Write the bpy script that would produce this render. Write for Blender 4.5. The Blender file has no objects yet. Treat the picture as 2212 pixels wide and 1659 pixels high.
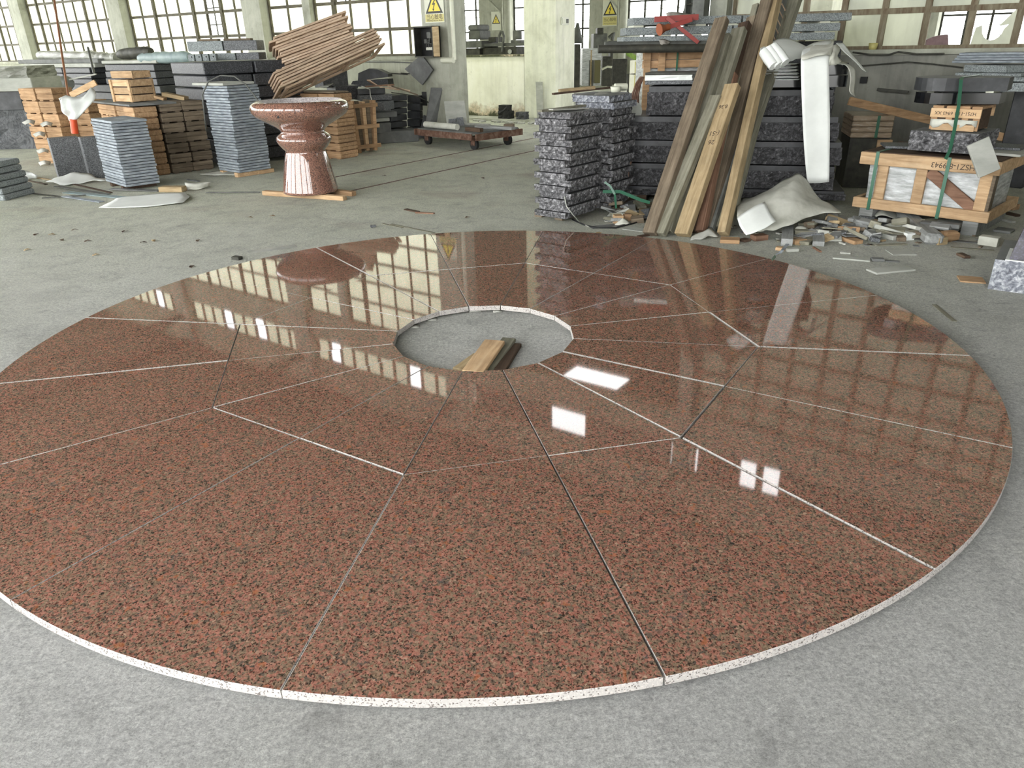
import bpy, bmesh, math, random
from mathutils import Vector, Matrix, Euler
R = math.radians
PI = math.pi
random.seed(11)
scn = bpy.context.scene
col = scn.collection

# ------------------------------------------------------------------ camera, world, exposure
FPX, PITCH, ROLL, HC = 1571.5, 0.43695, 0.02362, 1.545      # focal length in pixels of the 2212 px frame
cp, sp, cr, sr = math.cos(PITCH), math.sin(PITCH), math.cos(ROLL), math.sin(ROLL)
_R0, _U0, _F0 = Vector((1, 0, 0)), Vector((0, sp, cp)), Vector((0, cp, -sp))
_R = _R0 * cr - _U0 * sr
_U = _R0 * sr + _U0 * cr
CAM = Vector((0, 0, HC))
cd = bpy.data.cameras.new('camera')
cam = bpy.data.objects.new('camera', cd)
col.objects.link(cam)
cam.matrix_world = Matrix(((_R.x, _U.x, -_F0.x, 0), (_R.y, _U.y, -_F0.y, 0), (_R.z, _U.z, -_F0.z, HC), (0, 0, 0, 1)))
cd.sensor_fit = 'HORIZONTAL'
cd.sensor_width = 36
cd.lens = FPX / 2212 * 36
cd.clip_start = 0.004
cd.clip_end = 300
scn.camera = cam

world = bpy.data.worlds.new('overcast')
scn.world = world
world.use_nodes = True
wn = world.node_tree.nodes
bg = wn['Background']
bg.inputs['Color'].default_value = (0.985, 0.99, 0.985, 1)
bg.inputs['Strength'].default_value = 2.5
scn.view_settings.view_transform = 'Standard'
scn.view_settings.look = 'None'
scn.view_settings.gamma = 1
scn.view_settings.use_curve_mapping = False
scn.view_settings.exposure = 1.8


def ray(px, py):
    a = (px - 1106) / FPX
    b = -(py - 829.5) / FPX
    return _R * a + _U * b + _F0


def G(px, py, z=0.0):                 # the point at height z seen at a pixel of the photograph
    d = ray(px, py)
    return CAM + d * ((z - HC) / d.z)


def P(px, py, Y):                     # the point at distance Y seen at a pixel
    d = ray(px, py)
    return CAM + d * (Y / d.y)


# building grid: s along the window wall, t outward through it
PH = R(35.8)
O0 = Vector((-1.3, 14.3, 0))
US = Vector((math.cos(PH), -math.sin(PH), 0))
NT = Vector((math.sin(PH), math.cos(PH), 0))
YAW = -PH


def S(s, t, z=0.0):
    return O0 + US * s + NT * t + Vector((0, 0, z))


# ------------------------------------------------------------------ object helpers
def link(name, mesh, mats, parent=None, loc=(0, 0, 0), rot=(0, 0, 0)):
    o = bpy.data.objects.new(name, mesh)
    col.objects.link(o)
    if mesh is not None and mats is not None:
        if not isinstance(mats, (list, tuple)):
            mats = [mats]
        if len(mesh.materials) == 0:
            for m in mats:
                mesh.materials.append(m)
        elif [m.name for m in mesh.materials] != [m.name for m in mats]:
            for i, m in enumerate(mats):
                if i < len(o.material_slots):
                    o.material_slots[i].link = 'OBJECT'
                    o.material_slots[i].material = m
    o.location = loc
    o.rotation_euler = rot
    if parent is not None:
        o.parent = parent
    return o


def tag(o, label, cat, group=None, kind=None):
    o['label'] = label
    o['category'] = cat
    if group:
        o['group'] = group
    if kind:
        o['kind'] = kind
    return o


def thing(name, label, cat, loc=(0, 0, 0), rot=(0, 0, 0), group=None):
    o = link(name, None, None, None, loc, rot)
    return tag(o, label, cat, group)


def struct(name, mesh, mat, parent=None, loc=(0, 0, 0), rot=(0, 0, 0)):
    o = link(name, mesh, mat, parent, loc, rot)
    if parent is None:
        o['kind'] = 'structure'
    return o


class MB:
    def __init__(self):
        self.v = []
        self.f = []
        self.m = []
        self.sm = []

    def add(self, vs, fs, mi=0, smooth=False):
        b = len(self.v)
        self.v += [tuple(v) for v in vs]
        for f in fs:
            self.f.append([b + i for i in f])
            self.m.append(mi)
            self.sm.append(smooth)
        return self

    def box(self, c, d, M=None, ch=0.0, mi=0):
        hx, hy, hz = d[0] / 2, d[1] / 2, d[2] / 2
        c = Vector(c)
        if ch <= 0:
            vs = [Vector((x, y, z)) for z in (-hz, hz) for x, y in ((-hx, -hy), (hx, -hy), (hx, hy), (-hx, hy))]
            fs = [(3, 2, 1, 0), (4, 5, 6, 7), (0, 1, 5, 4), (1, 2, 6, 5), (2, 3, 7, 6), (3, 0, 4, 7)]
        else:
            ch = min(ch, hx * .45, hy * .45, hz * .45)
            vs = []
            for z, i in ((-hz, ch), (-hz + ch, 0), (hz - ch, 0), (hz, ch)):
                for sx, sy in ((-1, -1), (1, -1), (1, 1), (-1, 1)):
                    X, Y = hx - i, hy - i
                    k = ch
                    if sx * sy > 0:
                        vs += [Vector((sx * X, sy * (Y - k), z)), Vector((sx * (X - k), sy * Y, z))]
                    else:
                        vs += [Vector((sx * (X - k), sy * Y, z)), Vector((sx * X, sy * (Y - k), z))]
            fs = [tuple(range(7, -1, -1)), tuple(range(24, 32))]
            for l in range(3):
                for i in range(8):
                    j = (i + 1) % 8
                    fs.append((l * 8 + i, l * 8 + j, l * 8 + 8 + j, l * 8 + 8 + i))
        if M is not None:
            vs = [M @ v for v in vs]
        return self.add([v + c for v in vs], fs, mi)

    def beam(self, a, b, w, h, up=(0, 0, 1), ch=0.0, mi=0):
        a, b = Vector(a), Vector(b)
        x = (b - a)
        L = x.length
        x.normalize()
        up = Vector(up)
        y = up.cross(x)
        if y.length < 1e-4:
            y = Vector((0, 1, 0)).cross(x)
        y.normalize()
        z = x.cross(y)
        M = Matrix((x, y, z)).transposed()
        return self.box((a + b) / 2, (L, w, h), M, ch, mi)

    def tube(self, pts, r, n=8, mi=0, caps=True):
        pts = [Vector(p) for p in pts]
        rings = []
        prev = None
        for i, p in enumerate(pts):
            d = (pts[min(i + 1, len(pts) - 1)] - pts[max(i - 1, 0)]).normalized()
            if prev is None:
                a = d.orthogonal().normalized()
            else:
                a = (prev - d * prev.dot(d))
                a = a.normalized() if a.length > 1e-6 else d.orthogonal().normalized()
            prev = a
            b = d.cross(a)
            rr = r[i] if isinstance(r, (list, tuple)) else r
            rings.append([p + (a * math.cos(2 * PI * k / n) + b * math.sin(2 * PI * k / n)) * rr for k in range(n)])
        vs = [v for rg in rings for v in rg]
        fs = []
        for i in range(len(pts) - 1):
            for k in range(n):
                j = (k + 1) % n
                fs.append((i * n + k, i * n + j, (i + 1) * n + j, (i + 1) * n + k))
        self.add(vs, fs, mi, True)
        if caps:
            self.add(rings[0], [tuple(range(n - 1, -1, -1))], mi)
            self.add(rings[-1], [tuple(range(n))], mi)
        return self

    def lathe(self, prof, n=48, mi=0, c=(0, 0, 0), mis=None):
        c = Vector(c)
        vs = [c + Vector((r * math.cos(2 * PI * k / n), r * math.sin(2 * PI * k / n), z)) for r, z in prof for k in range(n)]
        b = len(self.v)
        self.v += [tuple(v) for v in vs]
        for i in range(len(prof) - 1):
            for k in range(n):
                j = (k + 1) % n
                self.f.append([b + i * n + k, b + i * n + j, b + (i + 1) * n + j, b + (i + 1) * n + k])
                self.m.append(mis[i] if mis else mi)
                self.sm.append(True)
        return self

    def prism(self, poly, z0, z1, mi=0, mi_side=None):
        n = len(poly)
        vs = [(x, y, z0) for x, y in poly] + [(x, y, z1) for x, y in poly]
        self.add(vs, [tuple(range(n - 1, -1, -1)), tuple(range(n, 2 * n))], mi)
        self.add(vs, [(i, (i + 1) % n, n + (i + 1) % n, n + i) for i in range(n)], mi if mi_side is None else mi_side)
        return self

    def grid(self, pts, mi=0, smooth=True, thick=0.0):
        """pts: rows of points -> sheet, optionally with thickness"""
        nr, nc = len(pts), len(pts[0])
        P0 = [Vector(p) for r in pts for p in r]
        fs = [(i * nc + j, i * nc + j + 1, (i + 1) * nc + j + 1, (i + 1) * nc + j) for i in range(nr - 1) for j in range(nc - 1)]
        if thick <= 0:
            return self.add(P0, fs, mi, smooth)
        nrm = [Vector((0, 0, 0)) for _ in P0]
        for f in fs:
            q = (P0[f[2]] - P0[f[0]]).cross(P0[f[3]] - P0[f[1]])
            if q.length > 0:
                q.normalize()
            for i in f:
                nrm[i] += q
        P1 = [p - (n.normalized() if n.length > 0 else Vector((0, 0, 1))) * thick for p, n in zip(P0, nrm)]
        k = len(P0)
        fs2 = [tuple(k + i for i in reversed(f)) for f in fs]
        rim = [i for i in range(nc)] + [i * nc + nc - 1 for i in range(1, nr)] + [(nr - 1) * nc + j for j in range(nc - 2, -1, -1)] + [i * nc for i in range(nr - 2, 0, -1)]
        rs = [(rim[(i + 1) % len(rim)], rim[i], k + rim[i], k + rim[(i + 1) % len(rim)]) for i in range(len(rim))]
        return self.add(P0 + P1, fs + fs2 + rs, mi, smooth)

    def mesh(self, name):
        me = bpy.data.meshes.new(name)
        me.from_pydata(self.v, [], self.f)
        me.polygons.foreach_set('material_index', self.m)
        me.polygons.foreach_set('use_smooth', self.sm)
        me.update()
        return me


_cache = {}


def box_mesh(name, d, ch=0.003):
    """box with its origin at the centre of its underside"""
    k = (name,) + tuple(round(x, 3) for x in d) + (ch,)
    if k not in _cache:
        _cache[k] = MB().box((0, 0, d[2] / 2), d, None, ch).mesh(name)
    return _cache[k]


def rough_mesh(name, d, amp=0.015, seed=0, nl=5, step=0.05, band=0.0, top_in=0.004, mside=1):
    """stone with rock-faced (split) sides, sawn top and bottom; band: sawn strip at the top of the sides"""
    rnd = random.Random(seed)
    hx, hy = d[0] / 2, d[1] / 2
    nx, ny = max(2, int(d[0] / step)), max(2, int(d[1] / step))
    ring = []
    for i in range(nx):
        ring.append((-hx + d[0] * i / nx, -hy, 0, -1))
    for i in range(ny):
        ring.append((hx, -hy + d[1] * i / ny, 1, 0))
    for i in range(nx):
        ring.append((hx - d[0] * i / nx, hy, 0, 1))
    for i in range(ny):
        ring.append((-hx, hy - d[1] * i / ny, -1, 0))
    H = d[2] - band
    vs = []
    low = [rnd.uniform(-.5, .5) for _ in range(9)]
    for l in range(nl + 1):
        z = H * l / nl
        e = 0.25 if l in (0, nl) else 1.0
        for i, (x, y, ax, ay) in enumerate(ring):
            a = e * amp * (rnd.uniform(-0.9, 0.9) + low[(i // 3 + l) % 9]) - amp * .3
            if l in (0, nl):
                a += amp * .12
            jz = 0 if l in (0, nl) else rnd.uniform(-.3, .3) * H / nl
            vs.append((x + ax * a, y + ay * a, z + jz))
    n = len(ring)
    mb = MB()
    mb.add(vs, [(l * n + i, l * n + (i + 1) % n, (l + 1) * n + (i + 1) % n, (l + 1) * n + i) for l in range(nl) for i in range(n)], mside)
    mb.add(vs[:n], [tuple(range(n - 1, -1, -1))], 0)
    if band > 0:
        k = amp * .9
        tv = [(x - (1 if x > 0 else -1) * k, y - (1 if y > 0 else -1) * k) for x, y in ((-hx, -hy), (hx, -hy), (hx, hy), (-hx, hy))]
        mb.add(vs[-n:], [tuple(range(n))], 0)
        mb.prism(tv, H, d[2], 0)
    else:
        mb.add(vs[-n:], [tuple(range(n))], 0)
    return mb.mesh(name)


ORD = ['topmost', 'second from the top', 'third from the top', 'fourth from the top', 'fifth from the top', 'sixth from the top',
       'seventh from the top', 'eighth from the top', 'ninth from the top', 'tenth from the top', 'eleventh from the top',
       'twelfth from the top', 'thirteenth from the top', 'fourteenth from the top', 'fifteenth from the top', 'sixteenth from the top',
       'seventeenth from the top', 'eighteenth from the top']
ORB = ['lowest', 'second from the bottom', 'third from the bottom', 'fourth from the bottom', 'fifth from the bottom', 'sixth from the bottom',
       'seventh from the bottom', 'eighth from the bottom', 'ninth from the bottom', 'tenth from the bottom', 'eleventh from the bottom',
       'twelfth from the bottom', 'thirteenth from the bottom', 'fourteenth from the bottom', 'fifteenth from the bottom', 'sixteenth from the bottom']


def rank(i, n):
    """i counted from the bottom"""
    return ORD[n - 1 - i] if (n - 1 - i) < i else ORB[i]


# ------------------------------------------------------------------ materials
def lin(c):
    return tuple((x / 255 / 12.92 if x / 255 <= .04045 else ((x / 255 + .055) / 1.055) ** 2.4) for x in c) + (1,)


def new_mat(name):
    m = bpy.data.materials.new(name)
    m.use_nodes = True
    nt = m.node_tree
    b = nt.nodes['Principled BSDF']
    return m, nt, b


def coords(nt, stretch=(1, 1, 1), scale=1.0, kind='Object', rand=True):
    tc = nt.nodes.new('ShaderNodeTexCoord')
    mp = nt.nodes.new('ShaderNodeMapping')
    mp.inputs['Scale'].default_value = tuple(scale * s for s in stretch)
    nt.links.new(tc.outputs[kind], mp.inputs['Vector'])
    if rand:
        oi = nt.nodes.new('ShaderNodeObjectInfo')
        ml = nt.nodes.new('ShaderNodeMath')
        ml.operation = 'MULTIPLY'
        ml.inputs[1].default_value = 37.0
        nt.links.new(oi.outputs['Random'], ml.inputs[0])
        nt.links.new(ml.outputs[0], mp.inputs['Location'])
    return mp.outputs['Vector']


def noise(nt, vec, scale, detail=6, rough=.6, dist=0):
    n = nt.nodes.new('ShaderNodeTexNoise')
    n.inputs['Scale'].default_value = scale
    n.inputs['Detail'].default_value = detail
    n.inputs['Roughness'].default_value = rough
    n.inputs['Distortion'].default_value = dist
    nt.links.new(vec, n.inputs['Vector'])
    return n.outputs['Fac']


def ramp(nt, fac, stops, interp='LINEAR'):
    r = nt.nodes.new('ShaderNodeValToRGB')
    r.color_ramp.interpolation = interp
    e = r.color_ramp.elements
    while len(e) < len(stops):
        e.new(.5)
    for el, (p, c) in zip(e, stops):
        el.position = p
        el.color = lin(c) if isinstance(c, tuple) else (c, c, c, 1)
    nt.links.new(fac, r.inputs['Fac'])
    return r.outputs['Color']


def mixc(nt, a, b, fac, mode='MIX'):
    m = nt.nodes.new('ShaderNodeMix')
    m.data_type = 'RGBA'
    m.blend_type = mode
    for sock, v in ((m.inputs[6], a), (m.inputs[7], b), (m.inputs[0], fac)):
        if hasattr(v, 'links') or hasattr(v, 'is_linked'):
            nt.links.new(v, sock)
        else:
            if isinstance(v, tuple):
                v = v if len(v) == 4 else lin(v)
            elif sock.type == 'RGBA':
                v = (v, v, v, 1)
            sock.default_value = v
    return m.outputs[2]


def bump(nt, b, h, strength=.3, dist=.01):
    n = nt.nodes.new('ShaderNodeBump')
    n.inputs['Strength'].default_value = strength
    n.inputs['Distance'].default_value = dist
    nt.links.new(h, n.inputs['Height'])
    nt.links.new(n.outputs['Normal'], b.inputs['Normal'])


def vary(nt, c, amt):
    """a little lighter or darker from object to object"""
    if amt <= 0:
        return c
    oi = nt.nodes.new('ShaderNodeObjectInfo')
    mr = nt.nodes.new('ShaderNodeMapRange')
    mr.inputs['To Min'].default_value = 1 - amt
    mr.inputs['To Max'].default_value = 1 + amt
    nt.links.new(oi.outputs['Random'], mr.inputs['Value'])
    vm = nt.nodes.new('ShaderNodeVectorMath')
    vm.operation = 'SCALE'
    nt.links.new(c, vm.inputs[0])
    nt.links.new(mr.outputs[0], vm.inputs['Scale'])
    return vm.outputs[0]


def mat_noise(name, stops, scale=8, stretch=(1, 1, 1), rough=.85, detail=6, bs=.3, bd=.004, bscale=None, amt=.12, metal=0, spec=.4, dist=0):
    m, nt, b = new_mat(name)
    v = coords(nt, stretch)
    f = noise(nt, v, scale, detail, .62, dist)
    c = ramp(nt, f, stops)
    nt.links.new(vary(nt, c, amt), b.inputs['Base Color'])
    b.inputs['Roughness'].default_value = rough
    b.inputs['Metallic'].default_value = metal
    b.inputs['Specular IOR Level'].default_value = spec
    if bs > 0:
        bump(nt, b, noise(nt, v, bscale or scale * 4, 5), bs, bd)
    return m


def mat_speckle(name, base, dark, light, scale=140, rough=.7, bs=.15, amt=.08, coat=0, spec=.5, blot=.25, df=.22):
    """granite: crystals of a few colours"""
    m, nt, b = new_mat(name)
    v = coords(nt)
    vo = nt.nodes.new('ShaderNodeTexVoronoi')
    vo.inputs['Scale'].default_value = scale
    nt.links.new(v, vo.inputs['Vector'])
    sep = nt.nodes.new('ShaderNodeSeparateColor')
    nt.links.new(vo.outputs['Color'], sep.inputs[0])
    c = ramp(nt, sep.outputs[0], [(0, dark), (df, dark), (df + .08, base), (.72, base), (.85, light), (1, light)])
    lg = noise(nt, v, 2.5, 4)
    c = mixc(nt, c, ramp(nt, lg, [(.3, 0.55), (.7, 1.25)]), blot, 'MULTIPLY')
    nt.links.new(vary(nt, c, amt), b.inputs['Base Color'])
    b.inputs['Roughness'].default_value = rough
    b.inputs['Specular IOR Level'].default_value = spec
    if coat:
        b.inputs['Coat Weight'].default_value = coat
        b.inputs['Coat Roughness'].default_value = .03
    if bs > 0:
        bump(nt, b, noise(nt, v, scale * .4, 4), bs, .003)
    return m


def mat_wood(name, a, b_, c_, axis=0, rough=.8, amt=.18, sc=1.0):
    m, nt, b = new_mat(name)
    st = [14, 14, 14]
    st[axis] = 1.2
    v = coords(nt, tuple(st))
    f = noise(nt, v, 2.2 * sc, 8, .65, .6)
    c = ramp(nt, f, [(.25, a), (.5, b_), (.75, c_)])
    v2 = coords(nt, (1, 1, 1))
    st2 = noise(nt, v2, 5, 4)
    c = mixc(nt, c, ramp(nt, st2, [(.35, .6), (.6, 1.1)]), .45, 'MULTIPLY')
    nt.links.new(vary(nt, c, amt), b.inputs['Base Color'])
    b.inputs['Roughness'].default_value = rough
    b.inputs['Specular IOR Level'].default_value = .25
    bump(nt, b, f, .3, .003)
    return m


def mat_plain(name, c, rough=.5, metal=0, spec=.5, emit=0, amt=0, trans=0):
    m, nt, b = new_mat(name)
    b.inputs['Base Color'].default_value = lin(c)
    b.inputs['Roughness'].default_value = rough
    b.inputs['Metallic'].default_value = metal
    b.inputs['Specular IOR Level'].default_value = spec
    if trans:
        b.inputs['Transmission Weight'].default_value = trans
    if emit:
        b.inputs['Emission Color'].default_value = lin(c)
        b.inputs['Emission Strength'].default_value = emit
    return m


M = {}
# --- floor
m, nt, b = new_mat('dusty_concrete')
v = coords(nt, rand=False)
n1 = noise(nt, v, .35, 5, .6, .3)
n2 = noise(nt, v, 3.0, 9, .7, .8)
n3 = noise(nt, v, 40, 6, .7)
n4 = noise(nt, coords(nt, (1, .6, 1), rand=False), 2.2, 10, .72, .25)
base = ramp(nt, n1, [(.3, (190, 190, 184)), (.5, (200, 200, 197)), (.68, (208, 208, 207))])
tcf = nt.nodes.new('ShaderNodeTexCoord')
sxf = nt.nodes.new('ShaderNodeSeparateXYZ')
nt.links.new(tcf.outputs['Object'], sxf.inputs[0])
mrf = nt.nodes.new('ShaderNodeMapRange')          # floor colour turns paler and greener away from the camera
mrf.inputs['From Min'].default_value = 3.0
mrf.inputs['From Max'].default_value = 8.0
nt.links.new(sxf.outputs['Y'], mrf.inputs['Value'])
base = mixc(nt, base, ramp(nt, n1, [(.3, (206, 209, 190)), (.68, (218, 220, 204))]), mrf.outputs[0])
base = mixc(nt, base, ramp(nt, n2, [(.3, .66), (.5, 1.0), (.7, 1.1)]), .55, 'MULTIPLY')
base = mixc(nt, base, ramp(nt, n4, [(.36, .78), (.5, 1.0)]), .4, 'MULTIPLY')
base = mixc(nt, base, ramp(nt, n3, [(.3, .78), (.6, 1.1)]), .45, 'MULTIPLY')
base = mixc(nt, base, ramp(nt, noise(nt, v, 150, 5, .8), [(.3, .5), (.5, 1.0), (.72, 1.35)]), .6, 'MULTIPLY')
base = mixc(nt, base, ramp(nt, noise(nt, v, 7, 8, .75, .3), [(.33, .6), (.47, 1.0)]), .5, 'MULTIPLY')
base = mixc(nt, base, ramp(nt, noise(nt, v, 55, 10, .9), [(.38, .5), (.5, 1.0), (.62, 1.4)]), .75, 'MULTIPLY')
base = mixc(nt, base, (1.42, 1.42, 1.42, 1), 1.0, 'MULTIPLY')
base = mixc(nt, base, (172, 146, 126), ramp(nt, noise(nt, v, .8, 4, .5), [(.58, 0.0), (.72, .35)]))
nt.links.new(base, b.inputs['Base Color'])
b.inputs['Roughness'].default_value = .85
b.inputs['Specular IOR Level'].default_value = .3
ad = nt.nodes.new('ShaderNodeMath')
ad.operation = 'ADD'
nt.links.new(n4, ad.inputs[0])
ml = nt.nodes.new('ShaderNodeMath')
ml.operation = 'MULTIPLY'
ml.inputs[1].default_value = .8
nt.links.new(noise(nt, v, 30, 12, .85, 0), ml.inputs[0])
nt.links.new(ml.outputs[0], ad.inputs[1])
bump(nt, b, ad.outputs[0], 1.0, .10)
M['floor'] = m

# --- polished red granite and its sawn edge
def granite_red(name, rough, blotches=True):
    m, nt, b = new_mat(name)
    v = coords(nt)
    wr = nt.nodes.new('ShaderNodeTexNoise')
    wr.inputs['Scale'].default_value = 70
    wr.inputs['Detail'].default_value = 2
    nt.links.new(v, wr.inputs['Vector'])
    wv = nt.nodes.new('ShaderNodeMix')
    wv.data_type = 'VECTOR'
    wv.inputs[0].default_value = .012
    nt.links.new(v, wv.inputs[4])
    nt.links.new(wr.outputs['Color'], wv.inputs[5])
    vo = nt.nodes.new('ShaderNodeTexVoronoi')
    vo.inputs['Scale'].default_value = 120
    nt.links.new(wv.outputs[1], vo.inputs['Vector'])
    sep = nt.nodes.new('ShaderNodeSeparateColor')
    nt.links.new(vo.outputs['Color'], sep.inputs[0])
    c = ramp(nt, sep.outputs[0], [(0, (96, 88, 80)), (.12, (128, 108, 92)), (.34, (146, 126, 104)), (.5, (156, 118, 100)), (.75, (178, 124, 108)), (.93, (154, 104, 88)), (1, (182, 152, 130))])
    v3 = nt.nodes.new('ShaderNodeTexVoronoi')
    v3.inputs['Scale'].default_value = 230
    nt.links.new(wv.outputs[1], v3.inputs['Vector'])
    s3 = nt.nodes.new('ShaderNodeSeparateColor')
    nt.links.new(v3.outputs['Color'], s3.inputs[0])
    c = mixc(nt, c, ramp(nt, s3.outputs[1], [(0, .12), (.14, .16), (.2, .6), (.5, .95), (1, 1.15)]), .85, 'MULTIPLY')
    fine = noise(nt, v, 420, 3, .75)
    c = mixc(nt, c, ramp(nt, fine, [(.34, .5), (.5, 1.0), (.7, 1.25)]), .7, 'MULTIPLY')
    cl = noise(nt, v, 60, 4, .6)
    c = mixc(nt, c, ramp(nt, cl, [(.3, .72), (.5, 1.0), (.72, 1.16)]), .55, 'MULTIPLY')
    gm = ramp(nt, noise(nt, v, 13, 6, .7), [(.58, 0.0), (.70, .5)])
    c = mixc(nt, c, ramp(nt, s3.outputs[0], [(0, (44, 44, 46)), (.5, (84, 82, 84)), (1, (120, 116, 116))]), gm)
    om = ramp(nt, noise(nt, coords(nt, (1.3, 1, 1)), 24, 2, .5), [(.66, 0.0), (.72, .5)])
    c = mixc(nt, c, (182, 108, 66), om)
    c = mixc(nt, c, (.84, .83, .83, 1), 1.0, 'MULTIPLY')
    nt.links.new(c, b.inputs['Base Color'])
    b.inputs['Roughness'].default_value = rough
    b.inputs['IOR'].default_value = 1.55
    return m


M['granite_red'] = granite_red('polished_red_granite', .035)
M['bowl_red'] = mat_speckle('bowl_red_granite', (136, 98, 84), (78, 62, 58), (166, 126, 108), 160, .06, 0, 0, 1.0, .6, .25)
M['sawn'] = mat_speckle('sawn_granite_edge', (176, 172, 168), (104, 98, 94), (192, 186, 180), 260, .8, .15, .03, 0, .3, .2, .09)
M['bowl_in'] = mat_speckle('honed_bowl_inside', (190, 184, 184), (150, 142, 142), (214, 208, 206), 140, .35, .05, 0)
M['slab_blue'] = mat_noise('grey_stone_slab', [(.3, (104, 112, 120)), (.5, (136, 144, 150)), (.72, (176, 184, 190))], 9, (1, 1, 6), .75, bs=.2, amt=.14)
M['granite_grey'] = mat_speckle('light_grey_granite', (138, 145, 145), (104, 110, 112), (168, 176, 176), 170, .75, .1, .08)
M['granite_mid'] = mat_speckle('mid_grey_granite', (92, 95, 97), (62, 64, 66), (120, 123, 125), 150, .6, .1, .06)
M['granite_dark'] = mat_speckle('dark_grey_granite', (58, 60, 64), (38, 40, 43), (84, 86, 90), 120, .5, .1, .15)
M['dark_sawn'] = mat_noise('dark_sawn_stone', [(.3, (40, 41, 43)), (.6, (66, 68, 70)), (.8, (92, 93, 94))], 5, (1, 1, 1), .45, bs=.1, amt=.12)
M['dust_dark'] = mat_noise('dusty_dark_stone', [(.3, (92, 93, 92)), (.6, (118, 120, 118)), (.8, (140, 141, 138))], 4, (1, 1, 1), .85, bs=.15, amt=.1)
M['rock_face'] = mat_noise('split_rock_face', [(.3, (40, 40, 41)), (.46, (84, 84, 86)), (.58, (126, 126, 128)), (.72, (190, 190, 192))], 34, (1, 1, 1), .8, bs=.8, bd=.012, bscale=45, amt=.1, dist=.6)
M['rock_dark'] = mat_noise('dark_rock_face', [(.3, (28, 28, 29)), (.48, (60, 60, 62)), (.6, (88, 88, 90)), (.75, (150, 150, 152))], 34, (1, 1, 1), .75, bs=.8, bd=.014, bscale=50, amt=.1, dist=.8)
M['rock_light'] = mat_noise('blue_grey_split_face', [(.3, (74, 76, 84)), (.48, (122, 126, 134)), (.6, (168, 171, 176)), (.75, (212, 214, 216))], 34, (1, 1, 1), .8, bs=.9, bd=.012, bscale=60, amt=.05, dist=.6)
M['polished_black'] = mat_noise('polished_black_stone', [(.3, (16, 17, 20)), (.7, (30, 31, 34))], 30, (1, 1, 1), .08, bs=0, amt=.1, spec=.6)
M['dusty_black_top'] = mat_noise('dusty_top', [(.3, (112, 114, 112)), (.7, (136, 138, 134))], 3, (1, 1, 1), .8, bs=0, amt=.03)
M['veined'] = mat_noise('veined_dark_stone', [(.35, (60, 62, 64)), (.45, (96, 98, 100)), (.5, (62, 64, 66)), (.6, (104, 106, 108)), (.7, (74, 76, 78))], 2.2, (1, 1, 1), .7, bs=.2, amt=.1, dist=2.5)
M['slab_pale'] = mat_noise('pale_slab', [(.3, (150, 153, 144)), (.6, (176, 178, 170)), (.8, (196, 197, 190))], 3, (1, 1, 3), .8, bs=.1, amt=.06)
M['plum'] = mat_speckle('plum_granite', (34, 31, 48), (20, 19, 28), (58, 53, 74), 120, .3, 0, 0, .4)
M['maroon'] = mat_noise('maroon_stone', [(.3, (86, 62, 66)), (.7, (112, 86, 90))], 10, (1, 1, 1), .4, bs=0)
# --- wood
M['wood_new'] = mat_wood('fresh_pine', (150, 122, 92), (190, 160, 124), (210, 184, 150))
M['wood_crate'] = mat_wood('crate_wood', (128, 100, 74), (172, 140, 106), (198, 168, 134), amt=.2)
M['wood_brown'] = mat_wood('brown_plank', (84, 74, 62), (114, 102, 86), (140, 128, 110))
M['wood_grey'] = mat_wood('weathered_plank', (96, 94, 80), (130, 128, 112), (154, 152, 138), amt=.12)
M['wood_red'] = mat_wood('reddish_plank', (96, 72, 58), (128, 98, 80), (150, 120, 100))
M['wood_pale'] = mat_wood('pale_frame_lath', (164, 138, 116), (198, 174, 150), (218, 198, 176), amt=.06)
M['wood_yel'] = mat_wood('yellow_plank', (132, 114, 86), (168, 148, 114), (190, 172, 138), amt=.08)
M['wood_dark'] = mat_wood('dark_old_wood', (58, 46, 38), (84, 68, 56), (108, 90, 74))
M['wood_silver'] = mat_wood('silvered_wood', (112, 114, 112), (146, 148, 146), (172, 174, 172), amt=.08)
# --- sheet goods, metal, paint
M['foam'] = mat_noise('white_foam_sheet', [(.3, (214, 218, 214)), (.7, (232, 236, 232))], 3, (1, 1, 1), .8, bs=.05, amt=.03)
M['foam_dirty'] = mat_noise('dusty_foam_sheet', [(.25, (150, 150, 138)), (.5, (196, 197, 186)), (.75, (222, 223, 214))], 4, (1, 1, 1), .85, bs=.15, amt=.06)
M['paper'] = mat_noise('paper_scrap', [(.3, (150, 152, 144)), (.7, (196, 196, 188))], 6, (1, 1, 1), .9, bs=.1, amt=.15)
M['film'] = mat_noise('plastic_film', [(.3, (150, 154, 152)), (.55, (196, 200, 200)), (.75, (232, 236, 236))], 7, (1, 1, 5), .25, bs=.9, bd=.02, bscale=14, amt=.08, spec=.7)
M['film_wood'] = mat_noise('boards_under_film', [(.3, (122, 106, 84)), (.55, (160, 142, 118)), (.78, (206, 200, 190))], 7, (1, 1, 6), .3, bs=.6, bd=.02, bscale=14, amt=.08, spec=.7)
M['film_grey'] = mat_noise('cloudy_film', [(.3, (104, 106, 96)), (.7, (150, 152, 142))], 4, (1, 1, 4), .3, bs=.6, bd=.02, bscale=10, amt=.05)
M['rust'] = mat_noise('rusty_steel', [(.3, (70, 48, 38)), (.5, (104, 76, 62)), (.7, (130, 110, 96))], 14, (1, 1, 1), .8, bs=.3, amt=.05)
M['steel'] = mat_noise('dark_steel', [(.3, (46, 46, 42)), (.6, (70, 70, 62)), (.8, (92, 88, 76))], 10, (1, 1, 1), .6, bs=.1, amt=.08, metal=.2)
M['steel_mid'] = mat_noise('grey_machine_paint', [(.3, (74, 76, 74)), (.7, (112, 114, 108))], 6, (1, 1, 1), .6, bs=.1, amt=.12)
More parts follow.
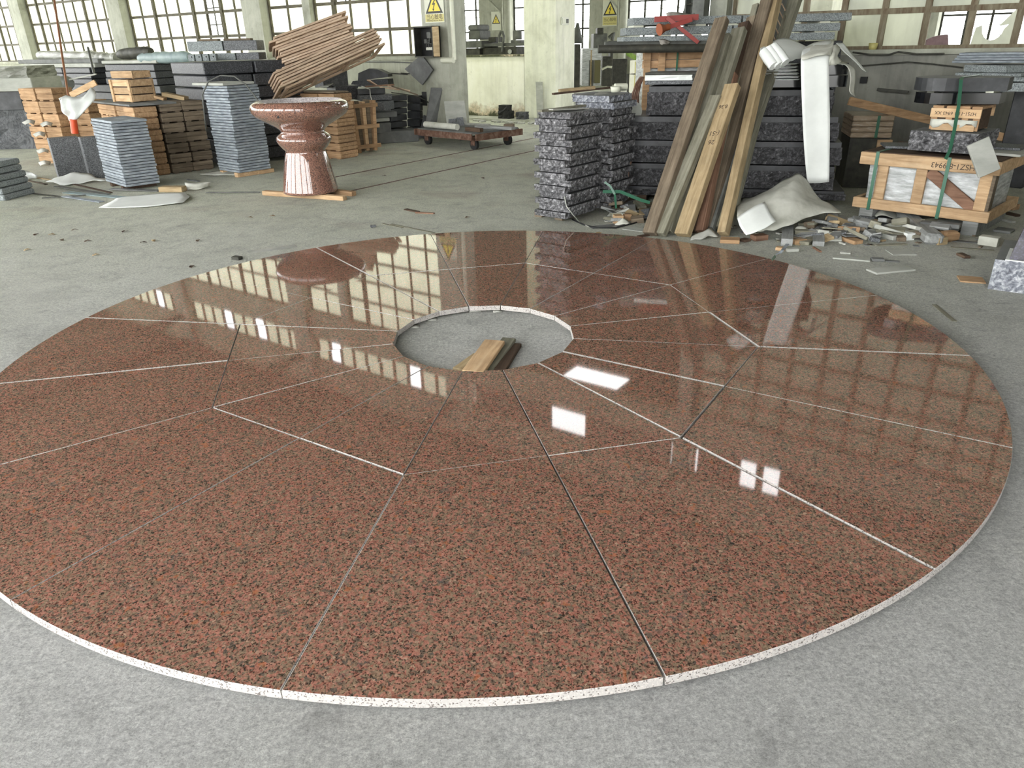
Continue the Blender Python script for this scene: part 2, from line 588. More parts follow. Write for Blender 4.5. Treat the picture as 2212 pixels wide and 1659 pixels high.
M['frame_steel'] = mat_noise('painted_window_steel', [(.3, (66, 62, 48)), (.6, (92, 88, 70)), (.8, (112, 96, 76))], 9, (1, 1, 1), .7, bs=.1, amt=.08)
M['frame_wood'] = mat_noise('weathered_window_post', [(.3, (92, 76, 58)), (.6, (124, 116, 96)), (.8, (146, 142, 124))], 7, (3, 3, .6), .8, bs=.2, amt=.08)
M['black'] = mat_plain('black_rubber', (26, 27, 27), .7)
M['strap'] = mat_plain('green_strapping', (50, 98, 76), .35)
M['orange'] = mat_plain('orange_plastic', (214, 84, 44), .35)
M['brush'] = mat_plain('dull_orange_and_dark', (150, 82, 50), .6)
M['copper'] = mat_plain('copper_coloured_rod', (150, 104, 76), .45, .2)
M['teal'] = mat_noise('teal_wrapped_tube', [(.3, (120, 140, 142)), (.7, (160, 176, 176))], 5, (1, 1, 1), .5, bs=.2)
M['red_paint'] = mat_plain('red_paint', (150, 62, 56), .45)
M['yellow'] = mat_plain('sign_yellow', (226, 206, 70), .5)
M['sign_white'] = mat_plain('sign_white', (206, 208, 190), .5)
M['sign_cream'] = mat_plain('sign_cream', (196, 188, 120), .5)
M['sign_dark'] = mat_plain('sign_dark', (44, 42, 38), .5)
M['sign_text'] = mat_plain('sign_lettering', (96, 84, 60), .5)
M['ink'] = mat_plain('marker_ink', (70, 58, 46), .7)
M['switch'] = mat_plain('switch_plastic', (202, 204, 190), .4)
M['glove'] = mat_noise('grey_cloth', [(.3, (120, 116, 108)), (.7, (176, 172, 164))], 20, rough=.9, bs=.3)
M['ceiling'] = mat_noise('dark_roof_sheet', [(.3, (92, 88, 80)), (.7, (120, 114, 104))], 2, (1, 8, 1), .9, bs=.1, amt=0)

# --- plaster walls
def mat_plaster(name, a, b_, c_, streak=.5, moss=False):
    m, nt, b = new_mat(name)
    v = coords(nt, rand=False)
    n1 = noise(nt, v, 1.6, 8, .65, .4)
    c = ramp(nt, n1, [(.3, a), (.5, b_), (.7, c_)])
    n2 = noise(nt, coords(nt, (6, 6, .5), rand=False), 1.5, 6, .6)
    c = mixc(nt, c, ramp(nt, n2, [(.35, .72), (.55, 1.05)]), streak, 'MULTIPLY')
    sp = noise(nt, v, 14, 6, .7, .8)
    c = mixc(nt, c, ramp(nt, sp, [(.28, .55), (.4, 1.0)]), .5, 'MULTIPLY')
    if moss:
        tc = nt.nodes.new('ShaderNodeTexCoord')
        sx = nt.nodes.new('ShaderNodeSeparateXYZ')
        nt.links.new(tc.outputs['Object'], sx.inputs[0])
        ad = nt.nodes.new('ShaderNodeMath')
        ad.operation = 'MULTIPLY_ADD'
        ad.inputs[1].default_value = .7
        nt.links.new(noise(nt, v, 3.2, 7, .7, .4), ad.inputs[0])
        nt.links.new(sx.outputs['Z'], ad.inputs[2])
        peel = ramp(nt, ad.outputs[0], [(.52, 1.0), (.66, 0.0)])
        c = mixc(nt, c, ramp(nt, sp, [(.4, (214, 196, 172)), (.6, (170, 164, 140))]), mixc(nt, peel, 0.7, .0, 'MIX'))
        mo = ramp(nt, ad.outputs[0], [(.40, 1.0), (.47, 0.0)])
        c = mixc(nt, c, ramp(nt, sp, [(.3, (48, 52, 36)), (.6, (92, 94, 70))]), mo)
    nt.links.new(c, b.inputs['Base Color'])
    b.inputs['Roughness'].default_value = .9
    bump(nt, b, sp, .25, .01)
    return m


M['wall_grey'] = mat_plaster('stained_plaster', (136, 138, 120), (160, 162, 144), (180, 182, 164), .6)
M['wall_dark'] = mat_plaster('grey_cement_wall', (112, 112, 106), (130, 130, 122), (146, 146, 136), .6)
M['wall_white'] = mat_plaster('whitewashed_wall', (222, 222, 204), (236, 236, 220), (242, 242, 230), .25, True)
M['pillar_white'] = mat_plaster('whitewashed_pillar', (196, 198, 178), (222, 224, 206), (236, 236, 222), .4)
M['pillar'] = mat_plaster('concrete_pillar', (134, 136, 122), (166, 168, 154), (184, 186, 172), .45)

# --- window panes: they emit, in place of sky light passing through frosted glass
def mat_frost(name, a, b_, e, sc=2.5, dirt=.25):
    m, nt, b = new_mat(name)
    v = coords(nt)
    c = ramp(nt, noise(nt, v, sc, 6, .6, .5), [(.3, a), (.65, b_)])
    c = mixc(nt, c, ramp(nt, noise(nt, coords(nt, (7, 7, .8)), 2, 5, .6), [(.35, .6), (.6, 1.0)]), dirt, 'MULTIPLY')
    c2 = vary(nt, c, .06)
    nt.links.new(c2, b.inputs['Emission Color'])
    b.inputs['Base Color'].default_value = (.18, .19, .16, 1)
    b.inputs['Emission Strength'].default_value = e
    b.inputs['Roughness'].default_value = .35
    return m


M['pane'] = mat_frost('glowing_frosted_pane', (238, 241, 206), (250, 252, 222), .68)
M['pane_grey'] = mat_frost('dirty_frosted_pane', (132, 134, 106), (190, 194, 160), .20, 2.0, .6)
M['glass'] = mat_plain('clear_glass', (230, 240, 238), .02, 0, .5, trans=1)

# ================================================================== THE SETTING
RZ = Matrix.Rotation(YAW, 3, 'Z')
ZROT = (0, 0, YAW)


def sbox(name, s0, s1, t0, t1, z0, z1, mat, parent=None, ch=0.0):
    """box in building coordinates"""
    me = MB().box((0, 0, (z1 - z0) / 2), (s1 - s0, t1 - t0, z1 - z0), None, ch).mesh(name)
    return struct(name, me, mat, parent, S((s0 + s1) / 2, (t0 + t1) / 2, z0), ZROT)


# floor with two sunk rails crossing it
fl = MB().grid([[S(s, t, 0) for s in (-60, -20, 0, 20, 60)] for t in (-45, -20, 0, 20, 45)], smooth=False)
struct('floor', fl.mesh('floor'), M['floor'])
for sr_, ln in ((-0.62, 'left'), (0.62, 'right')):
    a = G(1151, 299) if sr_ < 0 else G(1150, 277)
    mb = MB()
    a0 = G(1151, 299) + US * (0 if sr_ < 0 else .95) + NT * 3
    b0 = a0 - NT * 8.5
    mb.beam(a0 + Vector((0, 0, .0)), b0 + Vector((0, 0, .0)), .03, .006)
    o = struct('trim_1' if sr_ < 0 else 'trim_2', mb.mesh('floor_rail'), M['rust'])

# the window wall, left of the wide doorway
SILL, TOPW, LIN0, CL0, CL1, ROOF = 1.385, 4.42, 4.42, 5.05, 5.65, 6.4
PILL = [-25.5, -20.4, -15.3, -10.1, -4.78, 0.2]
sbox('wall_back_left', -31, -.1, .02, .26, 0, SILL - .06, M['wall_grey'])
sbox('trim_3', -31, -.1, -.02, .30, SILL - .06, SILL, M['wall_grey'])
sbox('wall_back_lintel', -31, 16, .02, .26, LIN0, CL0, M['wall_grey'])
sbox('wall_back_top', -31, 16, .02, .26, CL1, ROOF, M['wall_grey'])
for i, s in enumerate(PILL):
    w = .30 if i < 5 else .29
    sbox('pillar_back', s - w, s + w, -.10, .38, 0, ROOF, M['pillar'])
sbox('pillar_back', 5.25 - .1, 5.25 + .14, -.05, .38, 0, ROOF, M['pillar'])
sbox('pillar_back', 10.3, 10.9, -.10, .38, 0, ROOF, M['pillar'])
sbox('wall_back_right', 5.15, 16, .02, .26, 0, SILL - .06, M['wall_dark'])
sbox('trim_4', 5.15, 16, -.02, .30, SILL - .06, SILL, M['pillar'])

ROWS = [SILL, 1.845, 2.33, 2.82, 3.30, 3.78, 4.22 + .2]
_pm = {}


def pane_mesh(w, h):
    k = (round(w, 2), round(h, 2))
    if k not in _pm:
        _pm[k] = MB().box((0, 0, 0), (w, .008, h)).mesh('pane')
    return _pm[k]


win_n = [0]


def window(s0, s1, z0, rows, ncol, pmat, fmat, t=.14, skip=(), post=None, thick=.035, hbar=.055, doubles=()):
    """steel casement window: frame > panes; every pane its own piece"""
    win_n[0] += 1
    W = (s1 - s0)
    c = S((s0 + s1) / 2, t, z0)
    root = bpy.data.objects.new('window_%d' % win_n[0], None)
    col.objects.link(root)
    root.location = c
    root.rotation_euler = ZROT
    root['kind'] = 'structure'
    H = rows[-1] - rows[0]
    mb = MB()
    for x in (-W / 2 + .02, W / 2 - .02):
        mb.box((x, 0, H / 2), (.04, .07, H))
    for z in (.02, H - .02):
        mb.box((0, 0, z), (W, .07, .04))
    for r in rows[1:-1]:
        mb.box((0, 0, r - rows[0]), (W - .05, .06, hbar))
    link('window_frame', mb.mesh('window_frame'), fmat, root)
    cw = (W - .04) / ncol
    mm = MB().box((0, 0, H / 2), (thick, .055, H - .06)).mesh('mullion')
    for i in range(1, ncol):
        x = -W / 2 + .02 + cw * i
        link('mullion', mm, post if (post is not None and i % 2 == 0) else fmat, root, (x, 0, 0))
        if i in doubles:
            link('mullion', mm, fmat, root, (x + .09, -.03, 0))
    for r in range(len(rows) - 1):
        for i in range(ncol):
            if (r, i) in skip:
                continue
            x = -W / 2 + .02 + cw * (i + .5)
            zz = (rows[r] + rows[r + 1]) / 2 - rows[0]
            link('pane', pane_mesh(cw - thick, rows[r + 1] - rows[r] - .03), pmat, root, (x, .01, zz))
    return root


for a, b_, nc, dbl in ((-20.1, -15.6, 9, (3, 6)), (-15.0, -10.4, 9, (1, 6)), (-9.8, -5.08, 9, (2, 5, 7)), (-4.48, -3.3, 2, ()), (-3.08, -.09, 6, (1,))):
    sk = {(-9.8): {(2, 6), (1, 6)}, (-4.48): set(), (-3.08): {(2, 1)}, (-15.0): {(3, 4)}}.get(a, set())
    window(a, b_, SILL, ROWS, nc, M['pane'], M['frame_steel'], skip=sk, doubles=dbl)
# slim post between the two right bays, casement stays
sbox('pillar_back', -3.3, -3.08, 0, .3, SILL, LIN0, M['pillar'])
# clerestory strip, mostly glazed, a few casements open to the sky
for k, (a, b_) in enumerate(((-20.1, -15.6), (-15.0, -10.4), (-9.8, -5.08), (-4.48, -.1))):
    sk = {1: {(0, 7)}, 2: {(0, 6), (0, 3)}, 3: {(0, 1), (0, 7)}}.get(k, set())
    window(a, b_, CL0, [CL0, CL1], 10, M['pane'], M['frame_steel'], skip=sk, thick=.07)
window(.6, 5.1, CL0, [CL0, CL1], 5, M['steel_mid'], M['frame_steel'], skip={(0, 2)}, thick=.1)
window(5.45, 10.2, CL0, [CL0, CL1], 12, M['steel_mid'], M['frame_steel'], skip={(0, 2), (0, 3)}, thick=.12)
# right-hand window of the wall: wooden posts, dirty panes, some gone
RR = [SILL, 1.815, 2.25, 2.70, 3.15, 3.6, 4.05, 4.42]
wr_ = window(5.42, 10.25, SILL, RR, 10, M['pane_grey'], M['frame_wood'], skip={(0, 5), (0, 6), (0, 7), (1, 2)},
             post=M['frame_wood'], thick=.075, hbar=.065)
# broken pane left standing in the third-last opening (curved break)
cw = (4.83 - .04) / 10
x0 = -4.83 / 2 + .02 + cw * 6 + .04
ww, hh = cw - .075, .40
poly = [(0, 0), (ww, 0), (ww, hh), (ww * .62, hh * .52), (ww * .86, hh * .56)]
for k in range(8):
    a = -0.1 - k * PI / 8.4
    poly.append((ww * .5 + ww * .27 * math.cos(a), hh * .48 + hh * .33 * math.sin(a)))
poly += [(ww * .2, hh * .56), (ww * .06, hh * .5)]
mb = MB()
n_ = len(poly)
mb.add([(x, -.004, z) for x, z in poly] + [(x, .004, z) for x, z in poly],
       [tuple(range(n_)), tuple(range(2 * n_ - 1, n_ - 1, -1))] + [((i + 1) % n_, i, n_ + i, n_ + (i + 1) % n_) for i in range(n_)])
bp = link('pane', mb.mesh('broken_pane'), M['pane_grey'], wr_, (x0, .01, .02))
bp['label'] = 'broken frosted pane with a curved bite out of it'
window(10.95, 15.8, SILL, RR, 10, M['pane_grey'], M['frame_wood'], thick=.06)
# crescent-shaped stone piece standing outside behind the missing pane
# roof over the hall, with trusses
rf = MB().box((0, 0, .06), (39, 16.1, .12)).mesh('ceiling')
struct('ceiling', rf, M['ceiling'], None, S(-3, -7.2, ROOF), ZROT)
for s in (-15.3, -10.1, -4.8, .2, 5.3, 10.6):
    mb = MB()
    mb.box((0, -6.6, .0), (.18, 13.2, .16))
    mb.box((0, -6.6, -.75), (.1, 13.2, .1))
    for k in range(9):
        mb.beam((0, -.4 - k * 1.42, 0 if k % 2 else -.75), (0, -.6 - (k + 1) * 1.42, -.75 if k % 2 else 0), .07, .07)
    struct('trim_5' if s == -15.3 else 'trim_%d' % (6 + int(s + 16)), mb.mesh('roof_truss'), M['steel'], None, S(s, 0, ROOF - .1), ZROT)
# behind the camera, unseen: added posts and lintel that slice the bowl's sky reflection
for k in range(8):
    s = -20.4 + k * 5.1
    sbox('added_front_post', s - .28, s + .28, -15.3, -14.9, 0, 6.38, M['pillar'])
sbox('added_front_lintel', -22, 16, -15.25, -14.95, 5.6, 6.36, M['wall_grey'])
sbox('wall_right', 15.8, 16.05, -14, 0, 0, ROOF, M['wall_dark'])

# ---------------- across the alley: whitewashed low wall and pillar, far hall
sbox('wall_alley_left', -14, -.36, 3.45, 3.70, 0, 1.30, M['wall_white'])
sbox('trim_30', -14, -.36, 3.41, 3.74, 1.30, 1.34, M['wall_white'])
sbox('pillar_alley', -.35, .45, 3.45, 4.22, 0, 5.0, M['pillar_white'])
sbox('wall_alley_right', 2.2, 14, 3.45, 3.70, 0, 1.2, M['wall_white'])
sbox('pillar_alley', 5.2, 5.9, 3.45, 4.1, 0, 5.0, M['pillar_white'])
sbox('pillar_alley', 10.4, 11.1, 3.45, 4.1, 0, 5.0, M['pillar_white'])
struct('ceiling_far', MB().box((0, 0, .06), (60, 14.2, .12)).mesh('ceiling_far'), M['ceiling'], None, S(-2, 9.3, 5.0), ZROT)
sbox('wall_far_top', -30, 26, 15.3, 15.55, 4.68, 5.0, M['wall_grey'])
# added covers over the alley: keep sky out of the disc reflection, one gap
for k, (a, b_) in enumerate(((-.3, 2.2), (3.5, 8.0))):
    sbox('added_alley_cover', a, b_, .27, 2.25, 4.75, 4.80, M['ceiling'])
# kerb with moss at the foot of the white wall
sbox('trim_31', -6, 1.2, 2.9, 3.42, 0, .05, M['pillar'])
# far wall with its big windows
FT = 15.3
sbox('wall_far', -30, 26, FT, FT + .25, 0, 1.22, M['wall_grey'])
for k in range(-5, 5):
    s = -9.6 + 5.0 * (k + 0)
    sbox('pillar_far', s - .62, s + .62, FT - .55, FT + .1, 0, 4.69, M['pillar'])
wf_cache = {}
for k in range(-4, 5):
    s = -9.6 + 5.0 * k
    win_n[0] += 1
    root = bpy.data.objects.new('window_%d' % win_n[0], None)
    col.objects.link(root)
    root.location = S(s + 2.5, FT + .1, 1.22)
    root.rotation_euler = ZROT
    root['kind'] = 'structure'
    if 'f' not in wf_cache:
        mb = MB()
        for i in range(7):
            mb.box((-1.86 + i * .62, 0, 1.73), (.06, .06, 3.46))
        for j in range(5):
            mb.box((0, 0, j * .8), (3.76, .05, .05))
        wf_cache['f'] = mb.mesh('window_frame')
        mb = MB()
        for j in range(13):
            if j % 3:
                mb.box((0, 0, j * .267), (3.7, .015, .016))
        wf_cache['l'] = mb.mesh('louvre_edge')
        wf_cache['p'] = MB().box((0, 0, 1.73), (3.72, .004, 3.46)).mesh('pane')
    link('window_frame', wf_cache['f'], M['steel'], root)
    o = link('louvre_edge', wf_cache['l'], M['steel_mid'], root)
    o['kind'] = 'stuff'
# round pipes beside the far columns
for s in (-8.7, -3.75):
    tag(link('drain_pipe', MB().tube([(0, 0, 0), (0, 0, 4.68)], .13, 12).mesh('drain_pipe'), M['pillar'], None, S(s, FT - .75, 0)),
        'pale vertical pipe beside the far column with the electric sign' if s > -5 else 'pale vertical pipe seen above the white wall, left of the white pillar', 'pipe')

# ================================================================== THE GRANITE DISC
DC = Vector((-.1544, 3.8833))
RO, RI, RM, TH0 = 2.551, .5133, 1.5055, -1.36014
ZT, TK = .046, .030
A8 = PI / 8


def inset(poly, offs):
    """polygon (counter-clockwise), each edge i->i+1 moved in by offs[i]"""
    n = len(poly)
    out = []
    for i in range(n):
        p0, p1, p2 = Vector(poly[i - 1]), Vector(poly[i]), Vector(poly[(i + 1) % n])
        d0, d1 = (p1 - p0).normalized(), (p2 - p1).normalized()
        n0, n1 = Vector((-d0.y, d0.x)), Vector((-d1.y, d1.x))
        a, b_ = p1 + n0 * offs[i - 1], p1 + n1 * offs[i]
        cr_ = d0.x * d1.y - d0.y * d1.x
        if abs(cr_) < 1e-4:
            out.append(a)
            continue
        t = ((b_ - a).x * d1.y - (b_ - a).y * d1.x) / cr_
        out.append(a + d0 * t)
    return out


def slab_piece(poly, gaps, arr, name, label, tilt, dz, group=None):
    bot = inset(poly, gaps)
    top = inset(poly, [g + a for g, a in zip(gaps, arr)])
    c = sum(bot, Vector((0, 0))) / len(bot)
    n = len(bot)
    z0, z1 = 0, TK
    mb = MB()
    vs = [(p.x - c.x, p.y - c.y, z0) for p in bot] + [(p.x - c.x, p.y - c.y, z1 - .0025) for p in bot] + [(p.x - c.x, p.y - c.y, z1) for p in top]
    mb.add(vs, [tuple(range(n - 1, -1, -1))], 1)
    mb.add(vs, [tuple(range(2 * n, 3 * n))], 0)
    mb.add(vs, [(k * n + i, k * n + (i + 1) % n, (k + 1) * n + (i + 1) % n, (k + 1) * n + i) for k in (0, 1) for i in range(n)], 1)
    o = link(name, mb.mesh(name), [M['granite_red'], M['sawn']], None, (c.x, c.y, ZT - TK + dz), (tilt[0], tilt[1], 0))
    tag(o, label, 'slab', group)
    return o, c


def pol(r, k):
    a = TH0 - k * A8
    return (DC.x + r * math.cos(a), DC.y + r * math.sin(a))


# half joint widths and white arris widths by radial joint (A..P), inner and outer part
gapI = [.0022] * 16
gapO = [.0020] * 16
arI = [.0012] * 16
arO = [.0012] * 16
for k, g, a in ((0, .0035, .0008), (2, .003, .0004), (8, .003, .001), (9, .0028, .0005), (14, .002, .0062), (15, .002, .0045), (5, .0015, .0035), (4, .0015, .003), (7, .002, .004), (12, .0015, .003), (13, .0012, .0022)):
    gapI[k], arI[k] = g, a
for k, g, a in ((0, .004, .0008), (2, .0028, .0003), (5, .0015, .006), (4, .0015, .0055), (7, .002, .005), (13, .0015, .007), (14, .0015, .0035), (15, .0018, .0055), (1, .0015, .0025), (3, .0012, .0028), (12, .001, .0022), (6, .001, .002)):
    gapO[k], arO[k] = g, a
# octagon sides, keyed by half side k..k+1
gM = [.0015] * 16
aM = [.0018] * 16
for k, g, a in ((3, .0035, .0003), (4, .003, .0005), (1, .0015, .0035), (2, .0015, .0035), (12, .002, .007), (13, .0025, .001), (14, .0055, .0008), (0, .001, .0015), (15, .001, .0012)):
    gM[k], aM[k] = g, a

POS = ['nearest the camera, dead centre', 'near, just left of the centre one', 'near left, running to the lower left corner', 'left, second above the lower left one',
       'far left, between the two left-edge joints', 'left, just above the upper left joint', 'back left, left of the bowl reflection', 'back, in front of the stone bowl',
       'back centre, left of the middle joint', 'back centre, right of the middle joint', 'back, in front of the split-faced stacks', 'back right, below the leaning planks',
       'right rear, in front of the scrap heap', 'right, in front of the monument base', 'right, at the widest point of the disc', 'near right, right of the nearest one']
rnd = random.Random(5)
for k in range(16):
    k2 = (k + 1) % 16
    rm1 = RM if k % 2 else RM * math.cos(A8)
    rm2 = RM if k2 % 2 else RM * math.cos(A8)
    ce, ceo = (.0, .0)
    # clockwise in k, so build counter-clockwise: joint k2 first
    inner = [pol(RI, k2), pol(RI, k), pol(rm1, k), pol(rm2, k2)]
    inner = inner[::-1] if False else inner
    area = sum(inner[i][0] * inner[(i + 1) % 4][1] - inner[(i + 1) % 4][0] * inner[i][1] for i in range(4))
    gi = [0, gapI[k], gM[k], gapI[k2]]
    ai = [.0012, arI[k], aM[k], arI[k2]]
    if area < 0:
        inner = inner[::-1]
        gi = [gi[2], gi[1], gi[0], gi[3]]
        ai = [ai[2], ai[1], ai[0], ai[3]]
    tl = (rnd.uniform(-1, 1) * R(.10), rnd.uniform(-1, 1) * R(.10))
    slab_piece(inner, gi, ai, 'granite_slab', 'inner wedge slab by the round hole, ' + POS[k], tl, rnd.uniform(-.0008, .0008))
    NA = 14
    arc = [pol(RO, k + i / NA) for i in range(NA + 1)]
    outer = [pol(rm2, k2), pol(rm1, k)] + arc
    go = [gM[k], gapO[k]] + [0] * NA + [gapO[k2]]
    ao = [aM[k], arO[k]] + [.0012] * NA + [arO[k2]]
    area = sum(outer[i][0] * outer[(i + 1) % len(outer)][1] - outer[(i + 1) % len(outer)][0] * outer[i][1] for i in range(len(outer)))
    if area < 0:
        n = len(outer)
        outer = outer[::-1]
        go = [go[(n - 2 - i) % n] for i in range(n)]
        ao = [ao[(n - 2 - i) % n] for i in range(n)]
    tl = (rnd.uniform(-1, 1) * R(.07), rnd.uniform(-1, 1) * R(.07))
    slab_piece(outer, go, ao, 'granite_slab', 'outer rim slab of the red disc, ' + POS[k], tl, rnd.uniform(-.0006, .0006))

# ================================================================== LEFT SIDE
def ztop(px, py, Y):
    return P(px, py, Y).z


def base_frame(pl, pc, z=0.0):
    """yaw of the edge running from pixel pl to pixel pc at height z"""
    a, b_ = G(pl[0], pl[1], z), G(pc[0], pc[1], z)
    return math.atan2(b_.y - a.y, b_.x - a.x)


def corner_box(C, yaw, w, d):
    """centre of a w x d rectangle whose front-left corner is C and whose front runs along yaw"""
    ca, sa = math.cos(yaw), math.sin(yaw)
    return (C.x + ca * w / 2 - sa * d / 2, C.y + sa * w / 2 + ca * d / 2)


def put(name, label, cat, mesh, mats, loc, rot=(0, 0, 0), group=None, jit=0.0):
    o = link(name, mesh, mats, None, loc, rot)
    return tag(o, label, cat, group)


rnd = random.Random(21)

# ---- near stack of thin grey slabs
LA, LC, LB = G(229, 391, .05), G(274, 405, .05), G(347, 395, .05)
yawL = math.atan2(LC.y - LA.y, LC.x - LA.x)         # left face runs LA -> LC
wL, dL = .74, .41
zt = P(247, 261, LC.y).z
N = 22
TH = (zt - .05) / N
me = box_mesh('stone_slab', (wL, dL, TH * .80), .003)
cx, cy = corner_box(LA, yawL, wL, dL)
for i in range(N):
    j = (rnd.uniform(-.006, .006), rnd.uniform(-.006, .006))
    put('stone_slab', 'thin blue-grey stone slab, %s in the near left stack' % rank(i, N),
        'slab', me, M['slab_blue'], (cx + j[0], cy + j[1], .05 + TH * i), (0, 0, yawL + rnd.uniform(-.008, .008)), 'thin slabs of the near left stack')
for k, dd in enumerate((-.2, .2)):
    put('timber_bearer', ('left' if k == 0 else 'right') + ' timber bearer under the near left slab stack', 'timber', box_mesh('timber_bearer', (.07, dL * 1.0, .048)), M['wood_dark'],
        (cx + math.cos(yawL) * dd, cy + math.sin(yawL) * dd, 0), (0, 0, yawL))

# ---- second, taller stack, slightly twisted
LA, LC, LB = G(473, 367, .06), G(518, 374, .06), G(572, 363, .06)
yaw0 = math.atan2(LC.y - LA.y, LC.x - LA.x)
w2, d2 = .52, .48
zt = P(491, 185, LC.y).z
N = 31
TH = (zt - .06) / N
me = box_mesh('stone_slab', (w2, d2, TH * .82), .003)
cx, cy = corner_box(LA, yaw0, w2, d2)
for i in range(N):
    tw = (i / N) * .10
    j = (rnd.uniform(-.008, .008), rnd.uniform(-.008, .008))
    put('stone_slab', 'thin blue-grey stone slab, %s in the tall stack left of the bowl' % rank(i, N),
        'slab', me, M['slab_blue'], (cx + j[0], cy + j[1], .06 + TH * i), (0, 0, yaw0 + tw + rnd.uniform(-.02, .02)), 'thin slabs of the tall stack')
put('stone_slab', 'pale grey slab lying shifted left on top of the tall thin-slab stack', 'slab', box_mesh('stone_slab_top', (.62, .5, .03)), M['slab_pale'],
    (cx - .10, cy + .02, .06 + TH * N), (0, 0, yaw0 + .14))
for k, dd in enumerate((-.18, .18)):
    put('timber_bearer', ('left' if k == 0 else 'right') + ' timber bearer under the tall slab stack', 'timber', box_mesh('timber_bearer2', (.08, d2 * 1.05, .058)), M['wood_new'],
        (cx + math.cos(yaw0) * dd, cy + math.sin(yaw0) * dd, 0), (0, 0, yaw0))
# thin hoop of cable over the tall stack
c0 = Vector((cx, cy, 0))
zt2 = .06 + TH * N + .03
pts = [G(458, 322, .02) + Vector((-.05, -.02, 0)), P(443, 262, 10.1), P(437, 205, 10.15), P(450, 176, 10.2), P(476, 163, 10.2), P(506, 165, 10.15), P(530, 182, 10.1), P(549, 206, 10.1), P(561, 222, 10.1)]
put('cable', 'thin grey cable arching over the tall slab stack', 'cable', MB().tube(pts, .009, 6).mesh('cable'), M['steel_mid'], (0, 0, 0))

# ---- two dark granite blocks standing left of the near stack
for k, (pc_, top) in enumerate((((128, 386), (110, 300)), ((196, 388), (178, 298)))):
    C_ = G(pc_[0], pc_[1])
    h = P(top[0], top[1], C_.y).z
    cx_, cy_ = corner_box(C_, .62, .36, .20)
    put('granite_block', ('left' if k == 0 else 'right') + ' one of two mid-grey granite blocks standing upright beside the near slab stack', 'block',
        box_mesh('granite_block', (.36, .20, h), .006), M['granite_mid'], (cx_, cy_, 0), (0, 0, .62))

# ---- small wooden boxes: a body of slats with dark gaps
def crate_mesh(name, w, d, h):
    mb = MB()
    mb.box((0, 0, h * .5), (w * .94, d * .94, h * .84))
    sh = h * .40
    for s in (-1, 1):
        for z in (.13 + .2, .13 + .2 + .44):
            mb.box((0, s * d * .485, z * h + .0), (w, d * .03 + .004, sh), None, .002)
            mb.box((s * w * .485, 0, z * h), (w * .03 + .004, d * .98, sh), None, .002)
        mb.box((s * w * .3, 0, h * .05), (w * .22, d * .96, h * .1))
    mb.box((0, 0, h * .97), (w * .98, d * .98, h * .05))
    return mb.mesh(name)


def crate_stack(C, yaw, w, d, h, nx, nz, label, group, gap=.012, z0=0.0, skip=(), mat='wood_crate'):
    me = crate_mesh('wooden_box', w, d, h)
    ca, sa = math.cos(yaw), math.sin(yaw)
    for i in range(nx):
        for j in range(nz):
            if (i, j) in skip:
                continue
            ox = (w + gap) * i + w / 2 + rnd.uniform(-.008, .008)
            oy = d / 2 + rnd.uniform(-.012, .012)
            put('wooden_box', label % rank(j, nz) if '%s' in label else label, 'box', me, M[mat],
                (C.x + ca * ox - sa * oy, C.y + sa * ox + ca * oy, z0 + j * (h + .004)), (0, 0, yaw + rnd.uniform(-.03, .03)), group)


YR, YL = .77, -.80                                   # right faces run along YR, left faces along YL
dR, dL_ = Vector((math.cos(YR), math.sin(YR), 0)), Vector((-math.cos(YL), -math.sin(YL), 0))
# stack A: tall left pile of boxes
A = G(86, 351)
top = P(52, 190, A.y).z
nA = 6
hA = top / nA - .004
eA = Vector((math.cos(-.45), math.sin(-.45), 0))
crate_stack(A, -.45, .36, .34, hA, 1, nA, 'small slatted box, %s, left column of the far left box pile', 'boxes in the far left pile, left column')
crate_stack(A + eA * .375, -.45, .36, .34, hA, 1, nA, 'small slatted box, %s, middle column of the far left box pile', 'boxes in the far left pile, middle column')
crate_stack(A + eA * .76 + Vector((.1, .25, 0)), -.45, .36, .34, hA, 1, nA - 1, 'small slatted box, %s, right column of the far left box pile', 'boxes in the far left pile, right column')
# stack B: boxes beneath the grey board
Kb = G(322, 383)
topB = P(288, 232, Kb.y).z
nB = 6
hB = topB / nB - .004
LE = Kb + dL_ * 1.42
for i, nm in enumerate(('far left', 'second', 'third', 'right corner')):
    crate_stack(LE - dL_ * (.355 * i), YL, .345, .30, hB, 1, nB, 'small wooden box, %s, in the ' + nm + ' column under the grey board', 'boxes under the grey board, %s column' % nm)
# stack C: brown side columns right of it
nC = 7
C1 = Kb + dR * .34
topC = P(335, 222, C1.y).z
hC = topC / nC - .004
for i, nm in enumerate(('left', 'right')):
    crate_stack(C1 + dR * (.30 * i), YR, .285, .6, hC, 1, nC, 'brown wooden box, %s, in the ' + nm + ' column behind the near slab stack', 'boxes behind the near slab stack, %s column' % nm, mat='wood_brown')
A = G(86, 351)
# grey board on the boxes
zb = topB + .012
bd = MB().box((0, 0, .012), (1.46, .62, .024), None, .003)
bcx = Kb + dL_ * .72 + dR * .26
put('board', 'flat grey board laid over the wooden boxes', 'board', bd.mesh('board'), M['dust_dark'], (bcx.x, bcx.y, zb), (0, 0, YL))
zb += .026


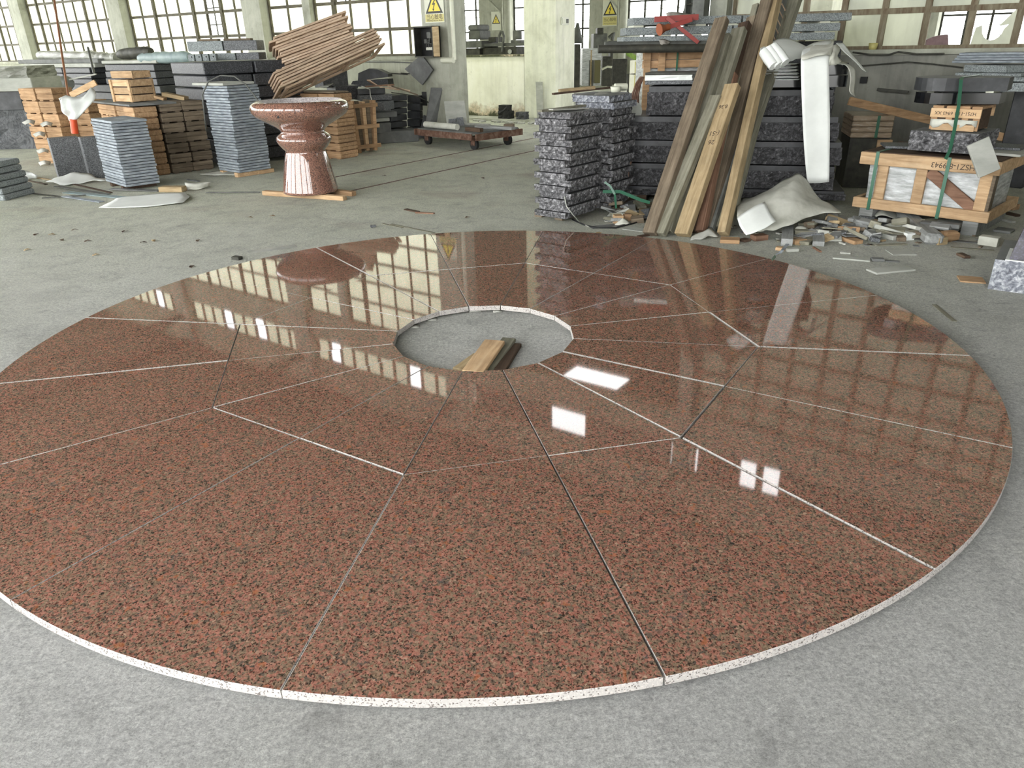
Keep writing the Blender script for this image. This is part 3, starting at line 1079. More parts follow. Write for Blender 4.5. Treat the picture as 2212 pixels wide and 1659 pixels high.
def slat_crate(name, label, w, d, h, nrow, loc, yaw, mat='wood_new', posts=True):
    root = thing(name, label, 'crate', loc, (0, 0, yaw))
    link('box_body', MB().box((0, 0, h * .5), (w * .9, d * .9, h * .9)).mesh('box_body'), M['wood_dark'], root)
    g = h / nrow
    sl = MB().box((0, 0, 0), (w, .014, g * .84), None, .002).mesh('slat')
    sl2 = MB().box((0, 0, 0), (.014, d - .03, g * .84), None, .002).mesh('slat')
    for r in range(nrow):
        z = g * (r + .5)
        for s in (-1, 1):
            link('slat', sl, M[mat], root, (0, s * (d / 2 - .007), z))
            link('slat', sl2, M[mat], root, (s * (w / 2 - .007), 0, z))
    if posts:
        pm = MB().box((0, 0, h / 2), (.045, .02, h * .98), None, .002).mesh('corner_post')
        for sx in (-1, 1):
            link('corner_post', pm, M[mat], root, (sx * (w / 2 - .03), -d / 2 - .008, 0))
            link('corner_post', pm, M[mat], root, (sx * (w / 2 - .03), d / 2 + .008, 0))
    return root


Yc = bcx.y - .1
a = P(212, 214, Yc)
hh_ = P(207, 172, Yc).z - zb
slat_crate('wooden_crate', 'pale pine slatted crate standing on the grey board', .46, .34, hh_, 3, (bcx.x + .06, bcx.y - .06, zb), -.55)
slat_crate('wooden_tray', 'shallow pine tray on top of the slatted crate', .42, .30, P(218, 155, Yc).z - P(216, 173, Yc).z, 1, (bcx.x + .07, bcx.y - .04, zb + hh_ + .004), -.45, posts=False)
# timbers leaning against the crate
put('plank', 'pale plank leaning up to the slatted crate on the boxes', 'plank', MB().beam(P(153, 206, Yc), P(207, 178, Yc - .02), .03, .075, ch=.003).mesh('plank'), M['wood_new'], (0, 0, 0))
put('lath', 'thin upper lath beside the tray of the slatted crate', 'plank', MB().beam(P(150, 172, Yc + .3), P(208, 160, Yc + .25), .03, .018).mesh('lath'), M['slab_pale'], (0, 0, 0))
put('plank', 'short pale plank end lying right of the slatted crate', 'plank', MB().beam(P(318, 204, Yc + .1), P(357, 214, Yc + .1), .12, .035, ch=.003).mesh('plank'), M['wood_new'], (0, 0, 0))
put('plank', 'darker notched plank lying beside the slatted crate', 'plank', MB().beam(P(354, 203, Yc + .25), P(403, 213, Yc + .2), .12, .05, ch=.003).mesh('plank'), M['wood_yel'], (0, 0, 0))
# tall copper-coloured rod
put('rod', 'tall thin copper-coloured rod leaning against the windows', 'rod', MB().tube([P(148, 209, Yc - .02), P(134, 118, Yc + .6), P(118, 4, Yc + 1.4), P(112, -40, Yc + 1.8)], .016, 8).mesh('rod'), M['copper'], (0, 0, 0))
put('rod', 'short grey rod standing against the windows behind the boxes', 'rod', MB().tube([P(203, 158, 13.2), P(190, 103, 14.0)], .02, 8).mesh('rod'), M['steel_mid'], (0, 0, 0))


def drape(name, label, pix, mat, cat='sheet', wob=.02, sub=4, thick=.003, seed=1, grp=None):
    """cloth or film from a coarse net of (px, py, Y)"""
    rows = [[P(*p) for p in r] for r in pix]
    rd = random.Random(seed)

    def interp(rows, n):
        out = []
        for i in range(len(rows) - 1):
            for k in range(n):
                f = k / n
                out.append([a.lerp(b_, f) for a, b_ in zip(rows[i], rows[i + 1])])
        out.append(rows[-1])
        return out
    g = interp(rows, sub)
    g = [list(c) for c in zip(*interp([list(c) for c in zip(*g)], sub))]
    # soften, then ripple
    for _ in range(2):
        h = [[Vector(p) for p in r] for r in g]
        for i in range(len(g)):
            for j in range(len(g[0])):
                acc, n = Vector(), 0
                for di, dj in ((1, 0), (-1, 0), (0, 1), (0, -1)):
                    a, b_ = i + di, j + dj
                    if 0 <= a < len(g) and 0 <= b_ < len(g[0]):
                        if (i in (0, len(g) - 1) and di) or (j in (0, len(g[0]) - 1) and dj):
                            continue
                        acc += g[a][b_]
                        n += 1
                if n and not (i in (0, len(g) - 1) and j in (0, len(g[0]) - 1)):
                    h[i][j] = g[i][j] * .5 + acc / n * .5
        g = h
    ph = [rd.uniform(0, 6) for _ in range(4)]
    for i in range(len(g)):
        for j in range(len(g[0])):
            g[i][j] = g[i][j] + Vector((0, 1, .4)) * wob * (math.sin(i * .9 + ph[0] + j * .5) + .6 * math.sin(j * 1.3 + ph[1] - i * .3)) * .6
    c = g[0][0].copy()
    g = [[p - c for p in r] for r in g]
    o = link(name, MB().grid(g, thick=thick).mesh(name), mat, None, c)
    return tag(o, label, cat, grp)


drape('plastic_sheet', 'crumpled white plastic sheet hanging over the front of the wooden boxes',
      [[(126, 213, Yc - .5), (150, 207, Yc - .42), (180, 210, Yc - .38), (194, 191, Yc - .3)],
       [(136, 236, Yc - .56), (152, 240, Yc - .58), (176, 236, Yc - .52), (212, 208, Yc - .32)],
       [(146, 258, Yc - .55), (153, 263, Yc - .58), (164, 262, Yc - .56), (186, 236, Yc - .5)]], M['foam'], wob=.05)
o = put('orange_tube', 'orange plastic tube with yellow bands hanging in front of the boxes', 'tube', MB().tube([P(158, 258, Yc - .60), P(162, 288, Yc - .60)], .045, 12).mesh('orange_tube'), M['orange'], (0, 0, 0))
# paper poking out between boxes
for k, (x, y, dy) in enumerate(((62, 262, 0), (100, 266, 0), (85, 288, .02), (92, 324, .02), (96, 350, 0))):
    yy = A.y - .35
    drape('paper_scrap', 'torn white paper poking out of the far left boxes, %s' % ('highest left', 'highest right', 'second level', 'third level', 'lowest')[k], [[(x - 14, y + 2, yy), (x, y - 5, yy - .05), (x + 14, y - 1, yy)], [(x - 8, y + 8, yy - .04), (x + 2, y + 3, yy - .12), (x + 12, y + 7, yy)]],
          M['paper'], 'paper', wob=.012, sub=3, seed=k, grp='papers between the left boxes')

# ---- far left: big stones and wrapped slabs (px 0-90)
YB = G(40, 322).y
xb = G(40, 322)
x0_, x1_ = P(-40, 250, YB).x, P(66, 250, YB).x
w = x1_ - x0_
zs = [0, P(40, 238, YB).z, P(40, 197, YB).z, P(30, 193, YB).z]
me = rough_mesh('stone_block', (w, .9, zs[1]), .05, 3, 6, .18)
put('stone_block', 'large dark wavy-veined stone block at the left edge', 'block', me, [M['veined'], M['veined']], ((x0_ + x1_) / 2, YB + .45, 0))
put('stone_block', 'smooth black stone slab on the large veined block at the left edge', 'block', box_mesh('stone_block_top', (w * .93, .9, zs[2] - zs[1]), .01), M['dark_sawn'], ((x0_ + x1_) / 2 - .05, YB + .45, zs[1]))
z2 = zs[2]
z3 = P(40, 168, YB).z
w2_ = w * 1.17
put('stone_slab', 'pale sawn slab projecting above the black slab at the left edge', 'slab', box_mesh('pale_slab', (w2_, .95, z3 - z2), .01), M['slab_pale'], ((x0_ + x1_) / 2 + .14, YB + .42, z2))
z4 = P(40, 143, YB).z
drape_m = rough_mesh('wrapped_bundle', (w2_ * .97, .9, z4 - z3), .03, 8, 4, .12)
put('wrapped_bundle', 'pale film-wrapped bundle on top of the sawn slab at the left edge', 'bundle', drape_m, [M['film_grey'], M['film_grey']], ((x0_ + x1_) / 2 + .10, YB + .45, z3))
# low corrugated pile of grey slabs cut off by the left edge, nearer
YN = 8.75
xr = G(26, 432).x
for i in range(6):
    yw = .12
    wd = .42 - .02 * i
    put('stone_slab', 'grey slab, %s in the low pile cut off by the left edge' % rank(i, 6), 'slab',
        box_mesh('ribbed_slab', (1.0, .5, .066), .012), M['granite_grey'], (xr - .50 - .017 * i + (.012 if i % 2 else 0), G(20, 432).y + .25, .072 * i), (0, 0, -.15), 'low pile at the left edge')

# ---- behind, against the window wall (px 80-420)
def wallbox(name, label, cat, s0, s1, t0, t1, z0, z1, mat, ch=.01, rough=0, group=None, seed=0, dyaw=0.0):
    d = (s1 - s0, t1 - t0, z1 - z0)
    me = rough_mesh(name, d, rough, seed, 4, .16) if rough else box_mesh(name, d, ch)
    return put(name, label, cat, me, [mat, mat] if rough else mat, S((s0 + s1) / 2, (t0 + t1) / 2, z0), (0, 0, YAW + dyaw), group)


def st(px, py, t):
    """s and z where the sight line of a pixel meets the plane t"""
    d = ray(px, py)
    k = (t - (CAM - O0).dot(NT)) / d.dot(NT)
    q = CAM + d * k
    return (q - O0).dot(US), q.z


# pile of flat slabs and boards under the left windows
s0, z_a = st(8, 172, -.9)
s1, _ = st(330, 150, -.9)
for i in range(5):
    z0 = .02 + i * .17
    wallbox('stone_slab', 'dark flat slab, %s in the long low pile under the left windows' % rank(i, 5), 'slab', s0 - .6 + .1 * (i % 2), s0 + 3.2, -1.0, -.1, z0, z0 + .16, M['dark_sawn'], group='dark slabs under the left windows')
    wallbox('stone_slab', 'dark flat slab, %s in the second low pile under the left windows' % rank(i, 5), 'slab', s0 + 3.4, s1 + .3 - .2 * (i % 2), -1.0, -.1, z0, z0 + .16, M['dark_sawn'], group='dark slabs under the second window')
zt_ = .02 + 5 * .17
za, zb_ = zt_, st(120, 146, -.9)[1]
for k, (x0p, x1p, nm) in enumerate(((88, 138, 'left'), (140, 198, 'right'))):
    a_, b_ = st(x0p, 160, -.95)[0], st(x1p, 160, -.95)[0]
    n = 3
    for i in range(n):
        hh2 = (zb_ - zt_) / n
        wallbox('stone_slab', 'short black slab, %s of the %s group under the left windows' % (rank(i, n), nm), 'slab', a_, b_, -.98, -.3, zt_ + i * hh2, zt_ + (i + 1) * hh2 - .01, M['granite_dark'])
zz0, zz1 = zb_, st(120, 128, -.9)[1]
a_, b_ = st(72, 135, -.95)[0], st(203, 135, -.95)[0]
wallbox('board', 'long pale grey board lying under the left windows', 'board', a_ - .6, b_, -.95, -.3, zz0, (zz0 + zz1) / 2 - .005, M['slab_pale'])
wallbox('board', 'upper long dusty board lying under the left windows', 'board', a_ - 1.0, b_ + .1, -.9, -.35, (zz0 + zz1) / 2, zz1, M['dust_dark'])
wallbox('board', 'long board under the second window, right of the grey rod', 'board', b_ + .25, s1 + .2, -.9, -.3, zz1 - .12, zz1 - .05, M['slab_pale'])
for i in range(3):
    h3 = (zz1 - .125 - zt_) / 3
    wallbox('stone_slab', 'black slab, %s of three under the long board by the grey rod' % rank(i, 3), 'slab', b_ + .3 + .05 * i, s1 + .1, -.92, -.3, zt_ + i * h3, zt_ + (i + 1) * h3 - .012, M['granite_dark'])


def roll(label, p0, p1, t, r, mat, squash=.7, name='wrapped_roll', seed=0):
    sa_, za_ = st(p0[0], p0[1], t)
    sb_, zb2 = st(p1[0], p1[1], t)
    n = 14
    rd = random.Random(seed)
    pts, rr = [], []
    for i in range(n + 1):
        f = i / n
        pts.append(S(sa_ + (sb_ - sa_) * f, t + rd.uniform(-.02, .02), za_ + (zb2 - za_) * f + rd.uniform(-.008, .008)))
        rr.append(r * (1 + rd.uniform(-.15, .12)) * (.75 if i in (0, n) else 1))
    return put(name, label, 'roll', MB().tube(pts, rr, 10).mesh(name), mat, (0, 0, 0))


roll('long film-wrapped roll lying under the left windows', (88, 121), (208, 123), -.62, .14, M['film_grey'], seed=1)
roll('long film-wrapped roll under the second window', (204, 124), (255, 127), -.62, .13, M['film_grey'], seed=2)
roll('dark rolled sheet with pale rim lying left of the blue roll', (258, 118), (326, 112), -.75, .12, M['steel'], seed=3)
roll('pale blue-green wrapped roll under the windows', (304, 126), (410, 123), -.8, .12, M['teal'], seed=4)
roll('grey rolled sheet end showing above the far left boxes', (96, 182), (150, 180), -1.8, .16, M['steel_mid'], seed=5)

# ---- pile of long dark granite beams
A = C1 + dR * .70
A.z = 0
Wd = 1.45
topz = P(430, 131, A.y + .3).z
nD = 8
hD = (topz - .06) / nD
DD = 1.15
ca, sa = math.cos(YR), math.sin(YR)
for i in range(nD):
    off = .02 * (i % 2) + (.0 if i < 4 else -.0)
    lx = 0 if i < 3 else -.0
    segs = [(0, .70 + .05 * (i % 2)), (.71 + .05 * (i % 2), Wd + .03 * (i % 3))]
    for j, (u0, u1) in enumerate(segs):
        ox = (u0 + u1) / 2
        oy = DD / 2 + off
        put('granite_block', 'dark granite block, %s layer, %s half, pile left of the bowl' % (rank(i, nD).replace(' from the ', ' from '), ('left', 'right')[j]), 'block',
            box_mesh('granite_block', (u1 - u0 - .02, DD, hD * .93), .012), M['granite_dark'],
            (A.x + ca * ox - sa * oy, A.y + sa * ox + ca * oy, .03 + i * hD + .02), (0, 0, YR + rnd.uniform(-.01, .01)))
# light granite beams on top of it
zt3 = .05 + nD * hD
YT = A.y + .75
xl, xr_ = P(455, 120, YT).x, P(556, 120, YT).x
zl1, zl2, zl3 = P(480, 127, YT).z, P(480, 110, YT).z, P(480, 88, YT).z
for k, (za_, zb2, x0p, x1p) in enumerate(((zt3, zl2 - .03, 452, 557), (zl2, zl3, 405, 556))):
    for j in (0, 1):
        xa = P(x0p if j == 0 else (x0p + x1p) / 2 + 3, 110, YT).x
        xb2 = P((x0p + x1p) / 2 + 1 if j == 0 else x1p, 110, YT).x
        put('granite_bar', '%s pale grey granite bar, %s piece, on top of the big dark pile' % (('lower', 'upper')[k], ('left', 'right')[j]), 'bar', box_mesh('pale_beam', (xb2 - xa, .34, max(.06, zb2 - za_)), .006),
            M['granite_grey'] if j == 0 else M['granite_mid'], ((xa + xb2) / 2, YT + .2, za_), (0, 0, -.02))
for k in range(4):
    x = P(418 + 15.5 * k, 125, YT - .18).x
    root = thing('drilled_block', 'small pale drilled block, %s of four in the row on the dark pile' % (('leftmost', 'second from left', 'third from left', 'rightmost')[k]), 'block', (x, YT - .22, zt3), (0, 0, .1))
    h_ = max(.08, P(420, 117, YT - .2).z - zt3)
    link('block_body', box_mesh('block_body', (.085, .12, h_), .004), M['granite_grey'], root)
    link('drill_hole', MB().tube([(0.01, -.0605, h_ * .6), (0.01, -.0615, h_ * .6)], .010, 10).mesh('drill_hole'), M['black'], root)
for k, (x0p, x1p) in enumerate(((428, 469), (481, 540))):
    xa, xb2 = P(x0p, 84, YT + .1).x, P(x1p, 84, YT + .1).x
    put('board', ('left' if k == 0 else 'right') + ' short brown board lying on the pale granite beams', 'board', box_mesh('short_board', (xb2 - xa, .12, .028), .003), M['wood_brown'], ((xa + xb2) / 2, YT + .18, zl3))

# ================================================================== CENTRE
# ---- polished granite bowl on its flared pedestal
pc = G(672, 413, .05)
YB_ = pc.y
zt = P(645, 216, YB_).z
rim = (P(748, 235, YB_).x - P(541, 245, YB_).x) / 2
prof = [(0, 0), (.315, 0), (.326, .012), (.322, .03), (.290, .17), (.262, .30), (.240, .385), (.232, .41), (.226, .425), (.232, .437), (.255, .455), (.285, .49), (.308, .525), (.313, .55), (.300, .575), (.268, .597), (.247, .612), (.245, .622),
        (.262, .645), (.31, .675), (.39, .715), (.47, .755), (.515, .785), (.540, .82), (.548, .855), (.540, .885), (.515, .91), (.492, .920), (.478, .923)]
inner = [(.468, .918), (.45, .88), (.40, .80), (.30, .74), (.15, .71), (0, .70)]
sc_z = (zt - .05) / .923
sc_r = rim / .548
root = thing('stone_bowl', 'polished red-brown granite bowl on a waisted flared pedestal, standing on two pine battens', 'fountain bowl', (pc.x, YB_, .05))
mb = MB().lathe([(r * sc_r, z * sc_z) for r, z in prof[:18]], 72)
link('pedestal', mb.mesh('pedestal'), M['bowl_red'], root)
mb = MB().lathe([(r * sc_r, z * sc_z) for r, z in prof[17:]], 72)
link('bowl', mb.mesh('bowl'), M['bowl_red'], root)
mb = MB().lathe([(prof[-1][0] * sc_r, prof[-1][1] * sc_z)] + [(r * sc_r, z * sc_z) for r, z in inner], 72)
b2 = link('bowl_inside', mb.mesh('bowl_inside'), M['bowl_in'], root)
b2['label'] = 'pale honed inside of the bowl'
o = link('drain_hole', MB().tube([(-.10 * sc_r, -.545 * sc_r, .80 * sc_z), (-.10 * sc_r, -.550 * sc_r, .80 * sc_z)], .012, 12).mesh('drain_hole'), M['black'], root)
a, b_ = G(580, 422, .0), G(756, 434, .0)
put('batten', 'long pine batten under the front of the stone bowl', 'timber', box_mesh('batten', ((b_ - a).length, .075, .05), .004), M['wood_new'], ((a.x + b_.x) / 2 - .06, (a.y + b_.y) / 2 + .04, 0), (0, 0, math.atan2(b_.y - a.y, b_.x - a.x)))
a, b_ = G(640, 411, .0), G(775, 427, .0)
put('batten', 'second pine batten under the back of the stone bowl, right end showing', 'timber', box_mesh('batten_b', (.80, .075, .05), .004), M['wood_crate'], (pc.x + .18, pc.y + .13, 0), (0, 0, math.atan2(b_.y - a.y, b_.x - a.x)))

# ---- wooden boxes behind the bowl
K2 = G(738, 345)
K2.z = 0
top2 = P(720, 203, K2.y).z
n2 = 8
h2 = top2 / n2 - .004
YL2 = -.62
d2v = Vector((-math.cos(YL2), -math.sin(YL2), 0))
for i in range(4):
    crate_stack(K2 + d2v * (.34 * (4 - i) + .0) , YL2, .33, .36, h2, 1, n2 - (0), 'small wooden slatted box, %s, in column ' + ('one, leftmost,', 'two', 'three', 'four, rightmost,')[i] + ' behind the bowl', 'boxes behind the bowl, column %d' % (i + 1))
# upright bundled crate sides right of them
K3 = G(760, 330)
hh3 = P(760, 217, K3.y).z
root = thing('crate_panel_bundle', 'bundle of narrow crate panels standing upright right of the boxes behind the bowl', 'panels', (K3.x + .14, K3.y + .2, 0), (0, 0, .68))
for k in range(5):
    link('panel_board', MB().box((-.18 + k * .085, (k % 2) * .03 - .15, hh3 / 2), (.06, .12, hh3 * (1 - .03 * (k % 3))), Matrix.Rotation(.03 * (k - 2), 3, 'Y'), .003).mesh('panel_board'), M[('wood_crate', 'wood_brown', 'wood_new', 'wood_brown', 'wood_crate')[k]], root)
for z in (.12, .5, .9):
    link('cross_rail', MB().box((0, -.235, z * hh3), (.44, .03, .06), None, .003).mesh('cross_rail'), M['wood_crate'], root)
zb2 = top2 + .004
# boards and paper on the boxes
BC = K2 + d2v * .7 + Vector((.1, .2, 0))
put('board', 'thin rough boards lying on the boxes behind the bowl', 'board', box_mesh('board_b', (1.3, .3, .02), .002), M['wood_brown'], (BC.x, BC.y, zb2), (0, 0, YL2))
put('paper_sheet', 'pale green-white sheet on the boxes behind the bowl', 'paper', MB().grid([[(-.22, -.1, .02), (0, -.12, .05), (.2, -.1, .06)], [(-.22, .1, .02), (0, .1, .05), (.22, .12, .10)]], thick=.004).mesh('paper_sheet'), M['slab_pale'], (BC.x + .12, BC.y - .12, zb2 + .02), (0, 0, -.1))

# ---- piles of light wooden frames, tilted, on top of those boxes
def frame_pile(A, B, wdir, wid, n, dz, label, group, nbar=4, sec=(.05, .028), seed=0):
    A, B = Vector(A), Vector(B)
    x = (B - A)
    L = x.length
    x.normalize()
    w = Vector(wdir)
    w = (w - x * w.dot(x)).normalized()
    up = x.cross(w)
    if up.z < 0:
        up = -up
    rd = random.Random(seed)
    mesh_r = MB().box((L / 2, 0, 0), (L, sec[0], sec[1]), None, .001).mesh('rail')
    mesh_c = MB().box((0, wid / 2, 0), (.07, wid, sec[1] * .9), None, .001).mesh('cross_bar')
    Mx = Matrix((x, w, up)).transposed()
    rot = Mx.to_euler()
    for i in range(n):
        loc = A + up * (dz * i) + x * rd.uniform(-.05, .05) + w * rd.uniform(-.02, .02)
        root = thing('timber_lattice', label % rank(i, n), 'frame', loc, rot, group)
        link('rail', mesh_r, M['wood_pale'], root, (0, 0, 0))
        link('rail', mesh_r, M['wood_pale'], root, (0, wid, 0))
        for k in range(nbar):
            link('cross_bar', mesh_c, M['wood_pale'], root, (.03 + (L - .06) * k / (nbar - 1), 0, sec[1] * .0))


Yf = K2.y + .15
P1a, P1b = P(615, 146, Yf + .1), P(768, 88, Yf + .55)
frame_pile(P1a, P1b, (.35, .95, 0), .40, 12, .038, 'pale wooden ladder-like frame, %s in the upper tilted pile behind the bowl', 'upper pile of wooden frames', seed=1)
P2a, P2b = P(612, 193, Yf - .35), P(826, 96, Yf + .75)
frame_pile(P2a, P2b, (.35, .95, .05), .46, 7, .04, 'pale wooden ladder-like frame, %s in the lower sliding pile behind the bowl', 'lower pile of wooden frames', seed=2)
for k, (xa, ya, xb_, yb_) in enumerate(((596, 152, 660, 146), (590, 162, 650, 158), (600, 172, 655, 166))):
    put('lath', 'loose lath end sticking out left of the wooden frames, %s' % ('highest', 'middle', 'lowest')[k], 'plank', MB().beam(P(xa, ya, Yf), P(xb_, yb_, Yf + .1), .04, .02).mesh('lath'), M['wood_pale'], (0, 0, 0))

# ---- granite blocks and slabs right of the boxes (px 690-900)
def pixbox(name, label, pl, pr, top, depth, mat, z0=0.0, yaw=None, base_y=None, ch=.008, tilt=0.0, Y=None, group=None, cat=None, rough=None, seed=0, roll_=0.0):
    """front face between two pixels; pl, pr on height z0 unless Y is given"""
    if Y is None:
        a, b_ = G(pl[0], pl[1], z0), G(pr[0], pr[1], z0)
    else:
        Yl, Yr = Y if isinstance(Y, tuple) else (Y, Y)
        a, b_ = P(pl[0], pl[1], Yl), P(pr[0], pr[1], Yr)
        z0 = a.z
    w = math.hypot(b_.x - a.x, b_.y - a.y)
    yw = math.atan2(b_.y - a.y, b_.x - a.x) if yaw is None else yaw
    h = P(pl[0], top, a.y).z - z0
    cx, cy = corner_box(a, yw, w, depth)
    d = (w, depth, max(h, .01))
    if rough:
        me = rough_mesh(name, d, rough[0], seed, rough[1], rough[2])
        mats = [mat, mat] if not isinstance(mat, (list, tuple)) else mat
    else:
        me, mats = box_mesh(name, d, ch), mat
    return put(name, label, cat or name.split('_')[-1], me, mats, (cx, cy, z0), (tilt, roll_, yw), group)


YG = G(800, 312).y - .1
pixbox('granite_block', 'large mid-grey block with rounded corner lying at the bottom right of the boxes', (788, 313), (873, 300), 288, .5, M['dust_dark'], yaw=.35)
zz = P(790, 288, YG).z
pixbox('carved_block', 'grey block with a shallow carved cloud panel on its face', (790, 291), (846, 284), 268, .45, M['dust_dark'], Y=(YG, YG + .25))
pixbox('stone_slab', 'thin pale slab on the carved block, lower of two', (782, 266), (842, 260), 258, .5, M['slab_pale'], Y=(YG - .05, YG + .2))
pixbox('stone_slab', 'long dark-edged slab, upper of two on the carved block', (778, 258), (858, 246), 246, .5, M['dust_dark'], Y=(YG - .1, YG + .25))
pixbox('granite_block', 'grey granite block tilted on the slab pile, pale end face', (780, 239), (832, 246), 220, .4, M['granite_mid'], Y=(YG + .05, YG - .08))
pixbox('stone_slab', 'dark slab with strap, above the tilted block', (778, 219), (848, 216), 206, .55, M['granite_mid'], Y=(YG, YG + .2))
pixbox('stone_slab', 'dark upper slab with a loose cord over it, below the wood scraps', (774, 205), (833, 205), 192, .5, M['dark_sawn'], Y=(YG, YG + .15))
pixbox('granite_block', 'dark block with a pale veined end, behind the bowl rim', (728, 217), (776, 212), 186, .5, M['granite_dark'], Y=(YG + .05, YG + .25))
pixbox('granite_block', 'grey swirl-faced block tilted up under the wooden frames', (700, 190), (752, 172), 152, .35, M['veined'], Y=(YG + .1, YG + .4), roll_=0)
# right rear slab column
for i in range(6):
    y1 = 292 - i * 14.5
    pixbox('stone_slab', 'grey slab, %s in the rear column right of the carved block' % rank(i, 6), (846, y1), (880, y1 - 4), y1 - 12.5, .6, M['dark_sawn'], Y=(YG + .5, YG + .8))
for i in range(5):
    y1 = 290 - i * 17
    pixbox('stone_slab', 'dark slab, %s in the column against the wall near the leaning slab' % rank(i, 5), (880, y1), (908, y1 + 2), y1 - 15.5, .5, M['dark_sawn'], Y=(YG + 1.2, YG + 1.1))
# chamfered black headstone shapes
def profile_slab(name, label, pts, Y, thick, mat, cat):
    p = [P(x, y, Y) for x, y in pts]
    c = p[0].copy()
    n = len(p)
    q = [(v - c) for v in p]
    mb = MB()
    vs = q + [v + Vector((thick * .2, thick, 0)) for v in q]
    mb.add(vs, [tuple(range(n)), tuple(range(2 * n - 1, n - 1, -1))] + [((i + 1) % n, i, n + i, n + (i + 1) % n) for i in range(n)])
    me = mb.mesh(name)
    bm = bmesh.new()
    bm.from_mesh(me)
    bmesh.ops.recalc_face_normals(bm, faces=bm.faces)
    bm.to_mesh(me)
    bm.free()
    return put(name, label, cat, me, mat, c)


profile_slab('headstone', 'black headstone slab with clipped upper corners, standing against the wall', [(773, 175), (839, 166), (838, 160), (816, 150), (797, 148), (774, 158)], YG + 1.2, .22, M['dark_sawn'], 'stone')
profile_slab('stone_slab', 'black slab lying below the clipped headstone', [(755, 188), (839, 186), (837, 171), (762, 175)], YG + 1.15, .3, M['granite_dark'], 'slab')
for k, (xa, ya, xb_, yb_, m_, w) in enumerate(((790, 187, 850, 183, 'wood_red', .10), (820, 188, 862, 194, 'wood_pale', .05), (838, 186, 885, 196, 'wood_pale', .04), (795, 173, 812, 184, 'wood_pale', .05), (846, 186, 902, 205, 'wood_brown', .04))):
    put('wood_scrap', 'broken wood strip among the scraps on the slabs, %s' % ('broad reddish one', 'pale one pointing right', 'longer pale one', 'short upright one by the headstone', 'long dark one against the wall')[k], 'scrap',
        MB().beam(P(xa, ya, YG + .15), P(xb_, yb_, YG + .35), w, .02).mesh('wood_scrap'), M[m_], (0, 0, 0))
put('cord', 'pale looped cord hanging over the slab edge', 'cord', MB().tube([P(781, 186, YG - .02), P(790, 190, YG - .03), P(799, 193, YG - .04), P(800, 206, YG - .06), P(804, 219, YG - .12)], .008, 6).mesh('cord'), M['paper'], (0, 0, 0))

# ---- leaning slabs by the doorway pillar
def lean_panel(name, label, c4, Ys, thick, mat, cat):
    """four corners: bottom-left, bottom-right, top-right, top-left; Ys = distance of each"""
    p = [P(x, y, Y) for (x, y), Y in zip(c4, Ys)]
    p[0].z = max(p[0].z, .002)
    p[1].z = max(p[1].z, .002)
    n = (p[1] - p[0]).cross(p[3] - p[0]).normalized()
    c = p[0].copy()
    q = [v - c for v in p]
    b_ = [v - n * thick for v in q]
    me = MB().add(q + b_, [(0, 1, 2, 3), (7, 6, 5, 4), (1, 0, 4, 5), (2, 1, 5, 6), (3, 2, 6, 7), (0, 3, 7, 4)]).mesh(name)
    return put(name, label, cat, me, mat, c)


YW = O0.y
lean_panel('stone_slab', 'tall narrow grey slab leaning against the wall left of the doorway pillar', [(915, 300), (943, 274), (957, 190), (932, 190)], (G(915, 300).y, G(915, 300).y + .12, 14.05, 14.1), .03, M['dust_dark'], 'slab')
lean_panel('stone_slab', 'narrow dark slab edge leaning beside the tall grey slab', [(903, 298), (914, 299), (921, 250), (915, 248)], (G(903, 298).y, G(914, 299).y, 14.3, 14.35), .05, M['dark_sawn'], 'slab')
lean_panel('stone_tile', 'square pale green-grey panel leaning on the doorway pillar', [(968, 290), (1012, 286), (1003, 217), (959, 219)], (13.45, 13.5, 13.83, 13.85), .02, M['slab_pale'], 'panel')
lean_panel('stone_tile', 'small dark grey panel standing in front of the square pale one', [(968, 290), (986, 289), (986, 256), (969, 257)], (13.38, 13.40, 13.42, 13.42), .02, M['granite_mid'], 'panel')
lean_panel('stone_tile', 'second small dark panel, tilted, behind the trolley', [(988, 289), (1006, 286), (1000, 253), (986, 254)], (13.38, 13.40, 13.46, 13.45), .02, M['granite_mid'], 'panel')
# diamond-hung plate, wall hole, switch box, sign
def wallpt(px, py, t):
    s, z = st(px, py, t)
    return S(s, t, z)


q = [wallpt(x, y, -.17) for x, y in ((912, 184), (935, 151), (910, 118), (874, 149))]
c = q[0].copy()
mb = MB()
vs = [v - c for v in q] + [v - c + NT * .03 for v in q]
mb.add(vs, [(0, 1, 2, 3), (7, 6, 5, 4), (1, 0, 4, 5), (2, 1, 5, 6), (3, 2, 6, 7), (0, 3, 7, 4)])
put('hanging_plate', 'square grey plate hung as a diamond on the wall below the switch box', 'plate', mb.mesh('hanging_plate'), M['dust_dark'], c)
a_, b_ = st(912, 228, -.02), st(931, 199, -.02)
sbox('trim_40', a_[0], b_[0], -.01, .03, a_[1], b_[1], M['black'])  # black panel stands in for the darkness inside the wall hole
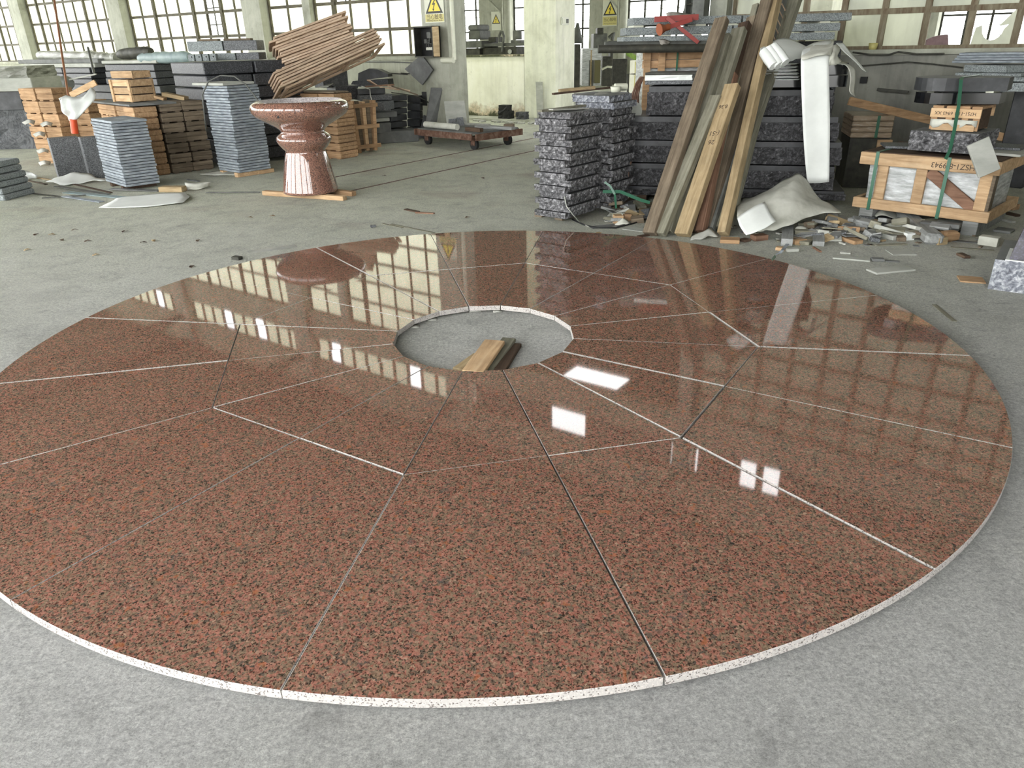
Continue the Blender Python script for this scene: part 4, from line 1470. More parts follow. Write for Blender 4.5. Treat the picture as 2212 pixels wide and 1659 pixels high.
# electric switch box
s0, z0 = st(905, 124, -.24)
s1, z1 = st(941, 56, -.24)
root = thing('switch_box', 'open rusty electric switch box with wiring, mounted on the wall beside the pillar', 'switch box', S((s0 + s1) / 2, -.24, z0), ZROT)
bw, bh = s1 - s0, z1 - z0
mb = MB()
mb.box((0, .10, bh / 2), (bw, .02, bh))
for sx in (-1, 1):
    mb.box((sx * (bw / 2 - .01), 0, bh / 2), (.02, .2, bh))
mb.box((0, 0, .01), (bw, .2, .02))
mb.box((0, 0, bh - .01), (bw, .2, .02))
link('box_shell', mb.mesh('box_shell'), M['steel'], root)
link('box_back', MB().box((0, .08, bh / 2), (bw - .04, .01, bh - .04)).mesh('box_back'), M['black'], root)
link('box_door', MB().box((bw / 2 + .085, -.11, bh / 2), (.16, .014, bh * .95), Matrix.Rotation(-.15, 3, 'Z'), .003).mesh('box_door'), M['wood_yel'], root)
link('breaker', MB().box((.03, .04, bh * .72), (.09, .06, .1), None, .006).mesh('breaker'), M['steel_mid'], root)
link('breaker', MB().box((-.05, .04, bh * .52), (.07, .06, .07), None, .006).mesh('breaker'), M['steel_mid'], root)
link('terminal_block', MB().box((.02, .05, bh * .28), (.17, .04, .05), None, .004).mesh('terminal_block'), M['switch'], root)
for k in range(4):
    f = k * .05
    link('wire', MB().tube([(-.06 + f, .04, bh * .30), (-.02 + f, .0, bh * .42), (.05 - f * .5, .01, bh * .5), (.03 + f * .4, .04, bh * .68)], .005, 5).mesh('wire'), M['steel_mid'], root)
# warning sign, high on the pillar
s0, zs0 = st(919, 50, -.115)
s1, zs1 = st(957, -14, -.115)
sw_, sh_ = s1 - s0, zs1 - zs0


def text_mesh(txt, size, name, ext=.0008):
    cu = bpy.data.curves.new(name, 'FONT')
    cu.body = txt
    cu.size = size
    cu.align_x = 'CENTER'
    cu.align_y = 'CENTER'
    cu.extrude = ext
    ob = bpy.data.objects.new(name, cu)
    col.objects.link(ob)
    dg = bpy.context.evaluated_depsgraph_get()
    me = bpy.data.meshes.new_from_object(ob.evaluated_get(dg))
    me.name = name
    col.objects.unlink(ob)
    bpy.data.objects.remove(ob)
    return me


def hazard_sign(label, loc, rot, w, h, face='sign_white', txt=True, cat='sign'):
    root = thing('warning_sign', label, cat, loc, rot)
    link('sign_board', MB().box((0, 0, h / 2), (w, .006, h), None, .001).mesh('sign_board'), M[face], root)
    th = w * .80
    cz = h * .36 + th * .36
    tri = [(-th * .5, 0), (th * .5, 0), (0, th * .87)]

    def tri_mesh(s, y, mname):
        cx0, cy0 = 0, th * .29
        mb = MB()
        pts = [((x - cx0) * s + cx0, y, (z - cy0) * s + cy0 + h * .36) for x, z in tri]
        return mb.add(pts, [(0, 1, 2)]).mesh(mname)
    link('black_triangle', tri_mesh(1.12, -.0042, 'black_triangle'), M['sign_dark'], root)
    link('yellow_triangle', tri_mesh(.80, -.0048, 'yellow_triangle'), M['yellow'], root)
    bolt = [(.05, .78), (-.16, .40), (-.01, .42), (-.09, .10), (-.16, .16), (-.06, -.06), (.03, .13), (-.03, .12), (.12, .54), (-.02, .50), (.13, .76)]
    zb0 = h * .36 + th * .04
    pts = [(x * th * .8, -.0054, z * th * .62 + zb0 + th * .05) for x, z in bolt]
    mb = MB()
    # split the bolt in convex pieces
    L = [pts[0], pts[1], pts[9], pts[10]]
    mb.add(L, [(0, 1, 2, 3)])
    mb.add([pts[1], pts[2], pts[8], pts[9]], [(0, 1, 2, 3)])
    mb.add([pts[2], pts[3], pts[7], pts[8]], [(0, 1, 2, 3)])
    mb.add([pts[3], pts[4], pts[5], pts[6]], [(0, 1, 2, 3)])
    link('lightning_bolt', mb.mesh('lightning_bolt'), M['sign_dark'], root)
    if txt:
        link('text_panel', MB().box((0, -.0035, h * .17), (w * .96, .002, h * .27)).mesh('text_panel'), M['sign_cream'], root)
        link('lettering', text_mesh('当心触电', w * .21, 'lettering'), M['sign_text'], root, (0, -.0052, h * .20), (PI / 2, 0, 0))
        link('small_lettering', text_mesh('Warning electric shock', w * .085, 'small_lettering'), M['sign_text'], root, (0, -.0052, h * .08), (PI / 2, 0, 0))
    return root


hazard_sign('yellow and black electric shock warning sign with Chinese lettering on the doorway pillar', S((s0 + s1) / 2, -.112, zs0), ZROT, sw_, sh_)
# vertical pipe on the pillar and the white rolled bar at its foot
q = wallpt(980, 100, -.12)
tag(link('drain_pipe', MB().tube([(0, 0, -.1), (0, 0, 4.5)], .035, 10).mesh('drain_pipe'), M['pillar_white'], None, (q.x, q.y, 1.42)), 'thin pale vertical pipe running up the front of the doorway pillar', 'pipe')
put('bar', 'short whitish bar fixed below the switch box', 'bar', MB().tube([wallpt(955, 130, -.16), wallpt(980, 130, -.16)], .05, 10).mesh('bar'), M['sign_white'], (0, 0, 0))
for k, pp in enumerate((((760, 133), (800, 134), (850, 134), (900, 136), (940, 140)), ((866, 158), (900, 160), (930, 152), (960, 140)), ((790, 153), (840, 158), (880, 161)))):
    put('wall_cable', 'sagging cable along the stained wall, %s' % ('upper, running left of the switch box', 'dark one passing the diamond plate', 'short one above the headstone')[k], 'cable',
        MB().tube([wallpt(x, y, -.02) for x, y in pp], .009, 6).mesh('wall_cable'), M[('steel_mid', 'steel', 'steel')[k]], (0, 0, 0))
put('cable', 'dark cable curving from the wall hole to the slabs', 'cable', MB().tube([wallpt(926, 222, -.05), P(918, 216, 13.9), P(900, 208, 13.7), P(870, 203, 13.5), P(846, 200, 13.3)], .01, 6).mesh('cable'), M['steel'], (0, 0, 0))

# ---- flat trolley
T1, T2, T3 = G(1026, 322), G(938, 312), G(1081, 312)
ya = math.atan2(T1.y - T2.y, T1.x - T2.x)
ux, uy = Vector((T1.x - T2.x, T1.y - T2.y, 0)), Vector((T3.x - T1.x, T3.y - T1.y, 0))
Lx = ux.length
zd = .24
root = thing('flat_trolley', 'rusty flat trolley with four castors near the doorway', 'trolley', (T1.x, T1.y, 0), (0, 0, math.atan2(ux.y, ux.x)))
fx = -(Lx + .20)
dy_ = .82
link('deck', MB().box((fx / 2 + .09, dy_ / 2 - .08, zd + .02), (Lx + .34, dy_ + .24, .03), None, .004).mesh('deck'), M['dust_dark'], root)
mb = MB()
for y in (-.2, dy_ + .04):
    mb.box((fx / 2 + .09, y, zd - .03), (Lx + .34, .03, .10), None, .003)
for x in (fx - .07, .25):
    mb.box((x, dy_ / 2 - .08, zd - .03), (.03, dy_ + .24, .10), None, .003)
link('side_frame', mb.mesh('side_frame'), M['rust'], root)
for x, y in ((0.06, -.06), (fx + .12, -.06), (0.06, dy_ - .12), (fx + .12, dy_ - .12)):
    fk = link('castor_fork', MB().box((x, y - .035, .14), (.09, .012, .14)).box((x, y + .035, .14), (.09, .012, .14)).box((x, y, .205), (.13, .11, .02)).mesh('castor_fork'), M['rust'], root)
    w_ = MB().tube([(x, y - .026, .085), (x, y + .026, .085)], .085, 20)
    link('wheel', w_.mesh('wheel'), M['black'], fk)
zt_ = zd + .036
def on_trolley(name, label, cat, me, mat, lx, ly, rz):
    q = root.matrix_basis @ Vector((lx, ly, zt_))
    a0 = math.atan2(ux.y, ux.x)
    q = Vector((T1.x, T1.y, 0)) + Vector((math.cos(a0) * lx - math.sin(a0) * ly, math.sin(a0) * lx + math.cos(a0) * ly, zt_))
    return put(name, label, cat, me, mat, q, (0, 0, a0 + rz))


on_trolley('rolled_sheet', 'pale rolled sheet lying along the front of the trolley', 'roll', MB().tube([(-.42, 0, .05), (.42, 0, .05)], .05, 14).mesh('rolled_sheet'), M['foam_dirty'], fx / 2 - .15, -.05, 0.0)
on_trolley('timber', 'short dark timber end beside the pale roll on the trolley', 'timber', box_mesh('timber_short', (.36, .08, .06), .004), M['wood_dark'], .02, -.02, .0)
on_trolley('plank', 'pale plank lying on the right of the trolley', 'plank', box_mesh('plank_t', (.75, .14, .04), .004), M['wood_silver'], .02, .45, .2)
on_trolley('plank', 'second pale plank on the back of the trolley', 'plank', box_mesh('plank_t2', (.62, .10, .03), .004), M['paper'], fx / 2 - .1, .66, .25)
on_trolley('wood_offcut', 'brown wood offcut at the back right corner of the trolley', 'offcut', box_mesh('offcut_t', (.16, .12, .06), .004), M['wood_brown'], .08, .72, .5)

# ---- by the white wall
q0, q1 = G(1176, 262), None
mb = box_mesh('board_upright', (.16, .03, P(1176, 178, 16.6).z), .002)
put('board', 'narrow grey board standing against the whitewashed pillar', 'board', mb, M['slab_pale'], S(.12, 3.36, 0), (.06, 0, YAW))
s_, z_ = st(1300, 47, 0)
qs = [(1211, 40), (1229, 53)]
dpt = S(.455, 3.62, P(1220, 53, 16.3).z)
root = thing('switch_plate', 'pale double light switch on the side of the whitewashed pillar', 'switch', S(.455, 3.80, P(1220, 54, S(.455, 3.8).y).z), (0, 0, YAW + PI / 2))
link('plate', MB().box((0, -.008, .075), (.30, .016, .15), None, .003).mesh('plate'), M['switch'], root)
link('rocker', MB().box((-.07, -.02, .075), (.1, .012, .1), None, .002).mesh('rocker'), M['sign_white'], root)
link('rocker', MB().box((.08, -.02, .075), (.08, .012, .08), None, .002).mesh('rocker'), M['steel_mid'], root)
for k, (sx, w, h, lb) in enumerate(((-.62, .30, .16, 'black carved stone piece lying at the foot of the white wall'), (-.18, .22, .15, 'small mossy stone at the foot of the whitewashed pillar'))):
    put('stone', lb, 'stone', rough_mesh('stone', (w, .2, h * 1.0), .02, 30 + k, 4, .05), [M['black'] if k == 0 else M['granite_dark']] * 2, S(sx, 3.1, .05), ZROT)
put('stone', 'second black stone stacked on the carved piece by the white wall', 'stone', rough_mesh('stone_b', (.24, .18, .12), .015, 33, 3, .05), [M['black']] * 2, S(-.64, 3.1, .21), ZROT)
# rubble line along the kerb
rd = random.Random(4)
for k in range(14):
    put('rubble', 'small pale rubble piece along the kerb below the white wall', 'rubble', rough_mesh('rubble_%d' % (k % 3), (.14, .10, .04), .015, k % 3, 3, .04), [M['paper']] * 2, S(-1.6 + k * .17 + rd.uniform(-.05, .05), 2.72 + rd.uniform(-.08, .08), 0), (0, 0, rd.uniform(0, 3)), 'rubble along the kerb')

# ---- machines behind the white wall (far hall)
s0 = -2.6
root = thing('grinding_machine', 'grey stone-grinding machine with a square head behind the white wall, left', 'machine', S(-2.2, 4.9, 0), ZROT)
def mpx(x, y, t=4.9):
    s, z = st(x, y, t)
    return s, z


def mbox(parent, org_s, name, x0, y0, x1, y1, t0, dt, mat, ch=.01):
    sa_, za_ = st(x0, y1, t0)
    sb_, zb3 = st(x1, y0, t0)
    me = MB().box(((sa_ + sb_) / 2 - org_s, t0 + dt / 2 - 4.9, (za_ + zb3) / 2), (abs(sb_ - sa_), dt, abs(zb3 - za_)), None, ch).mesh(name)
    return link(name, me, M[mat], parent)


mbox(root, -2.2, 'machine_head', 1010, 53, 1032, 67, 4.9, .5, 'dust_dark', .04)
mbox(root, -2.2, 'head_body', 1012, 66, 1036, 86, 4.9, .45, 'steel_mid')
mbox(root, -2.2, 'work_table', 998, 88, 1040, 104, 4.8, .7, 'steel_mid')
mbox(root, -2.2, 'machine_base', 1000, 104, 1036, 160, 4.85, .6, 'steel')
root = thing('bench_machine', 'low machine bench with a bent hose and a vertical motor behind the white wall', 'machine', S(-.9, 4.9, 0), ZROT)
mbox(root, -.9, 'bench_top', 1042, 92, 1131, 101, 4.9, .6, 'steel_mid')
mbox(root, -.9, 'bench_body', 1044, 101, 1130, 160, 4.95, .5, 'steel')
mbox(root, -.9, 'gearbox', 1055, 80, 1070, 92, 5.0, .3, 'steel')
mbox(root, -.9, 'motor_foot', 1103, 86, 1125, 94, 4.9, .35, 'steel_mid')
s_, z_ = mpx(1110, 86)
_, z1_ = mpx(1110, 65)
link('motor', MB().tube([(s_ + .9, .15, z_), (s_ + .9, .15, z1_ - .03), (s_ + .9, .15, z1_)], [.11, .11, .085], 16).mesh('motor'), M['steel_mid'], root)
hp = [mpx(1081, 92), mpx(1081, 78), mpx(1084, 69), (mpx(1088, 69)), mpx(1091, 78), mpx(1089, 95), mpx(1087, 112)]
link('hose', MB().tube([(a_ + .9, -.05, b_) for a_, b_ in hp], .03, 8).mesh('hose'), M['steel_mid'], root)
root = thing('lathe_part', 'dark gear housing with pale round end cap behind the white wall, right', 'machine', S(-.5, 4.6, 0), ZROT)
mbox(root, -.5, 'housing', 1108, 100, 1131, 130, 4.65, .3, 'steel')
s_, z_ = mpx(1117, 111, 4.6)
link('end_cap', MB().tube([(s_ + .5, -.28, z_), (s_ + .5, -.31, z_)], .05, 16).mesh('end_cap'), M['slab_pale'], root)
# sign on the far column + bracket arms
hazard_sign('small electric warning sign on the far column, seen above the white wall', S(-9.35, FT - .60, st(1078, 65, FT - .6)[1]), ZROT, .45, .65, txt=False)
hazard_sign('electric warning sign with dark lettering on the far column right of the whitewashed pillar', S(-4.35, FT - .60, st(1300, 57, FT - .6)[1]), ZROT, .60, 1.0, txt=True)
for k, (sc, nm) in enumerate(((-9.3, 'left'), (-4.3, 'right'))):
    zc = 2.9
    put('wall_bracket', 'pale triangular pipe bracket on the %s far column' % nm, 'bracket', MB().tube([(-.5, 0, .35), (.35, 0, .35)], .03, 6).tube([(-.45, 0, .35), (.3, 0, -.3)], .03, 6).tube([(.3, 0, .4), (.3, 0, -1.0)], .03, 6).mesh('wall_bracket'), M['pillar'], S(sc, FT - .68, zc), ZROT)

# ================================================================== RIGHT SIDE
rnd = random.Random(77)
# ---- split-faced slab stacks left of the planks
def rock_stack(label, group, C, yaw, w, d, z0, ztop, n, mats, stagger, seed, twist=0.0, side=(0, 0), top_mats=None):
    th = (ztop - z0) / n
    meshes = [rough_mesh('split_slab', (w, d, th * .92), .011, seed + k, 3, .022) for k in range(4)]
    ca, sa = math.cos(yaw), math.sin(yaw)
    for i in range(n):
        k = 1 if i % 2 else -1
        ox = w / 2 + k * stagger[0] + rnd.uniform(-.006, .006)
        oy = d / 2 + k * stagger[1] + rnd.uniform(-.006, .006)
        mm = mats
        if top_mats and i >= n - top_mats[1]:
            mm = top_mats[0]
        put('split_slab', label % rank(i, n), 'slab', meshes[(i * 3 + seed) % 4], mm, (C.x + ca * ox - sa * oy, C.y + sa * ox + ca * oy, z0 + i * th), (0, 0, yaw + rnd.uniform(-.02, .02) + twist * i), group)


M2 = [M['dark_sawn'], M['rock_face']]
LA, LC, LB = G(1160, 464, .06), G(1229, 474, .06), G(1277, 456, .06)
yR = math.atan2(LC.y - LA.y, LC.x - LA.x)
ztR = P(1229, 243, LC.y).z
rock_stack('rough split-faced dark slab, %s, in the front stack left of the planks', 'slabs of the near split-faced stack', LA, yR, .36, .50, .06, ztR, 16, M2, (.018, .012), 100)
for k, (px, py) in enumerate(((1172, 471), (1216, 478))):
    q = G(px, py)
    put('timber_bearer', ('left' if k == 0 else 'right') + ' timber bearer under the near split-faced stack', 'timber', box_mesh('timber_bearer3', (.09, .45, .058), .003), M['wood_brown'], (q.x + .10, q.y + .22, 0), (0, 0, yR))
LC2 = G(1300, 452, .04)
LA2 = LC2 + Vector((-.36, .10, 0))
zt2 = P(1300, 205, LC2.y + .1).z
rock_stack('rough split-faced slab, %s, in the taller stack beside the planks', 'slabs of the taller split-faced stack', LC2 + Vector((-.26, .22, 0)), yR + .06, .40, .46, .04, zt2, 17, M2, (.015, .02), 140,
           top_mats=([M['dust_dark'], M['rock_light']], 2))
put('timber_bearer', 'long timber bearer under the taller split-faced stack', 'timber', box_mesh('timber_bearer4', (.5, .1, .038), .003), M['wood_yel'], (LC2.x - .02, LC2.y + .35, 0), (0, 0, yR))
# third stack behind
q = G(1240, 400)
zt3_ = P(1240, 203, q.y).z
rock_stack('split-faced slab, %s, in the rear stack left of the taller one', 'slabs of the rear split-faced stack', q + Vector((.02, .45, 0)), yR + .03, .5, .5, .04, zt3_ - .02, 13, M2, (.015, .015), 170)
zt3b = zt3_ - .02
# things on top
tp = LA + Vector((.25, .12, 0))
put('batten', 'thin dusty batten lying on the near split-faced stack', 'batten', MB().beam(P(1166, 241, LC.y + .05) + Vector((0, 0, 0)), P(1262, 229, LC.y + .55), .05, .018).mesh('batten'), M['wood_grey'], (0, 0, .004))
put('batten', 'pale paper-covered batten beside the dusty one on the near stack', 'batten', MB().beam(P(1190, 240, LC.y + .02), P(1268, 237, LC.y + .4), .05, .010).mesh('batten'), M['paper'], (0, 0, .012))
yy = q.y + .55
put('plank', 'pale yellow plank on the rear split-faced stack', 'plank', MB().beam(P(1208, 196, yy), P(1284, 189, yy + .1), .08, .035, ch=.003).mesh('plank'), M['wood_yel'], (0, 0, 0))
put('plank', 'dark plank under the pale yellow one on the rear stack', 'plank', MB().beam(P(1194, 203, yy - .1), P(1345, 186, yy + .25), .06, .02, ch=.002).mesh('plank'), M['wood_dark'], (0, 0, 0))
yt = LC2.y + .45
put('bowl', 'white plastic pot standing on the taller split-faced stack', 'pot', MB().lathe([(0, 0), (.045, 0), (.055, .05), (.05, .052), (.04, .008), (0, .008)], 20).mesh('bowl'), M['sign_white'], P(1330, 199, yt) * 1.0 - Vector((0, 0, 0.0)))
put('paper_roll', 'small cream roll lying beside the white pot', 'roll', MB().tube([(-.06, 0, .035), (.06, .03, .035)], .034, 14).mesh('paper_roll'), M['sign_white'], P(1341, 196, yt + .08))
drape('paper_scrap', 'crumpled pale paper on top of the taller split-faced stack', [[(1285, 203, yt - .2), (1300, 198, yt - .1), (1320, 201, yt)], [(1283, 207, yt - .25), (1302, 205, yt - .22), (1318, 206, yt - .15)]], M['paper'], 'paper', wob=.008, sub=3, seed=3)

# ---- the big pile of rock-faced dark blocks behind the planks
FA, FB = G(1357, 436), G(1822, 452)
yb = math.atan2(FB.y - FA.y, FB.x - FA.x)
ub = Vector((math.cos(yb), math.sin(yb), 0))
vb = Vector((-math.sin(yb), math.cos(yb), 0))
Lb = (FB - FA).length
rows_y = [448, 415, 358, 305, 250, 190]             # tops of the layers read at x = 1720
def zat(px, py):
    # height on the front plane of the pile
    d = ray(px, py)
    k = (FA - CAM).dot(vb) / d.dot(vb)
    return (CAM + d * k).z


def uat(px, py):
    d = ray(px, py)
    k = (FA - CAM).dot(vb) / d.dot(vb)
    return (CAM + d * k - FA).dot(ub)


zs = [.0, max(.03, zat(1720, 432)), zat(1720, 410), zat(1720, 357), zat(1720, 305), zat(1720, 250), zat(1720, 192)]
M3 = [M['dark_sawn'], M['rock_dark']]
DB = .78
for px_, nm in ((1385, 'left'), (1560, 'middle'), (1750, 'right')):
    q = FA + ub * uat(px_, 440) + vb * DB / 2
    put('timber_bearer', '%s timber bearer under the big rock-faced pile' % nm, 'timber', box_mesh('timber_bearer5', (.1, DB * .95, max(.03, zs[1]) - .002), .003), M['wood_dark'], (q.x, q.y, 0), (0, 0, yb))
right_end = [1803, 1850, 1819, 1827, 1811, 1808]
left_end = [1356, 1352, 1360, 1352, 1352, 1394]
for i in range(1, 6):
    z0, z1 = zs[i], zs[i + 1]
    uL, uR = uat(left_end[i], 300), uat(right_end[i], 300)
    cuts = [uL, uL + (uR - uL) * (.48 + .04 * (i % 2)), uR]
    if i == 5:
        cuts = [uat(1396, 200), uat(1560, 200), uat(1808, 200)]
    for j in (0, 1):
        w = cuts[j + 1] - cuts[j] - .02
        top = z1 if not (i == 5 and j == 0) else zat(1440, 184)
        h = top - z0 - .014
        if i == 1:
            h = z1 - z0 - .014
        me = rough_mesh('rock_faced_block', (w, DB - .02 * (i % 2), h), .016, 200 + i * 2 + j, 5, .05, band=min(.05, h * .28))
        q = FA + ub * ((cuts[j] + cuts[j + 1]) / 2) + vb * (DB / 2 + .02 * ((i * 3 + j) % 3))
        put('rock_faced_block', 'dark rock-faced block with smooth top band, %s layer, %s of the planks' % (rank(i - 1, 5), ('left', 'right')[j]), 'block', me, M3, (q.x, q.y, z0), (0, 0, yb + rnd.uniform(-.012, .012)))
ztp = zs[6]
# polished black slabs on top, right
for k, (ya_, yb_2) in enumerate(((190, 165), (161, 140))):
    z0, z1 = zat(1760, ya_ - 1), zat(1760, yb_2)
    ua, ub_ = uat(1650 + 10 * k, 170), uat(1836 - 3 * k, 170)
    z0 = ztp + (.008 if k == 0 else .115)
    h = .10
    mb = MB()
    w, d = ub_ - ua, .6
    poly = []
    for sx, sy in ((-1, -1), (1, -1), (1, 1), (-1, 1)):
        a0 = {(-1, -1): PI, (1, -1): 1.5 * PI, (1, 1): 0, (-1, 1): .5 * PI}[(sx, sy)]
        for m_ in range(5):
            a = a0 + m_ * PI / 8
            poly.append((sx * (w / 2 - .06) + .06 * math.cos(a), sy * (d / 2 - .06) + .06 * math.sin(a)))
    mb.prism(poly, 0, h)
    q = FA + ub * ((ua + ub_) / 2) + vb * .42
    put('polished_slab', 'polished black slab with rounded corners, %s of two on the rock-faced pile' % ('lower', 'upper')[k], 'slab', mb.mesh('polished_slab'), M['polished_black'], (q.x, q.y, z0), (0, 0, yb + .02 * k))
ztp2 = ztp + .22
# left: pale wrapped slabs on the left part
q = FA + ub * ((uat(1390, 190) + uat(1500, 190)) / 2) + vb * .35
zl = zat(1440, 184)
w = uat(1500, 190) - uat(1390, 190)
put('stone_slab', 'mid-grey thin slab under the pale bundle left of the planks', 'slab', box_mesh('slab_a', (w, .5, .035), .004), M['granite_mid'], (q.x, q.y, zl + .0), (0, 0, yb))
hz = max(.05, zat(1440, 168) - zl - .04)
put('wrapped_slabs', 'slabs wrapped in pale film with dark ends, left of the planks', 'bundle', rough_mesh('wrapped_slabs', (w * .95, .45, hz), .01, 9, 3, .06), [M['steel'], M['foam']], (q.x - .02, q.y, zl + .037), (0, 0, yb))
put('steel_plate', 'thin dark flat plates lying on the pale wrapped slabs', 'plate', box_mesh('steel_plate', (w * 1.1, .4, .02), .002), M['steel'], (q.x + .03, q.y + .03, zl + .038 + hz), (0, 0, yb - .05))
put('round_stone', 'half-round pale stone piece standing left of the wrapped slabs', 'stone', MB().tube([P(1366, 236, FA.y + .15), P(1366, 236, FA.y + .19)], .10, 24).mesh('round_stone'), M['slab_pale'], (0, 0, -.02))

# ---- behind: timber crate with boards, pipes and long granite bars
YC_ = 9.3
def crx(px, py, Y=YC_):
    return P(px, py, Y)


cl, crr = crx(1387, 150), crx(1690, 150)
zc0, zc1 = 0, crx(1400, 112).z
root = thing('timber_crate', 'tall timber crate with wide reddish boards behind the leaning planks', 'crate', ((cl.x + crr.x) / 2, YC_ + .4, 0))
wc = crr.x - cl.x
link('crate_core', MB().box((0, 0, zc1 / 2), (wc - .1, .7, zc1 - .04)).mesh('crate_core'), M['film'], root)
bh_ = crx(1400, 112).z - crx(1400, 148).z
for k in range(2):
    link('board', MB().box((0, -.40, zc1 - bh_ * (k + .5) / 2), (wc, .025, bh_ / 2 * .94), None, .003).mesh('board'), M['wood_crate'], root)
    link('board', MB().box((0, -.40, .3 + .35 * k), (wc, .025, .1), None, .003).mesh('board'), M['wood_crate'], root)
for x in (-wc / 2 + .05, -wc / 2 + .22, 0, wc / 2 - .05):
    link('crate_post', MB().box((x, -.43, zc1 / 2), (.08, .03, zc1), None, .003).mesh('crate_post'), M['wood_crate'], root)
link('strap', MB().box((-wc / 2 + .40, -.43, zc1 / 2), (.02, .006, zc1)).mesh('strap'), M['strap'], root)
# pipes on the crate
for k, (yp, m_) in enumerate(((106, 'steel_mid'), (99, 'teal'))):
    a, b_ = P(1292 + 14 * k, yp, 9.05 + .12 * k), P(1700, yp - 4, 9.05 + .12 * k)
    put('steel_pipe', '%s long steel pipe running behind the planks above the crate' % ('lower dark', 'upper greenish')[k], 'pipe', MB().tube([a, b_], .045, 12).mesh('steel_pipe'), M['steel' if k == 0 else 'steel_mid'], (0, 0, 0))
# granite bars: left and right ends visible either side of the planks
for k, (yb0, yt0, xl_, xr2) in enumerate(((96, 80, 1345, 1803), (77, 60, 1352, 1815), (55, 38, 1368, 1840))):
    Yb_ = 9.35
    pL, pR = P(xl_, yb0, Yb_), P(xr2, yb0 - 4, Yb_)
    h = P(xl_, yt0, Yb_).z - pL.z
    L_ = pR.x - pL.x
    for j in (0, 1):
        xa, xb2 = (pL.x, pL.x + L_ * .5 - .01) if j == 0 else (pL.x + L_ * .5 + .01, pR.x)
        put('granite_bar', 'long speckled pale granite bar, %s layer, %s end, high behind the planks' % (('lowest', 'middle', 'upper')[k], ('left', 'right')[j]), 'bar', box_mesh('granite_bar', (xb2 - xa, .45, h), .005),
            M['granite_grey'], ((xa + xb2) / 2, Yb_ + .25, pL.z), (0, 0, 0))
    if k < 2:
        znext = P(xl_, (77, 55)[k], Yb_).z
        zt_b = pL.z + h
        for m_ in range(7):
            x = pL.x + L_ * (.06 + .145 * m_)
            put('spacer', 'pale wooden spacer between the long granite bars behind the planks', 'spacer', box_mesh('spacer_b', (.12, .4, max(.015, znext - zt_b)), .002), M['sign_white'], (x, Yb_ + .25, zt_b), (0, 0, 0), 'spacers between the long granite bars')
# block that carries the bars
pL = P(1350, 97, 9.4)
for x0, x1, nm in ((1.75, 2.55, 'left'), (2.6, 3.4, 'middle'), (3.45, 4.2, 'right')):
    nb = 5
    for i in range(nb):
        hh4 = (pL.z - .004) / nb
        put('granite_block', 'dark block, %s in the %s column that carries the long granite bars' % (rank(i, nb), nm), 'block', box_mesh('granite_block_c', (x1 - x0 + .0, .36, hh4 - .006), .01), M['granite_dark'], ((x0 + x1) / 2, 10.1, i * hh4), (0, 0, 0))
# red clamp, orange grip and glove on the bars
yb2 = 9.2
mb = MB().beam(P(1414, 42, yb2), P(1508, 37, yb2), .05, .05, mi=0)
put('lifting_clamp', 'red steel scissor clamp lying on the pale granite bars', 'clamp', MB().beam(P(1414, 42, yb2), P(1508, 37, yb2), .05, .06).beam(P(1440, 38, yb2 - .05), P(1508, 92, yb2 - .08), .04, .04).beam(P(1494, 42, yb2 - .06), P(1440, 60, yb2 - .08), .04, .045).mesh('lifting_clamp'), M['red_paint'], (0, 0, 0))
put('brush', 'dull orange round brush at the end of the red clamp', 'brush', MB().tube([P(1445, 58, yb2 - .1), P(1436, 61, yb2 - .12)], .035, 12).tube([P(1436, 61, yb2 - .12), P(1424, 64, yb2 - .15)], [.035, .065], 12).mesh('brush'), M['brush'], (0, 0, 0))
drape('glove', 'crumpled grey work glove lying on the pipes left of the planks', [[(1424, 90, 9.1), (1434, 87, 9.1), (1446, 92, 9.1)], [(1428, 101, 9.05), (1436, 96, 9.03), (1441, 101, 9.05)]], M['glove'], 'glove', wob=.02, sub=4, thick=.02, seed=8)
drape('cloth', 'pale cloth heap on top of the granite bars beside the clamp', [[(1440, 34, 9.35), (1460, 28, 9.3), (1480, 33, 9.3), (1500, 32, 9.3)], [(1445, 40, 9.2), (1462, 36, 9.2), (1482, 39, 9.2), (1502, 38, 9.2)]], M['glove'], 'cloth', wob=.03, sub=3, thick=.02, seed=4)
# cupboard seen above the bars
s0c, z0c = st(1483, 42, -.35)
s1c, z1c = st(1528, 2, -.35)
root = thing('open_cabinet', 'small open grey wall cabinet with coiled cable, above the pale granite bars', 'cabinet', S((s0c + s1c) / 2 - .06, -.30, z0c - .15), ZROT)
wcb, hcb = s1c - s0c, z1c - z0c + .35
link('cabinet_body', MB().box((wcb * .2, .1, hcb / 2), (wcb * .6, .2, hcb)).box((-wcb * .3, .18, hcb / 2), (wcb * .4, .03, hcb)).box((-wcb * .48, .09, hcb / 2), (.02, .18, hcb)).box((-wcb * .3, .09, hcb - .01), (wcb * .4, .18, .02)).mesh('cabinet_body'), M['steel_mid'], root)
link('cable_coil', MB().tube([(-wcb * .3 + .09 * math.cos(a * .5), .05, hcb * .4 + .12 * math.sin(a * .5)) for a in range(9)], .012, 6).mesh('cable_coil'), M['steel'], root)

